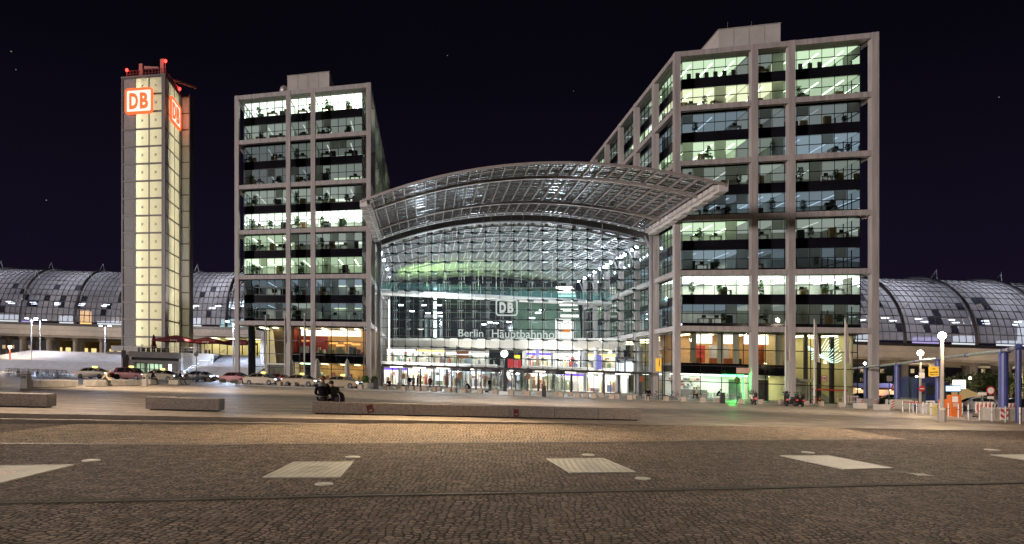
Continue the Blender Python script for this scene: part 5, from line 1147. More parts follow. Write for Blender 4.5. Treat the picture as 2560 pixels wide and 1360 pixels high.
# ------------------------------------------------------------------ bollards, bins
cub = mat('bollard_granite', (.40, .34, .29), .75, 0, .22, 6, .2, 50)
proto = thing('cube_bollard', 'x', 'bollard', (0, 0, 0), local=True); MB().bbox(-.26, .26, -.26, .26, .03, .5, .02).build('block', cub, proto); MB().box(-.2, .2, -.2, .2, -.05, .03).build('plinth', M['black'], proto)
used = [False]; RZ = math.atan2(E1[1], E1[0])
CUBES = [(523, 955), (555, 956.5), (585, 958), (604, 960), (638, 961), (667, 963), (700, 965), (735, 966), (768, 967), (834, 970), (869, 971.5), (902, 973),
 (973, 976), (1010, 977.5), (1046, 979), (1085, 980), (1122, 981.5), (1160, 983), (1200, 985), (1239, 986.5), (1278, 988.5), (1319, 990), (1402, 993.5), (1444, 995), (1486, 996.5), (1530, 998.5), (1575, 1000), (1620, 1002), (1665, 1003.5), (1709, 1005), (1757, 1007), (1792, 1007), (1853, 1010), (1901, 1011.5), (1951, 1013), (2016, 1014.5), (2052, 1016.5), (2103, 1019)]
BACK = [(963, 973.6), (996, 974.5), (1030, 976.5), (1064, 977.5), (1097, 978.7), (1134, 980), (1171, 982), (1312, 987.5), (1350, 989), (1388, 990.5), (1426, 991.5), (1465, 993), (1504, 994.5), (1543, 996.5), (1584, 998)]
def near_cube(u, row):
    if row == 'b': w_ = 'rear row cube before the glass hall, '
    elif u < 590: w_ = 'cube by the foot of the right stairs, '
    elif u < 910: w_ = 'cube in front of the taxi rank, '
    elif u < 1610: w_ = 'front row cube before the glass hall, '
    elif u < 1900: w_ = 'cube before the green lit cafe, '
    else: w_ = 'cube before the cream lobby, '
    return w_
from collections import Counter
cnt = Counter(); NUM = ['first', 'second', 'third', 'fourth', 'fifth', 'sixth', 'seventh', 'eighth', 'ninth', 'tenth', 'eleventh', 'twelfth', 'thirteenth', 'fourteenth', 'fifteenth', 'sixteenth', 'seventeenth', 'eighteenth']
for row, lst in (('f', CUBES), ('b', BACK)):
    for u, v in lst:
        w_ = near_cube(u, row); p = gp(u, v); place(proto, used, p, RZ+random.uniform(-.04, .04), 'stone bollard %s%s from the left' % (w_, NUM[cnt[w_]]), 'stone cube bollards along the square'); cnt[w_] += 1
def bin_(p, h, w_, m_, lab):
    t_ = thing('litter_bin', lab, 'litter bin', p); f = fr(p)
    MB(f).bbox(-w_/2, w_/2, -w_/2, w_/2, 0, h*.86, .03).build('body', m_, t_); MB(f).bbox(-w_*.55, w_*.55, -w_*.55, w_*.55, h*.9, h, .03).build('lid', m_, t_); MB(f).box(-w_*.35, w_*.35, -w_/2-.012, -w_/2+.01, h*.62, h*.8).build('opening', M['black'], t_); MB(f).box(-w_*.4, w_*.4, -w_*.4, w_*.4, h*.84, h*.91).build('neck', M['dark'], t_)
bin_(gp(65, 971), 1.0, .42, M['conc'], 'steel litter bin between the pale rear benches at the left edge'); bin_(gp(363, 965.5), 1.0, .36, M['conc'], 'grey litter bin beside the short rear bench')
bin_(gp(1806, 1008), 1.05, .42, M['dark'], 'dark litter bin before the green lit cafe door'); bin_(gp(1360, 992), 1.1, .42, M['dark'], 'dark litter bin before the revolving doors')
bin_(gp(940, 974), 1.0, .5, M['dark'], 'dark planter bin by the left corner column of the hall')
# planters
for u, lab in ((908, 'white tub with a round clipped bush beside the last taxi'), (930, 'white tub with a round clipped bush next to the hall corner')):
    p = gp(u, 973)+Vector((0, 1.2, 0)); p.z = zp(p.x, p.y); t_ = thing('planter', lab, 'planter', p); f = fr(p)
    MB(f).lathe((0, 0, 0), [(.3, 0), (.4, .75)], 12).build('tub', M['white'], t_); g = MB(); leaves(g, f(0, 0, .75), .45, 220, .75, .12); g.build('foliage', M['leaf'], t_, fix=False)
# ------------------------------------------------------------------ hatches, manholes
def rib_mat():
    m, t, o = nt('hatch_steel'); p = N(t, 'BsdfPrincipled', Roughness=.65, Metallic=.1); p.inputs['Specular IOR Level'].default_value = .25; L(t, p.outputs[0], o.inputs[0]); g = N(t, 'NewGeometry'); w_ = N(t, 'TexWave', Scale=2.6, Distortion=0.0); w_.bands_direction = 'X'; L(t, g.outputs['Position'], w_.inputs[0])
    n = N(t, 'TexNoise', Scale=3.0, Detail=6.0); L(t, g.outputs['Position'], n.inputs[0]); r = N(t, 'ValToRGB'); r.color_ramp.elements[0].color = (.16, .162, .145, 1); r.color_ramp.elements[1].color = (.37, .375, .335, 1); ad = N(t, 'Math', operation='MULTIPLY_ADD'); ad.inputs[1].default_value = .45; L(t, w_.outputs['Fac'], ad.inputs[0]); L(t, n.outputs[0], ad.inputs[2]); L(t, ad.outputs[0], r.inputs[0]); L(t, r.outputs[0], p.inputs['Base Color'])
    b = N(t, 'Bump', Strength=.6, Distance=.01); L(t, w_.outputs['Fac'], b.inputs['Height']); L(t, b.outputs[0], p.inputs['Normal']); return m
RM = rib_mat(); FRM = mat('hatch_frame', (.46, .45, .42), .6, .1, .15, 4, spec=.25)
for c, lab in ((((658, 1195), (850, 1195), (885, 1155), (735, 1157)), 'ribbed steel hatch with a round mark, below the left end of the long bench'), (((1425, 1184), (1590, 1182), (1508, 1147), (1366, 1148)), 'ribbed steel hatch between two small round lids, near the picture middle'),
               (((2110, 1175), (2235, 1172), (2070, 1140), (1950, 1140)), 'ribbed steel hatch set in the cobbles toward the right, fading at its far corner'), (((-260, 1222), (-30, 1217), (185, 1164), (-10, 1166)), 'ribbed steel hatch cut by the left picture edge with a pink mark'), (((2600, 1156), (2760, 1156), (2640, 1136), (2475, 1138)), 'ribbed steel hatch cut by the right picture edge')):
    P4 = [gc(*q) for q in c]; ce = sum(P4, Vector())/4; t_ = thing('floor_hatch', lab, 'hatch', ce, group='steel hatches in the cobbles')
    dr = lambda p, h_: Vector((p.x, p.y, zc(p.x)+h_))
    g = MB(); n = 6
    for i in range(n):
        a, b = i/n, (i+1)/n; w4 = [P4[0].lerp(P4[1], a), P4[0].lerp(P4[1], b), P4[3].lerp(P4[2], b), P4[3].lerp(P4[2], a)]; g._add([dr(q, .014) for q in w4], [(0, 1, 2, 3)])
    g.build('plate', RM, t_)
    g = MB()
    for i in range(4):
        a, b = P4[i], P4[(i+1) % 4]; ai, bi = a.lerp(ce, .03), b.lerp(ce, .03); g.hexa([dr(a, -.02), dr(b, -.02), dr(bi, -.02), dr(ai, -.02), dr(a, .022), dr(b, .022), dr(bi, .022), dr(ai, .022)])
    g.build('frame', FRM, t_)
    g = MB(); ux, uy = (P4[1]-P4[0])/2, (P4[3]-P4[0])/2
    for i in range(20):
        t0, t1 = 6.283*i/20, 6.283*(i+1)/20
        for r0, r1 in ((.34, .38), (.20, .23)):
            g._add([dr(ce+ux*r*math.cos(t)+uy*r*math.sin(t), .018) for r, t in ((r0, t0), (r1, t0), (r1, t1), (r0, t1))], [(0, 1, 2, 3)])
    g.build('round_mark', M['steel2'] if c[0][0] > 0 else mat('pink_mark', (.5, .3, .25), .6), t_, fix=False)
for u, v, r, lab in ((810, 1211, .14, 'pale round lid just below the ribbed hatch at centre left'), (1607, 1197, .14, 'pale round lid at the lower corner of the middle hatch'), (1471, 1137.5, .15, 'round lid above the middle hatch'), (882, 1143, .15, 'narrow round lid above the centre left hatch'), (228, 1152, .15, 'round lid set in the cobbles right of the pink marked hatch'), (2020, 1131.5, .16, 'round lid above the hatch toward the right'), (2480, 1125, .2, 'dark round lid in the cobbles at the right edge')):
    p = gc(u, v); f = lambda a, b, c_, p=p: Vector((p.x+a, p.y+b, zc(p.x+a)+c_)); t_ = thing('manhole_lid', lab, 'manhole cover', p, group='round lids in the cobbles'); MB(f).lathe((0, 0, 0), [(r, -.02), (r, .012), (r*.86, .016)], 20).build('rim', FRM, t_); MB(f).lathe((0, 0, .0), [(r*.8, .0), (r*.8, .02)], 18).build('cover', mat('lid_steel', (.34, .35, .33), .6, .1, .25, 9, spec=.25), t_)
p = gc(2302, 1187); g = MB(lambda a, b, c_: Vector((p.x+a, p.y+b, zc(p.x+a)+c_))); g._add([g.m(.26*(1 if i % 2 else .55)*math.cos(.8*i), .26*(1 if i % 2 else .55)*math.sin(.8*i), .008) for i in range(8)], [tuple(range(8))]); g.build('repair_patch', M['conc'], tag=('small pale jagged patch of mortar in the cobbles at the right', 'patch'), fix=False)
p = gc(317, 1097); g = MB(lambda a, b, c_: Vector((p.x+a, p.y+b, zc(p.x)+c_))); g.hexa([g.m(-.1, -.04, .008), g.m(.1, .1, .008), g.m(.11, .14, .008), g.m(-.1, 0, .008), g.m(-.1, -.04, .012), g.m(.1, .1, .02), g.m(.11, .14, .02), g.m(-.1, 0, .012)]); g.build('paper_scrap', M['white'], tag=('scrap of white paper lying on the cobbles at the left', 'litter'))
# ------------------------------------------------------------------ people
def person(loc, rz, pose, top, leg, lab, hair='hair', h=1.72, hood=False, shoe='black', look=0., extra=None):
    k = h/1.72; J = {}; B_ = []
    def j(n, x, y, z, r, par=None, m=None): J[n] = (Vector((x, y, z))*k, r*k); B_.append((n, par, m))
    if pose in ('sit', 'slump', 'lean'):
        pz = .56; ln = {'sit': .06, 'slump': .16, 'lean': .34}[pose]; dz = {'sit': 0, 'slump': -.04, 'lean': -.12}[pose]
        hp, kn, ft = (.10, 0, .53), (.13, .44, .54), (.13, .48, .07)
    elif pose == 'bend': pz = .93; ln = .42; dz = -.16; hp, kn, ft = (.09, 0, .88), (.10, .06, .48), (.10, -.02, .07)
    else: pz = .95; ln = .02; dz = 0; hp, kn, ft = (.09, 0, .90), (.10, .04, .49), (.11, -.01, .07)
    j('pel', 0, 0, pz, .15); j('waist', 0, ln*.25, pz+.20, .145, 'pel', 0); j('chest', 0, ln*.75, pz+.42+dz*.4, .165, 'waist', 0); j('neck', 0, ln*1.0, pz+.57+dz*.8, .065, 'chest', 0)
    hx = .03*math.sin(look); j('head0', hx, ln*1.12+.01, pz+.64+dz, .078, 'neck', 2); j('head1', hx*1.6, ln*1.2+.03, pz+.735+dz*1.05, .098, 'head0', 2); j('head2', hx*1.6, ln*1.2+.02, pz+.80+dz*1.05, .075, 'head1', 3)
    j('nose', hx*2+.11*math.sin(look), ln*1.2+.03+.115*math.cos(look), pz+.715+dz*1.05, .018, 'head1', 2)
    cz = pz+.47+dz*.5; cyy = ln*.8
    for s_, nm in ((-1, 'L'), (1, 'R')):
        j('sh'+nm, .19*s_, cyy, cz, .075, 'chest', 0)
        if pose in ('sit', 'slump', 'lean'): e_, w_ = (.25*s_, cyy+.06, cz-.27), (.14*s_, cyy+.28, pz+.10+(.05 if pose == 'sit' else 0))
        elif pose == 'bend': e_, w_ = (.22*s_, cyy+.12, cz-.26), (.15*s_, cyy+.28, cz-.42)
        else: e_, w_ = (.245*s_, cyy-.01, cz-.29), (.25*s_, cyy+.07, cz-.53)
        j('el'+nm, *e_, .052, 'sh'+nm, 0); j('wr'+nm, *w_, .034, 'el'+nm, 0)
        d = (Vector(w_)-Vector(e_)).normalized(); hp_ = Vector(w_)+d*.07; j('pm'+nm, *hp_, .034, 'wr'+nm, 2)
        sd = d.cross(Vector((s_, 0, .2))).normalized()
        for q in range(4): t = hp_+d*(.085-.012*abs(q-1.3))+sd*(.024*(q-1.5))+Vector((-.02*s_, 0, -.012)); j('f%d%s' % (q, nm), *t, .0095, 'pm'+nm, 2)
        t = Vector(w_)+d*.07+sd*.06; j('th'+nm, *t, .011, 'pm'+nm, 2)
        o = .0 if nm == 'L' else (.10 if pose == 'stand' else -.05)
        j('hp'+nm, hp[0]*s_, hp[1], hp[2], .105, 'pel', 1); j('kn'+nm, kn[0]*s_, kn[1]+o*.5, kn[2], .068, 'hp'+nm, 1); j('an'+nm, ft[0]*s_, ft[1]+o*(-.6), ft[2]+.03, .045, 'kn'+nm, 1); j('to'+nm, ft[0]*s_*1.1, ft[1]+o*(-.6)+.16, ft[2]-.035, .038, 'an'+nm, 4)
    names = [b[0] for b in B_]; me = bpy.data.meshes.new('person'); me.from_pydata([tuple(J[n][0]) for n in names], [(names.index(b[1]), i) for i, b in enumerate(B_) if b[1]], [])
    o = bpy.data.objects.new('tmp', me); COL.objects.link(o); md = o.modifiers.new('s', 'SKIN'); md.use_smooth_shade = True
    for i, n in enumerate(names): me.skin_vertices[0].data[i].radius = (J[n][1], J[n][1]*(.72 if n in ('chest', 'waist', 'pel') else 1)); me.skin_vertices[0].data[i].use_root = (i == 0)
    sb = o.modifiers.new('b', 'SUBSURF'); sb.levels = 1; sb.render_levels = 1
    dg = bpy.context.evaluated_depsgraph_get(); dg.update(); nm_ = bpy.data.meshes.new_from_object(o.evaluated_get(dg)); bpy.data.objects.remove(o); bpy.data.meshes.remove(me)
    nm_.materials.clear()
    for m_ in (M[top] if isinstance(top, str) else top, M[leg] if isinstance(leg, str) else leg, M['skin'], M[hair], M[shoe]): nm_.materials.append(m_)
    segs = [(J[b[1]][0], J[b[0]][0], b[2]) for b in B_ if b[1]]
    for p in nm_.polygons:
        c = p.center; best = 9; mi = 0
        for a, b, m_ in segs:
            ab = b-a; t = max(0, min(1, (c-a).dot(ab)/max(1e-9, ab.length_squared))); dd = (c-a-ab*t).length
            if dd < best: best = dd; mi = m_
        p.material_index = mi
    nm_.polygons.foreach_set('use_smooth', [True]*len(nm_.polygons))
    nm_.name = 'person'; r = bpy.data.objects.new('person', nm_); COL.objects.link(r); r.location = loc; r.rotation_euler.z = rz; r['label'] = lab; r['category'] = 'person'; ORG[r.name] = Vector((0, 0, 0))
    hd = J['head1'][0]; g = MB(lambda a, b, c: hd+Vector((a, b-.015, c+.03))); g.ball((0, 0, .015), .108*k, 10, .86); hm = g.build('hair', M[hair], r, smooth=True)
    if hood:
        nk = J['neck'][0]; g = MB(lambda a, b, c: nk+Vector((a, b, c))); g.lathe((0, -.07, -.07), [(.17, -.04), (.175, .02), (.13, .075), (.08, .06)], 12); g.build('hood', M['greyc'], r, smooth=True)
    if extra: extra(r, J, k)
    return r
M['navy'] = mat('navy_cloth', (.011, .010, .016), .95, 0, .3, 10, spec=.05); M['bluegrey'] = mat('bluegrey_cloth', (.06, .07, .11), .95, 0, .3, 10, spec=.05); M['cream'] = mat('cream_cloth', (.55, .46, .32), .95, 0, .2, 6, spec=.05); M['maroon'] = mat('maroon_cloth', (.12, .03, .03), .95, 0, .3, 8, spec=.05); M['greyc'] = mat('grey_cloth', (.16, .16, .17), .95, 0, .3, 8, spec=.05); M['denim'] = mat('denim', (.05, .07, .13), .95, 0, .3, 10, spec=.05); M['olive'] = mat('olive_cloth', (.05, .05, .035), .95, 0, .3, 8, spec=.05); M['fair'] = mat('fair_hair', (.16, .09, .05), .7, 0, .3, 30)
def trim(r, J, k):
    c = J['pel'][0]; g = MB(lambda a, b, c_: c+Vector((a, b, c_))); g.lathe((0, -.015, .075), [(.165, -.012), (.170, .0), (.165, .012)], 14); g.build('shirt_hem', M['greyc'], r, smooth=True)
# bench seats: the top of the long bench is .47 above the square; the pose is drawn with feet at 0 and a seat at .47
f = BN['long']; d_ = math.atan2(.2566, 1)
p = f(.36, .36, 0); person(p, d_+.05, 'slump', 'navy', 'black', 'person in a dark hooded jacket seen from behind, seated on the long bench', 'fair', 1.78, True, extra=trim)
p = f(.80, .50, 0); person(p, d_+.25, 'lean', 'olive', 'denim', 'dark haired person leaning forward beside the hooded figure', 'hair', 1.66, look=-1.2)
p = f(.95, .30, .47); bp = thing('backpack', 'black rounded backpack standing on the long bench beside the couple', 'backpack', p); q = fr(p)
g = MB(q); n = 12
g.prism([(-.19, 0), (.19, 0), (.2, .08), (.18, .22), (.12, .32), (.03, .37), (-.06, .36), (-.14, .27), (-.19, .13)], -.12, .12); g.build('bag_body', M['navy'], bp); g = MB(q); g.path([(.06, -.135, .01), (.075, -.135, .13), (.05, -.135, .24), (-.02, -.135, .33)], .009, 5); g.build('zip', M['steel'], bp); g = MB(q); g.path([(-.02, 0, .36), (0, 0, .42), (.05, 0, .37)], .012, 5); g.build('handle', M['black'], bp)
g = MB(q); g.prism([(-.12, .03), (.04, .03), (.03, .17), (-.1, .17)], -.15, -.12); g.build('front_pocket', M['black'], bp)
E = BN['b2']
def cloth(r, J, k):
    g = MB(lambda a, b, c: Vector((a, b, c))); g.grid(lambda x, y: Vector((-.34+.68*x, .02+.5*y+.03*math.sin(9*x), .66-.1*y*y-.5*max(0, y-.8)+.02*math.sin(12*x+5*y))), 12, 10); g.build('draped_cloth', M['cream'], r, smooth=True, fix=False)
p = E(1.9, .3, .03); person(p, R(-80), 'lean', 'cream', 'greyc', 'hunched person wrapped in a cream cloth on a rear bench', 'fair', 1.65, extra=cloth)
p = BN['b3'](1.3, .4, .03); person(p, R(-70), 'slump', 'navy', 'black', 'person in black with outstretched legs on the short rear bench', 'hair', 1.75)
for a, top, leg, hh, lab in ((.5, 'bluegrey', 'greyc', 'hair', 'person in blue on the rear bench with three sitters, nearest the camera'), (1.6, 'navy', 'denim', 'fair', 'person in dark clothes, middle of the three sitters on a rear bench'), (2.8, 'black', 'black', 'hair', 'person in black, farthest of the three sitters on a rear bench')):
    p = BN['b4'](a, .4, .03); person(p, R(-75+20*a), 'sit' if a < 2 else 'lean', top, leg, lab, hh)
def bag(r, J, k):
    g = MB(); g.bbox(-.16, .16, -.28, -.1, 1.05*k, 1.42*k, .05); g.build('backpack', M['maroon'], r)
for u, v, rz, pose, top, leg, lab, ex in ((1075, 974, .3, 'stand', 'maroon', 'black', 'person with a maroon backpack standing alone before the pale shop window', bag), (1023, 972, 2.6, 'stand', 'navy', 'black', 'dark standing person, left of the group before the bakery shop', None), (1033, 974, .5, 'stand', 'greyc', 'maroon', 'standing person with maroon trousers, middle of the group before the bakery shop', None), (1043, 973, -1.2, 'stand', 'navy', 'denim', 'dark standing person, right of the group before the bakery shop', None), (1224, 979, -.6, 'stand', 'navy', 'black', 'dark person standing with a bag before the revolving doors', None)):
    person(gp(u, v), rz, pose, top, leg, lab, h=1.72, extra=ex)
for u, v, lab in ((974, 976.5, 'hunched dark person sitting on a cube before the first shop'), (1174, 983, 'dark person sitting on a cube before the revolving doors'), (1621, 1002.5, 'dark person sitting on a cube left of the yellow taxi sign')):
    p = gp(u, v)+Vector((0, .1, .02)); person(p, 2.9 if u != 1174 else 1.2, 'lean', 'navy', 'black', lab)
p = gp(1217, 982); t_ = MB(fr(p)); t_.lathe((0, 0, 0), [(.2, 0), (.24, .12), (.2, .26), (.06, .3)], 10).build('travel_bag', M['black'], tag=('black bag on the ground beside the person at the revolving doors', 'bag'), org=p)
# cafe seats
def chair(p, rz, lab):
    t_ = thing('cafe_chair', lab, 'chair', p, rz, 'cafe chairs'); MB().box(-.2, .2, -.2, .2, .43, .47).build('seat', M['steel'], t_); MB().box(-.2, .2, -.22, -.19, .47, .85).build('backrest', M['steel'], t_)
    for x in (-.18, .18):
        for y in (-.18, .18): MB().tube((x, y, 0), (x, y, .44), .015, 4).build('leg', M['steel'], t_)
def table(p, lab):
    t_ = thing('cafe_table', lab, 'table', p, group='cafe tables'); q = fr(p); MB(q).box(-.35, .35, -.35, .35, .7, .73).build('tabletop', M['steel'], t_); MB(q).tube((0, 0, 0), (0, 0, .7), .03, 6).build('stem', M['steel2'], t_); MB(q).lathe((0, 0, 0), [(.22, 0), (.05, .06)], 8).build('foot', M['steel2'], t_)
ck = ['first', 'second', 'third', 'fourth', 'fifth', 'sixth']
for i, u in enumerate((1740, 1762, 1778, 1800, 1826, 1846)):
    p = gy(u, 80-.0*i); p.z += .06; table(p, 'small steel table before the green lit cafe, %s from the left' % ck[i])
    for s_ in (-1, 1): q_ = p+Vector((.62*s_, .1*s_, 0)); chair(q_, R(-90*s_), 'steel chair on the %s side of the %s cafe table' % ('west' if s_ < 0 else 'east', ck[i]))
for u, y, rz, pose, top, lab in ((1733, 79.8, -1.57, 'sit', 'greyc', 'person in grey seated at the first cafe table'), (1743.5, 79.6, 1.57, 'sit', 'cream', 'person in a pale top seated facing the grey figure'), (1793, 79.7, -1.4, 'lean', 'navy', 'dark person bent over the fourth cafe table')):
    p = gy(u, y); p.z += .06; person(p, rz, pose, top, 'black', lab)
for u, lab in ((690, 'dark seated person seen over the taxi roofs, left of two'), (697.5, 'dark seated person seen over the taxi roofs, right of two')):
    p = gy(u, 92); p.z += .35; person(p, 3.0, 'sit', 'navy', 'black', lab)
for x, y, lab in ((-61.2, 123.3, 'person at a terrace table behind the railing, left one'), (-60.3, 123.3, 'person at a terrace table behind the railing, right one')):
    person(PT(x, y, 4.3), 1.0, 'sit', 'greyc', 'denim', lab)
# ------------------------------------------------------------------ cars
def car(lab, loc, rz, paint, cat='taxi', sign=True, tall=0., grp='taxis waiting at the rank', lights=True, L_=4.6):
    t_ = thing('taxi' if sign else 'parked_car', lab, cat, loc, rz, grp); k = L_/4.6; h = tall
    lo = [(-2.3, .45), (-2.27, .78), (-2.15, .95), (-1.6, 1.0), (1.0, .98), (1.9, .84), (2.22, .7), (2.3, .48), (2.25, .28), (1.95, .24), (-1.95, .24), (-2.25, .3)]
    hi = [(-1.75-.3*(h > 0), .98), (-1.15-.6*(h > 0), 1.38+h), (-.6, 1.45+h), (.15, 1.44+h), (.55, 1.33+h), (1.25, .97)]
    g = MB()
    def loft(prof, ys):
        n = len(prof); m_ = len(ys)
        pts = [Vector((x*k*sx, y, z)) for y, sx, zz in ys for x, z in [(a, b if b < .9 or zz == 0 else b-zz) for a, b in prof]]
        f = [(i*n+q, i*n+(q+1) % n, (i+1)*n+(q+1) % n, (i+1)*n+q) for i in range(m_-1) for q in range(n)]+[tuple(range(n)), tuple(range((m_-1)*n+n-1, (m_-1)*n-1, -1))]
        g._add(pts, f)
    loft(lo, [(-.88, .97, .03), (-.80, 1, 0), (.80, 1, 0), (.88, .97, .03)])
    n = len(hi); w0, w1 = .80, .60; pts = []
    for s_ in (-1, 1): pts += [Vector((x*k, s_*(w0+(w1-w0)*(z-.97)/(.48+h)), z)) for x, z in hi]
    g._add(pts, [tuple(range(n)), tuple(range(2*n-1, n-1, -1))]+[(i, n+i, n+(i+1) % n, (i+1) % n) for i in range(n)])
    b = g.build('body', paint, t_)
    wg = M['carglass']; W = lambda x, z: w0+(w1-w0)*(z-.97)/(.48+h)+.006
    for s_ in (-1, 1):
        sh = [[(-1.45, 1.03), (-1.02-.4*(h > 0), 1.33+h), (-.38, 1.38+h), (-.38, 1.03)], [(-.3, 1.03), (-.3, 1.38+h), (.18, 1.36+h), (.5, 1.27+h), (1.0, 1.03)]]
        for q in sh: g = MB(); g._add([Vector((x*k, s_*W(x, z), z)) for x, z in q], [tuple(range(len(q)))]); g.build('side_window', wg, t_, fix=False)
        for x in (-1.38, 1.42):
            w_ = MB(lambda a, b_, c, x=x, s_=s_: Vector((x*k+a, s_*.79+c*s_, .32+b_))).lathe((0, 0, 0), [(.32, -.1), (.33, 0), (.32, .1), (.24, .115)], 16).build('wheel', M['rubber'], t_); g = MB(lambda a, b_, c, x=x, s_=s_: Vector((x*k+a, s_*.79+c*s_, .32+b_))); g.lathe((0, 0, 0), [(.21, .10), (.20, .13), (.05, .12)], 10); g.build('rim', M['rim'], w_)
        g = MB(); g.box(.62*k, .8*k, s_*.86-.0, s_*1.02, 1.0, 1.13) if s_ > 0 else g.box(.62*k, .8*k, -1.02, -.86, 1.0, 1.13); g.build('mirror', paint, t_)
        MB().bbox(2.1*k, 2.27*k, *(sorted((s_*.5, s_*.84))), .62, .76, .02).build('headlight', M['headl'] if lights else M['chrome'], t_); MB().box(-2.3*k, -2.2*k, *(sorted((s_*.5, s_*.85))), .7, .88).build('tail_light', M['taill'], t_)
        MB().box(-.2, -.02, *(sorted((s_*.875, s_*.89))), .82, .86).build('door_handle', M['chrome'], t_)
    for q in ([(.62, 1.30+h, .55), (1.2, .99, .74)], [(-1.22-.55*(h > 0), 1.34+h, .55), (-1.72-.3*(h > 0), 1.0, .74)]):
        (xa, za, wa), (xb, zb, wb) = q; o = .012 if xa > 0 else -.012; g = MB(); g._add([Vector((xa*k+o, -wa, za+.012)), Vector((xb*k+o, -wb, zb+.012)), Vector((xb*k+o, wb, zb+.012)), Vector((xa*k+o, wa, za+.012))], [(0, 1, 2, 3)]); g.build('windscreen' if xa > 0 else 'rear_window', wg, t_, fix=False)
    MB().box(2.24*k, 2.3*k, -.42, .42, .5, .66).build('grille', M['black'], t_); MB().box(2.26*k, 2.312*k, -.26, .26, .36, .46).build('number_plate', M['white'], t_)
    MB().box(-1.9*k, 1.9*k, -.7, .7, .16, .26).build('underbody', M['black'], t_)
    if sign: s__ = MB().bbox(-.1, .1, -.32, .32, 1.45+h, 1.63+h, .04).build('roof_sign', M['taxisign'], t_); g = MB(); addtext(g, 'TAXI', .15, lambda x, y, z: Vector((x*1.0, -.325-z, 1.48+h+y)), .004); 
    return t_
def paintm(name, col): m = mat(name, col, .28, .1, .04, 2); m.node_tree.nodes['Principled BSDF'].inputs['Coat Weight'].default_value = .6; return m
M['carglass'] = mat('car_glass', (.02, .025, .025), .06, 0, .1, 1, spec=.8); M['headl'] = emit('headlight', (.9, .95, 1), 4); M['taill'] = mat('tail_lens', (.4, .02, .02), .2, 0, .1, 4, em=1.2, emcol=(1, .05, .04)); M['taxisign'] = emit('taxi_sign', (1, .78, .22), 2.6)
ivory = paintm('ivory_paint', (.29, .235, .15)); redp = paintm('red_car_paint', (.22, .014, .014)); dkp = paintm('dark_car_paint', (.03, .035, .05))
ca = math.atan2(-.275, .9615)
for u, v, m_, lab, kw in ((651, 962.5, ivory, 'ivory taxi at the rank, leftmost of three before the left block', {}), (749, 966.5, ivory, 'ivory taxi at the rank, middle of three before the left block', {}), (852, 971, ivory, 'ivory taxi at the rank, rightmost of three beside the planters', {}),
                          (226, 946.5, ivory, 'ivory taxi with lit roof sign beside the bicycle racks', {}), (397, 953, ivory, 'ivory taxi in front of the green lit terrace doors', {}), (318, 949.5, redp, 'red van shaped taxi between two ivory taxis', {'tall': .2})):
    p = gp(u, v)+Vector((0, .9, 0)); p.z = zp(p.x, p.y); car(lab, p, ca+(.1 if u < 420 else 0), m_, **kw)
for u, y, m_, lab in ((592, 90, redp, 'red car passing behind the left block corner column'), (503, 92, dkp, 'dark car waiting at the foot of the right stairs'), (700, 92, redp, 'red car behind the gap between two ivory taxis')):
    p = gy(u, y); car(lab, p, ca, m_, 'car', False, grp='cars behind the taxi rank')
# ------------------------------------------------------------------ bicycles and scooters
def bike(fc='dark'):
    t_ = thing('bicycle', 'x', 'bicycle', (0, 0, 0), local=True)
    for x in (-.52, .52):
        g = MB(); n = 18
        for i in range(n): a, b = 6.283*i/n, 6.283*(i+1)/n; g.tube((x+.33*math.cos(a), 0, .34+.33*math.sin(a)), (x+.33*math.cos(b), 0, .34+.33*math.sin(b)), .02, 5)
        w_ = g.build('wheel', M['rubber'], t_); g = MB()
        for i in range(8): a = 6.283*i/8; g.tube((x, 0, .34), (x+.31*math.cos(a), 0, .34+.31*math.sin(a)), .005, 3)
        g.build('spokes', M['chrome'], w_)
    g = MB(); g.path([(-.52, 0, .34), (-.2, 0, .82), (.36, 0, .80), (-.08, 0, .3), (-.52, 0, .34)], .022, 5); g.tube((-.22, 0, .88), (-.08, 0, .3), .02, 5); g.path([(.52, 0, .34), (.36, 0, .8), (.33, 0, .98)], .02, 5); g.build('frame', M[fc], t_)
    g = MB(); g.path([(.22, -.27, 1.02), (.33, -.1, 1.0), (.33, .1, 1.0), (.22, .27, 1.02)], .015, 5); g.build('handlebar', M['black'], t_)
    MB().bbox(-.36, -.1, -.07, .07, .9, .97, .02).build('saddle', M['black'], t_)
    g = MB(); g.lathe((-.08, 0, .3), [(.09, -.01), (.09, .01)], 8); g.tube((-.08, -.12, .3), (.02, -.12, .17), .012, 4); g.tube((-.08, .12, .3), (-.18, .12, .43), .012, 4); g.build('crank', M['steel2'], t_)
    return t_
bk = bike(); used = [False]; random.seed(3)
for i in range(18):
    u = 22+i*8.0; p = gy(u, 81.5+random.uniform(-.5, .5)); place(bk, used, p, random.uniform(.5, 1.25)*(1 if i % 3 else -1), 'dark bicycle in the rack at the left, %s from the left' % NUM[i], 'bicycles in the long rack')
used = [True]
for u, v, rz, lab in ((487, 955, .3, 'dark bicycle by the round sign at the foot of the right stairs'), (500, 956, .9, 'dark bicycle leaning right of the round sign'), (1646, 1000, .2, 'bicycle parked by the yellow taxi sign post'), (1686, 1001, .1, 'bicycle parked at the corner of the taller block'), (1850, 1006, .9, 'bicycle before the green lit cafe next to the hanging sign'), (2352, 1036, .15, 'black bicycle by the grey lamp post, left one of two'), (2376, 1038, .3, 'black bicycle by the orange box, right one of two'), (2222, 1023, 1.1, 'bicycle tangled in ivy beside the striped concrete block'), (908, 972, .4, 'bicycle between the two planters')):
    place(bk, used, gp(u, v), rz, lab, 'bicycles parked on the square')
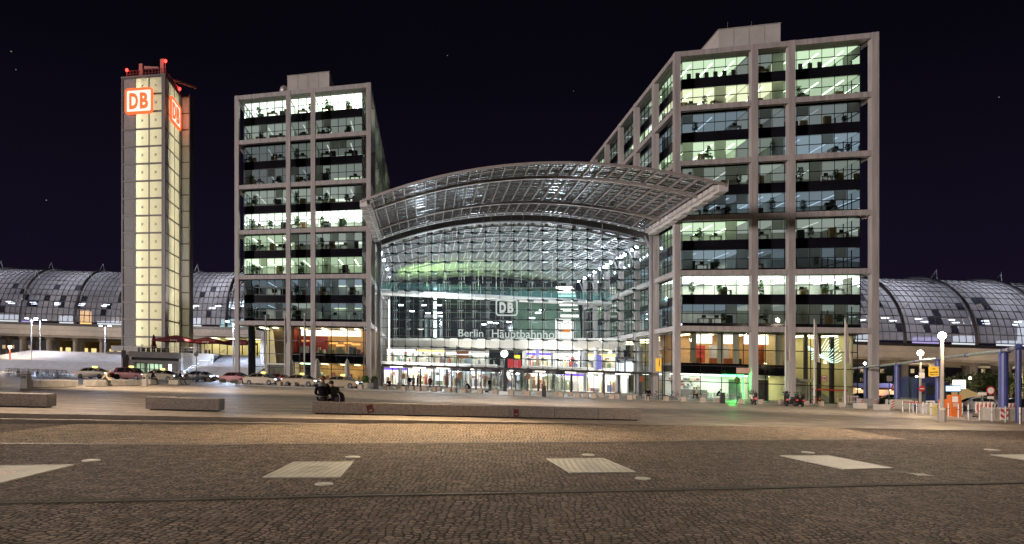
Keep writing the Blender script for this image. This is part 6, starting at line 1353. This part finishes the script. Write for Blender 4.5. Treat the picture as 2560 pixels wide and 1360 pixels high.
ob = bike('orange'); place(ob, [False], gp(2042, 1015.5), .05, 'bicycle with an orange fork beside the white flagpole', 'bicycles parked on the square')
t_ = thing('bicycle_rack', 'long low steel bicycle rack with hoops at the left edge', 'bicycle rack', gy(90, 80.8)); g = MB()
a, b = gy(15, 80.6), gy(168, 80.6)
for h_ in (.35, .95): MB().tube(a+Vector((0, 0, h_)), b+Vector((0, 0, h_)), .03, 5, raw=True).build('rail', M['steel2'], t_)
for i in range(12): q = a.lerp(b, i/11); MB().tube(q, q+Vector((0, 0, .98)), .03, 5, raw=True).build('rack_post', M['steel2'], t_)
def scooter(lab, p, rz, bc):
    t_ = thing('motor_scooter', lab, 'scooter', p, rz, 'scooters parked before the lobby')
    for x in (-.58, .58):
        w_ = MB(lambda a, b, c, x=x: Vector((x+a, c, .25+b))).lathe((0, 0, 0), [(.18, -.07), (.25, -.05), (.25, .05), (.18, .07)], 14).build('wheel', M['rubber'], t_); MB(lambda a, b, c, x=x: Vector((x+a, c, .25+b))).lathe((0, 0, 0), [(.13, -.075), (.13, .075)], 10).build('rim', M['chrome'], w_)
    g = MB(); g.prism([(-.85, .5), (-.8, .72), (-.3, .78), (-.1, .6), (.0, .3), (.35, .28), (.5, .75), (.56, .95), (.66, .92), (.7, .45), (.5, .3), (.3, .16), (-.2, .18), (-.45, .4)], -.15, .15); g.build('body', bc, t_)
    MB().bbox(-.82, -.12, -.15, .15, .78, .88, .04).build('seat', M['black'], t_); MB().ball((-.78, 0, 1.02), .2, 10).build('top_box', M['black'], t_, smooth=True)
    g = MB(); g.path([(.45, -.33, 1.08), (.56, -.1, 1.02), (.56, .1, 1.02), (.45, .33, 1.08)], .022, 5); g.tube((.56, 0, .9), (.56, 0, 1.02), .04, 6); g.build('handlebar', M['black'], t_)
    for s_ in (-1, 1): g = MB(); g.tube((.5, s_*.2, 1.05), (.52, s_*.3, 1.25), .01, 4); g.ball((.52, s_*.3, 1.28), .06, 8); g.build('mirror', M['black'], t_)
    g = MB(); g.hexa([Vector(q) for q in ((.6, -.2, .95), (.62, -.2, .95), (.62, .2, .95), (.6, .2, .95), (.48, -.17, 1.4), (.5, -.17, 1.4), (.5, .17, 1.4), (.48, .17, 1.4))]); g.build('windshield', M['cupg'], t_); MB().ball((.68, 0, .8), .09, 8).build('headlight', M['chrome'], t_); MB().box(-.9, -.84, -.08, .08, .56, .64).build('tail_light', M['taill'], t_)
M['cupg'] = glass('windshield_glass', (.7, .75, .75), .15, (.3, .3, .3))
bkp = paintm('black_scooter', (.025, .025, .03)); mrn = paintm('maroon_scooter', (.09, .015, .02))
for u, v, rz, m_, lab in ((1884, 1012, 1.45, mrn, 'dark maroon scooter beside the green lit column'), (1967, 1014.5, 1.25, bkp, 'black scooter before the dark poster, left of its close pair'), (1976, 1015.5, 1.9, bkp, 'black scooter before the dark poster, right of its close pair'), (1999.5, 1016, 1.55, bkp, 'black scooter in front of the white curtained door')): scooter(lab, gp(u, v), rz, m_)
# ------------------------------------------------------------------ signs
def post_sign(p, h, lab, board, cat='sign', pm='dark', r=.045, name='sign_post'):
    t_ = thing(name, lab, cat, p); f = fr(p); MB(f).tube((0, 0, -.05), (0, 0, h), r, 6).build('pole', M[pm], t_); board(t_, f); return t_
def disc(t_, f, z, r, m_, ring_=None, bar=None, y=-.07):
    d = MB(lambda a, b, c: f(a, y+c, z+b)).lathe((0, 0, 0), [(r, -.015), (r, .015)], 24).build('disc', m_, t_)
    if ring_: MB(lambda a, b, c: f(a, y+c, z+b)).lathe((0, 0, 0), [(r*.74, -.02), (r*.74, -.016)], 24).build('disc_face', ring_, d)
    if bar: MB(lambda a, b, c: f(a, y+c, z+b)).box(-r*.72, r*.72, -r*.16, r*.16, -.024, -.016).build('bar', bar, d)
def plate(t_, f, x0, x1, z0, z1, m_, name='board', y=-.07): return MB(f).box(x0, x1, y-.02, y+.02, z0, z1).build(name, m_, t_)
redl = mat('sign_red', (.50, .03, .03), .4, 0, .1, 4); whl = mat('sign_white', (.75, .73, .70), .4, 0, .08, 4); yel = mat('sign_yellow', (.80, .50, .05), .5, 0, .1, 4, em=.25, emcol=(1, .6, .08)); brw = mat('sign_brown', (.20, .10, .06), .5, 0, .2, 4)
post_sign(gy(491, 80), 3.7, 'dark round sign seen from behind at the right stairs', lambda t_, f: disc(t_, f, 3.45, .28, M['steel2']))
post_sign(gy(309, 88), 4.4, 'dark upright board on a thin post above the red van', lambda t_, f: plate(t_, f, -.3, .3, 2.9, 3.9, M['dark'], y=0))
post_sign(gp(1142, 984), 5.0, 'dark signpost with two direction boards before the first revolving doors', lambda t_, f: (plate(t_, f, .05, 1.25, 4.1, 4.42, brw), plate(t_, f, .05, 1.25, 3.66, 3.98, brw), plate(t_, f, .1, .55, 1.55, 2.25, brw, 'notice')))
post_sign(gp(1319, 989), 2.9, 'thin dark post with a square brown notice by the revolving doors', lambda t_, f: plate(t_, f, -.22, .28, 1.75, 2.35, brw))
post_sign(gp(1604, 996), 2.9, 'post with a reddish brown notice left of the seated figure on a cube', lambda t_, f: plate(t_, f, -.25, .25, 1.9, 2.55, mat('notice_red', (.30, .08, .04), .5)))
post_sign(gp(1008, 974), 2.4, 'small brown notice board on a stand before the bakery shop', lambda t_, f: (plate(t_, f, -.22, .22, 1.3, 1.9, brw), plate(t_, f, -.22, .22, .35, .65, M['dark'], 'lower_board')))
def taxi_sign(t_, f):
    plate(t_, f, -.3, .28, 3.0, 4.35, yel); g = MB(); g.hexa([f(.05, -.105, 3.52), f(.11, -.105, 3.52), f(.11, -.095, 3.52), f(.05, -.095, 3.52), f(.03, -.105, 3.95), f(.13, -.105, 4.0), f(.13, -.095, 4.0), f(.03, -.095, 3.95)]); g.hexa([f(.05, -.105, 3.95), f(.13, -.105, 4.0), f(.13, -.095, 4.0), f(.05, -.095, 3.95), f(.09, -.105, 4.26), f(.13, -.105, 4.26), f(.13, -.095, 4.26), f(.09, -.095, 4.26)]); g.box(.05, .12, -.105, -.095, 3.3, 3.4); g.build('dark_mark', M['black'], t_); MB(f).tube((.42, 0, 0), (.42, 0, 4.4), .08, 6).build('second_pole', M['dark'], t_)
post_sign(gp(1646, 1001), 4.3, 'upright yellow taxi sign on two dark posts at the hall corner', taxi_sign)
post_sign(gp(1842, 1009), 3.6, 'pinkish board on a tall post before the green lit cafe', lambda t_, f: (plate(t_, f, -.05, 1.3, 3.0, 3.55, mat('pink_board', (.45, .30, .26), .5)), MB(f).ball((0, -.1, 2.3), .28, 8, 1.5).build('hanging_plant', M['leaf'], t_)))
f2 = fr(gy(2301, 60))
t_ = thing('no_entry_disc', 'red no entry disc on the smaller street lamp', 'sign', f2(0, -.2, 1.9)); disc(t_, f2, 2.05, .28, redl, None, whl, -.2)
g = MB(f2); g.box(-.25, .25, -.22, -.18, 3.0, 3.5); g.build('board', whl, thing('small_white_board', 'small pale notice above the red no entry disc', 'sign', f2(0, -.2, 3.2)))
post_sign(gy(2475, 52), 2.2, 'round white prohibition sign with red ring on a pole behind the bollards', lambda t_, f: (disc(t_, f, 2.0, .34, redl, whl), plate(t_, f, -.25, .25, 1.35, 1.55, whl)))
post_sign(gy(2454, 53), 1.9, 'short post with a pale crossboard left of the prohibition sign', lambda t_, f: plate(t_, f, -.35, .35, 1.6, 1.85, whl))
post_sign(gy(2223, 74), 3.6, 'thin grey post with warning triangle behind the wide column', lambda t_, f: (MB(lambda a, b, c: f(a+.5, b, c)).prism([(-.4, 2.0), (.4, 2.0), (0, 2.7)], -.08, -.05).build('triangle', redl, t_), MB(lambda a, b, c: f(a+.5, b, c)).prism([(-.22, 2.1), (.22, 2.1), (0, 2.5)], -.09, -.082).build('triangle_face', whl, t_), plate(t_, f, -.3, .3, 2.9, 3.5, M['conc'])))
# ------------------------------------------------------------------ blue pipeline on posts
PP = [(2164, 78, .24), (2243, 67, .29), (2345, 55, .22), (2508.5, 43, .27), (2546, 39.5, .16)]; HP = 4.55
pl_ = thing('pipeline', 'raised blue and steel pipe running on blue posts at the right', 'pipeline', gy(2345, 55)); tops = []
for i, (u, y, r) in enumerate(PP):
    p = gy(u, y); ztop = zp(p.x, p.y)+HP; tp = Vector((p.x, p.y, ztop)); tops.append(tp)
    MB().tube(p+Vector((0, 0, -.2)), tp-Vector((0, 0, .12)), r, 14, raw=True).build('post', M['blue'], pl_, smooth=False)
    if i < 4: MB(fr(tp)).box(-r*1.25, r*1.25, -.2, .2, -.16, -.08).build('saddle', M['blue'], pl_)
tops.insert(0, tops[0]+(tops[0]-tops[1])*.55)
galv = mat('galvanised_pipe', (.42, .42, .46), .35, .6, .2, 2)
for p, q in zip(tops, tops[1:]):
    MB().tube(p, q, .12, 12, raw=True).build('pipe', galv, pl_, smooth=False)
    for t in (.0, .5): c = p.lerp(q, t); d = (q-p).normalized(); MB().tube(c-d*.07, c+d*.07, .17, 12, raw=True).build('flange', M['blue'], pl_)
g = MB(); e_ = tops[-1]; d = (tops[-1]-tops[-2]).normalized(); g.path([e_-d*.1, e_+d*.12+Vector((0, 0, .02)), e_+d*.2-Vector((0, 0, .15))], .19, 12); g.build('elbow', M['blue'], pl_)
stripe_r = mat('barrier_red', (.5, .05, .04), .5, 0, .1, 3)
def block_(p, w_, d, h, lab, ends=(1, 1), chev=False):
    t_ = thing('concrete_block', lab, 'concrete block', p, group='striped concrete blocks at the pipe posts'); f = fr(p); MB(f).bbox(-w_/2, w_/2, -d/2, d/2, -.1, h, .05).build('body', M['concl'] if not chev else M['conc'], t_)
    for s_, on in zip((-1, 1), ends):
        if not on: continue
        x0 = s_*w_/2-(.0 if s_ < 0 else .34); b = MB(f).box(x0, x0+.34, -d/2-.02, -d/2-.004, .08, h-.04).build('striped_board', whl, t_); g = MB(f); k_ = 3
        for i in range(k_): z0 = .1+(h-.2)*i/k_; dz = (h-.2)/k_; g.hexa([f(x0+.01, -d/2-.028, z0), f(x0+.33, -d/2-.028, z0+dz*.45*s_*-1+dz*.2), f(x0+.33, -d/2-.021, z0+dz*.45*s_*-1+dz*.2), f(x0+.01, -d/2-.021, z0), f(x0+.01, -d/2-.028, z0+dz*.5), f(x0+.33, -d/2-.028, z0+dz*.95+dz*.45*s_*-1-dz*.25), f(x0+.33, -d/2-.021, z0+dz*.95+dz*.45*s_*-1-dz*.25), f(x0+.01, -d/2-.021, z0+dz*.5)])
        g.build('red_stripe', stripe_r, b)
block_(gy(2167, 76.3), 1.9, 1.0, .85, 'pale concrete block with striped ends at the farthest pipe post'); block_(gy(2247, 65.4), 2.1, 1.0, .95, 'concrete block with striped end at the second pipe post', (1, 0))
block_(gy(2331, 54), 1.5, 1.0, .8, 'concrete block at the pipe post behind the bicycles', (0, 1)); block_(gy(2517, 42.6), 2.5, 1.3, .82, 'large grey concrete block with red white arrow board at the widest pipe post', (0, 0), True)
f = fr(gy(2510, 41.9)); t_ = thing('arrow_board', 'red and white arrow board leaning on the large grey concrete block', 'sign', f(0, 0, .4)); MB(f).box(-.26, .26, -.03, 0, .05, .8).build('board', whl, t_); g = MB(f)
for z in (.12, .48):
    for s_ in (-1, 1): g.hexa([f(0, -.04, z), f(.25*s_, -.04, z+.16), f(.25*s_, -.032, z+.16), f(0, -.032, z), f(0, -.04, z+.17), f(.25*s_, -.04, z+.33), f(.25*s_, -.032, z+.33), f(0, -.032, z+.17)])
g.build('red_chevron', stripe_r, t_)
for u, v, w_, lab in ((2150, 1021, 1.0, 'low white concrete kerb block left of the wide column'), (2204, 1025, 1.2, 'low white concrete kerb block right of the wide column')): p = gp(u, v); MB(fr(p)).bbox(-w_/2, w_/2, -.3, .3, -.05, .5, .04).build('kerb_block', M['concl'], tag=(lab, 'concrete block'), org=p)
# yellow notice on the pipe post
p = gy(2334, 54.3); f = fr(p); t_ = thing('yellow_sign', 'yellow notice with a wavy emblem hanging below the pipe', 'sign', f(0, 0, 3)); MB(f).box(-.42, .42, -.03, 0, 3.05, 3.85).build('board', yel, t_); g = MB(f)
for z in (3.62, 3.70): g.path([(-.14, -.04, z-.02), (-.05, -.04, z+.03), (.03, -.04, z-.02), (.12, -.04, z+.03)], .013, 4)
random.seed(4)
for zb, n_, hh in ((3.33, 9, .15), (3.15, 12, .09)):
    for i in range(n_): x = -.33+.66*i/n_; g.box(x, x+.66/n_*random.uniform(.45, .8), -.04, -.032, zb-(.03 if random.random() < .2 else 0), zb+hh*random.choice((.6, .65, 1)))
g.build('worn_lettering', M['black'], t_)
# steel bollards
proto = thing('steel_bollard', 'x', 'bollard', (0, 0, 0), local=True); MB().tube((0, 0, -.05), (0, 0, .92), .05, 10).build('post', M['steel'], proto); MB().lathe((0, 0, .92), [(.052, 0), (.045, .03), (.02, .045)], 10).build('cap', M['steel'], proto); MB().lathe((0, 0, .55), [(.054, 0), (.054, .04)], 10).build('band', M['dark'], proto); used = [False]
for i, (u, v) in enumerate(((2257, 1031), (2274, 1032.5), (2283, 1030.5), (2292, 1034), (2308, 1036.5), (2328, 1038.5), (2349, 1040.5), (2371, 1042), (2396, 1045), (2406, 1036), (2421, 1048), (2449, 1050.5), (2480, 1053.5), (2514, 1056), (2550, 1060))): place(proto, used, gp(u, v), 0, 'slim steel bollard in the row at the right edge, %s from the left' % NUM[i], 'slim steel bollards at the right')
t_ = thing('tape_rail', 'red and white tape strung between steel bollards', 'barrier tape', gp(2290, 1033)); g = MB(); a, b = gp(2257, 1031), gp(2308, 1036.5); z_ = Vector((0, 0, .82)); MB().hexa([a+z_, b+z_, b+z_+Vector((0, .01, 0)), a+z_+Vector((0, .01, 0)), a+z_*1.1, b+z_*1.1, b+z_*1.1+Vector((0, .01, 0)), a+z_*1.1+Vector((0, .01, 0))]).build('tape', stripe_r, t_)
# orange cabinet, lit panels, barriers
p = gy(2385, 47); f = fr(p); t_ = thing('orange_cabinet', 'orange utility cabinet with pasted papers behind the bicycles', 'cabinet', p); MB(f).bbox(-.36, .36, -.25, .25, 0, 1.55, .03).build('body', M['orange'], t_); MB(f).box(-.3, .12, -.262, -.25, 1.05, 1.45).build('paper', whl, t_); MB(f).box(-.24, .14, -.262, -.25, .7, 1.0).build('paper', mat('pink_paper', (.6, .35, .3), .6), t_)
p = gy(2361, 47.5); f = fr(p); t_ = thing('orange_crate', 'small orange box on a stand left of the orange cabinet', 'box', p); MB(f).bbox(-.32, .28, -.2, .2, .62, 1.2, .03).build('box_body', M['orange'], t_)
for x in (-.25, .22): MB(f).box(x-.02, x+.02, -.05, .05, 0, .62).build('leg', M['dark'], t_)
p = gy(2333, 50); f = fr(p); MB(f).bbox(-.2, .2, -.15, .15, 0, .75, .03).build('yellow_box', mat('pale_yellow_box', (.55, .50, .22), .6), tag=('pale yellow box standing among the bollards before the bicycles', 'box'), org=p)
p = gy(2381, 62); f = fr(p); t_ = thing('lit_timetable', 'blue lit timetable panel above the orange cabinet', 'display board', p); MB(f).box(-.75, .75, -.1, .1, 1.85, 2.5).build('case', M['dark'], t_); MB(f).box(-.68, .68, -.12, -.1, 1.93, 2.42).build('lit_face', emit('timetable_blue', (.45, .72, 1), 2.2), t_)
for x in (-.6, .6): MB(f).tube((x, 0, 0), (x, 0, 1.9), .05, 6).build('leg', M['dark'], t_)
p = gy(2398, 98); f = fr(p); t_ = thing('lit_billboard', 'bright white lit billboard under the right viaduct', 'billboard', p); MB(f).box(-.9, .9, -.1, .1, 2.6, 3.9).build('lit_face', emit('billboard_white', (1, .95, .88), 3), t_); MB(f).tube((0, .2, 0), (0, .2, 2.6), .1, 6).build('pole', M['dark'], t_)
for u, y, w_, lab in ((2461, 47, 1.3, 'red and white slatted barrier left of the widest pipe post'), (2532, 46, 1.1, 'red and white slatted barrier behind the pipe elbow'), (2129, 78, 1.6, 'red and white barrier beside the wide column at far left of the works')):
    p = gy(u, y); f = fr(p); t_ = thing('works_barrier', lab, 'barrier', p)
    for z in (.35, .95): MB(f).box(-w_/2, w_/2, -.02, .02, z, z+.16).build('board', whl, t_)
    for i in range(9): MB(f).box(-w_/2+w_*i/9, -w_/2+w_*i/9+.07, -.03, .03, .3, 1.1).build('slat', stripe_r if i % 2 else whl, t_)
    for s_ in (-1, 1): MB(f).box(s_*w_/2-.03, s_*w_/2+.03, -.25, .25, 0, .12).build('foot', M['rubber'], t_)
p = gy(2492, 47.5); f = fr(p); t_ = thing('stripe_fence', 'low white fence panel with dark diagonal stripes behind the widest pipe post', 'fence', p); MB(f).box(-1, 1.2, -.02, .02, .5, 1.0).build('panel', whl, t_); g = MB(f)
for i in range(8): x = -.95+i*.26; g.hexa([f(x, -.03, .52), f(x+.1, -.03, .52), f(x+.1, -.022, .52), f(x, -.022, .52), f(x+.12, -.03, .98), f(x+.22, -.03, .98), f(x+.22, -.022, .98), f(x+.12, -.022, .98)])
g.build('diagonal_stripe', M['dark'], t_); MB(f).box(-.9, 1.1, -.2, .2, 0, .1).build('foot', M['conc'], t_); MB(f).box(0, .1, -.05, .05, .1, .5).build('leg', M['dark'], t_)
for u, y, x0, x1, lab in ((2118, 77, -.6, .6, 'short row of white railings under the first pipe stretch'),):
    p = gy(u, y); f = fr(p); t_ = thing('railing', lab, 'railing', p); MB(f).box(-1.2, 1.4, -.03, .03, .9, .98).build('rail', M['steel'], t_)
    for i in range(5): MB(f).tube((-1.1+i*.58, 0, 0), (-1.1+i*.58, 0, .9), .04, 5).build('post', M['steel'], t_)
# truck
p = gy(2328, 66); tk = thing('truck', 'blue tarpaulin covered truck parked behind the works fence', 'truck', p, R(170)); tarp = mat('blue_tarp', (.03, .033, .11), .55, 0, .25, 1.2, .3, 3); cabp = paintm('blue_cab_paint', (.02, .025, .08))
g = MB(); g.prism([(-1.25, 1.15), (1.25, 1.15), (1.25, 3.1), (1.1, 3.3), (-1.1, 3.3), (-1.25, 3.1)], -5.2, -.2); tb = g.build('cargo_cover', tarp, tk); g = MB()
for i in range(7): y = -5.1+i*.8; g.box(-1.27, 1.27, y, y+.05, 1.15, 3.1)
g.build('cover_strap', M['blue'], tb); MB().box(-1.24, 1.24, -5.2, -.2, .9, 1.15).build('flatbed', M['steel2'], tk)
MB().hexa([(-1.2, -.1, .6), (1.2, -.1, .6), (1.2, 1.75, .6), (-1.2, 1.75, .6), (-1.1, 0, 2.75), (1.1, 0, 2.75), (1.1, 1.4, 2.75), (-1.1, 1.4, 2.75)]).build('cab', cabp, tk)
MB().hexa([(-1.05, 1.62, 1.6), (1.05, 1.62, 1.6), (1.05, 1.66, 1.6), (-1.05, 1.66, 1.6), (-1.0, 1.44, 2.5), (1.0, 1.44, 2.5), (1.0, 1.47, 2.5), (-1.0, 1.47, 2.5)]).build('windscreen', M['carglass'], tk); MB().box(-1.2, 1.2, 1.7, 1.95, .45, 1.0).build('bumper', M['white'], tk)
for s_ in (-1, 1):
    MB().box(*sorted((s_*.7, s_*1.1)), 1.95, 1.98, .65, .85).build('headlight', M['chrome'], tk); MB().box(*sorted((s_*1.15, s_*1.19)), .3, 1.2, 1.6, 2.4).build('side_window', M['carglass'], tk)
    for y in (1.0, -3.6): w_ = MB(lambda a, b, c, y=y, s_=s_: Vector((s_*1.02+c, y+a, .5+b))).lathe((0, 0, 0), [(.48, -.14), (.5, 0), (.48, .14)], 16).build('wheel', M['rubber'], tk); MB(lambda a, b, c, y=y, s_=s_: Vector((s_*1.02+c, y+a, .5+b))).lathe((0, 0, 0), [(.26, -.16), (.26, .16)], 10).build('rim', M['steel'], w_)
# market stalls under the viaduct
for u, y, w_, lab in ((2195, 118, 7, 'red and white market stall with lit awning under the right viaduct'), (2255, 122, 5, 'second market stall with red stripe farther under the right viaduct')):
    p = gy(u, y); f = fr(p); t_ = thing('market_stall', lab, 'market stall', p); MB(f).box(-w_/2, w_/2, 0, 2.5, 0, 1.1).build('counter', M['red'], t_); MB(f).box(-w_/2, w_/2, 2.5, 2.6, 1.1, 2.5).build('back_wall', M['white'], t_); MB(f).hexa([f(-w_/2-.3, -.8, 2.35), f(w_/2+.3, -.8, 2.35), f(w_/2+.3, 2.7, 2.9), f(-w_/2-.3, 2.7, 2.9), f(-w_/2-.3, -.8, 2.55), f(w_/2+.3, -.8, 2.55), f(w_/2+.3, 2.7, 3.3), f(-w_/2-.3, 2.7, 3.3)]).build('awning', M['white'], t_); MB(f).box(-w_/2, w_/2, -.83, -.8, 2.2, 2.5).build('awning_edge', stripe_r, t_); MB(f).box(-w_/2+.3, w_/2-.3, .5, 1.5, 2.2, 2.3).build('lamp', M['O'], t_)
p = gy(2400, 112); f = fr(p); t_ = thing('lit_tent', 'cream tent glowing from inside under the right viaduct', 'tent', p); g = MB(f); g._add([f(-4, 0, 0), f(4, 0, 0), f(4, 6, 0), f(-4, 6, 0), f(-4, 0, 1.6), f(4, 0, 1.6), f(4, 6, 1.6), f(-4, 6, 1.6), f(-1, 3, 3.6), f(1, 3, 3.6)], [(0, 1, 5, 4), (1, 2, 6, 5), (2, 3, 7, 6), (3, 0, 4, 7), (4, 5, 9, 8), (5, 6, 9), (6, 7, 8, 9), (7, 4, 8)]); g.build('tent_cloth', mat('tent_cloth', (.5, .36, .16), .8, 0, .1, 1, em=.35, emcol=(1, .66, .28)), t_)
# ------------------------------------------------------------------ trees, far buildings
def tree(x, y, h, r, lab, seed, m_='leafd', grp='trees beyond the viaduct'):
    random.seed(seed); p = Vector((x, y, zp(x, min(y, 200)))); t_ = thing('tree', lab, 'tree', p, group=grp); q = fr(p)
    g = MB(q); g.tube((0, 0, -.3), (.1, 0, h*.45), .28, 7, .16); br = []
    for i in range(7):
        a = random.random()*6.28; e = (r*.6*math.cos(a), r*.6*math.sin(a), h*random.uniform(.5, .85)); g.tube((.08, 0, h*random.uniform(.3, .45)), e, .12, 5, .04); br.append(e)
    g.build('trunk', M['bark'], t_); g = MB(q)
    for e in br+[(0, 0, h*.85), (r*.3, 0, h*.7), (-r*.35, .2, h*.62)]:
        rr = r*random.uniform(.32, .55)
        for i in range(170):
            v = Vector((random.gauss(0, 1), random.gauss(0, 1), random.gauss(0, .8))).normalized()*rr*random.random()**.45; c = Vector(e)+v; d1 = Vector((random.uniform(-1, 1), random.uniform(-1, 1), random.uniform(-1, 1))).normalized()*random.uniform(.16, .34); d2 = d1.orthogonal().normalized()*d1.length*.6
            g._add([q(*(c-d1)), q(*(c+d2)), q(*(c+d1)), q(*(c-d2))], [(0, 1, 2, 3)])
    g.build('crown', M[m_], t_, fix=False)
TN = ['bushy dark tree beyond the right viaduct, %s from the left' % n for n in NUM]
for i, (u, y, h, r) in enumerate(((2138, 196, 9, 5), (2215, 200, 9, 5), (2330, 195, 9, 5.5), (2385, 128, 5.2, 3.2), (2430, 130, 6, 4), (2452, 196, 9, 5), (2480, 131, 6.5, 4), (2525, 129, 6, 4), (2556, 195, 9, 5.5), (2600, 150, 7, 4))): tree((u-1280)/FX*y, y, h, r, TN[i], 40+i)
def farb(x0, x1, y, h, lab, wm, seed):
    random.seed(seed); p = Vector((x0, y, -S*x0-2)); f = fr(p); t_ = thing('distant_building', lab, 'building', p); MB(f).box(0, x1-x0, 0, 12, -6, h).build('wall', mat('far_wall', (.06, .055, .06), .8, 0, .3, .1), t_)
    n = int((x1-x0)/4)
    for i in range(n):
        for j in range(int(h/3.4)):
            if random.random() < .32 and i+j < 90: MB(f).box(1+i*4, 2.4+i*4, -.1, 0, 1+j*3.3, 2.6+j*3.3).build('lit_window', wm, t_)
fw = emit('far_window', (1, .75, .4), .55)
farb(105, 190, 260, 13, 'dark distant building beyond the right viaduct with few lit windows', fw, 5); farb(190, 270, 240, 12, 'dark distant building at the far right beyond the trees', fw, 6); farb(-330, -175, 300, 11, 'dark distant building at the far left beyond the viaduct', fw, 8); farb(-75, 10, 330, 10, 'dark distant block hidden deep behind the hall', fw, 9)
for x, y, z, en, col in ((118, 122, 4, 1500, (.25, .35, 1)), (100, 165, 5, 2500, (1, .7, .4)), (128, 170, 5, 2500, (.9, .8, .5)), (72, 118, 6.5, 1200, (.4, .35, 1)), (97, 112, 3.4, 700, (1, .7, .4))): lamp('works_glow', 'POINT', (x, y, zp(x, y)+z), en, col, .5)
p = gy(2178, 104); t_ = thing('blue_floodlight', 'violet blue floodlight glowing on a pole under the right viaduct', 'floodlight', p); f = fr(p); MB(f).tube((0, 0, 0), (0, 0, 6.2), .08, 6).build('pole', M['steel2'], t_); MB(f).ball((.3, 0, 6.3), .34, 10).build('lens', emit('violet_lens', (.45, .4, 1), 18), t_, smooth=True); MB(f).ball((-1.0, 0, 6.2), .2, 10).build('lens', M['flood'], t_, smooth=True)
# ------------------------------------------------------------------ office plants and desks
random.seed(11)
PLN = {('left', 0, 0): 3, ('left', 0, 2): 4}
def oplant(p, h, dark, lab):
    t_ = thing('potted_plant', lab, 'plant', p, group='plants in the office windows'); f = fr(p); MB(f).lathe((0, 0, 0), [(.16, 0), (.22, .35)], 8).build('pot', M['white'], t_); g = MB(f); g.tube((0, 0, .3), (0, 0, h*.6), .03, 4); g.build('stem', M['bark'], t_); g = MB(); leaves(g, f(0, 0, .55), .42, 130, h-.5, .17); g.build('foliage', M['leafl'] if not dark else M['leaf'], t_, fix=False)
M['leafl'] = mat('lit_leaf', (.10, .24, .05), .6, 0, .5, 8)  # lighter leaf colour paints in the light of bright rooms
BN_ = ('first', 'middle', 'third')
def odesk(p, lab, m_):
    t_ = thing('office_desk', lab, 'desk', p, group='desks behind the office windows'); f = F; q = fr(p)
    MB(q).box(-.8, .8, -.35, .35, .7, .75).build('desktop', m_, t_); MB(q).box(-.78, -.7, -.33, .33, 0, .7).build('side_panel', m_, t_); MB(q).box(.7, .78, -.33, .33, 0, .7).build('side_panel', m_, t_); MB(q).box(-.25, .3, .05, .1, .82, 1.2).build('monitor', M['black'], t_)
def ocab(p, lab, m_, h):
    t_ = thing('office_cabinet', lab, 'cabinet', p, group='cabinets behind the office windows'); q = fr(p); MB(q).bbox(-.45, .45, -.22, .22, 0, h, .02).build('carcass', m_, t_); MB(q).box(-.01, .01, -.235, -.22, .05, h-.05).build('door_gap', M['dark'], t_)
def ochair(p, lab):
    t_ = thing('office_chair', lab, 'chair', p, group='chair backs at the top windows'); q = fr(p); MB(q).bbox(-.28, .28, -.06, .06, .55, 1.35, .05).build('backrest', M['black'], t_); MB(q).box(-.26, .26, -.05, .45, .45, .53).build('seat', M['black'], t_); MB(q).tube((0, .2, 0), (0, .2, .45), .04, 6).build('stem', M['steel2'], t_)
for bays, z0, row, codes, side in FURN:
    for i, (p, q) in enumerate(bays):
        w_ = '%s floor, %s bay, %s block' % (ORD[row], BN_[i], 'shorter' if side == 'left' else 'taller')
        lit = codes[i] in 'WGY'
        if side == 'right' and row == 0 and i != 1:
            for c in range(6 if i == 0 else 4): ochair(F(p+1.2+c*1.15, GB+.9, z0-.25), '%s dark chair back in the %s' % (NUM[c], w_))
            continue
        wide = q-p > 6
        if random.random() < (.95 if lit else .7): oplant(F(p+(q-p)*random.uniform(.1, .45 if wide else .9), GB+random.uniform(.4, .7), z0-.1), random.uniform(1.5, 2.3), not lit, '%s leafy plant behind the %s' % ('green' if lit else 'dark', w_))
        if wide and random.random() < .6: oplant(F(p+(q-p)*random.uniform(.55, .92), GB+random.uniform(.4, .7), z0-.1), random.uniform(1.0, 1.6), not lit, 'low bushy plant right of the taller one, ' + w_)
        for c in range(2 if wide else 1):
            lo = (.08, .52)[c] if wide else .2
            if random.random() < .8: odesk(F(p+(q-p)*random.uniform(lo, lo+.34), GB+random.uniform(.55, .9), z0-.05), '%s office desk with monitor, %s' % (('left hand', 'right hand')[c] if wide else 'single', w_), M['wood'] if random.random() < .4 else M['white'])
            if random.random() < .75: ocab(F(p+(q-p)*random.uniform(lo, lo+.34), GB+random.uniform(1.3, 2.2), z0-.05), '%s office cabinet, %s' % (('left hand plain', 'right hand plain')[c] if wide else 'single plain', w_), M['wood'] if random.random() < .5 else M['black'], random.uniform(1.1, 1.7))
# cars and lights under the right viaduct
for u, y, m_, lab in ((2146, 100, dkp, 'dark car parked under the viaduct left of the wide column'), (2228, 96, ivory, 'pale car under the viaduct behind the second pipe post'), (2440, 66, paintm('silver_paint', (.4, .4, .42)), 'silver car with its nose behind the slatted barrier'), (2530, 70, dkp, 'dark car behind the pipe elbow at the right edge')):
    p = gy(u, y); car(lab, p, ca+math.pi, m_, 'car', False, grp='cars parked under the right viaduct')
for u, y, h_, lab in ((2190, 130, 4.2, 'small warm lamp on a post among the market stalls'), (2292, 135, 5.2, 'small warm lamp on a post behind the truck'), (2425, 125, 5, 'small warm lamp on a post behind the lit tent'), (2470, 140, 5.4, 'small warm lamp on a post among the trees at the right')):
    post_lamp(gy(u, y), h_, .22, lab, 30, 900, (1, .74, .42), 'dark', pr=.06)
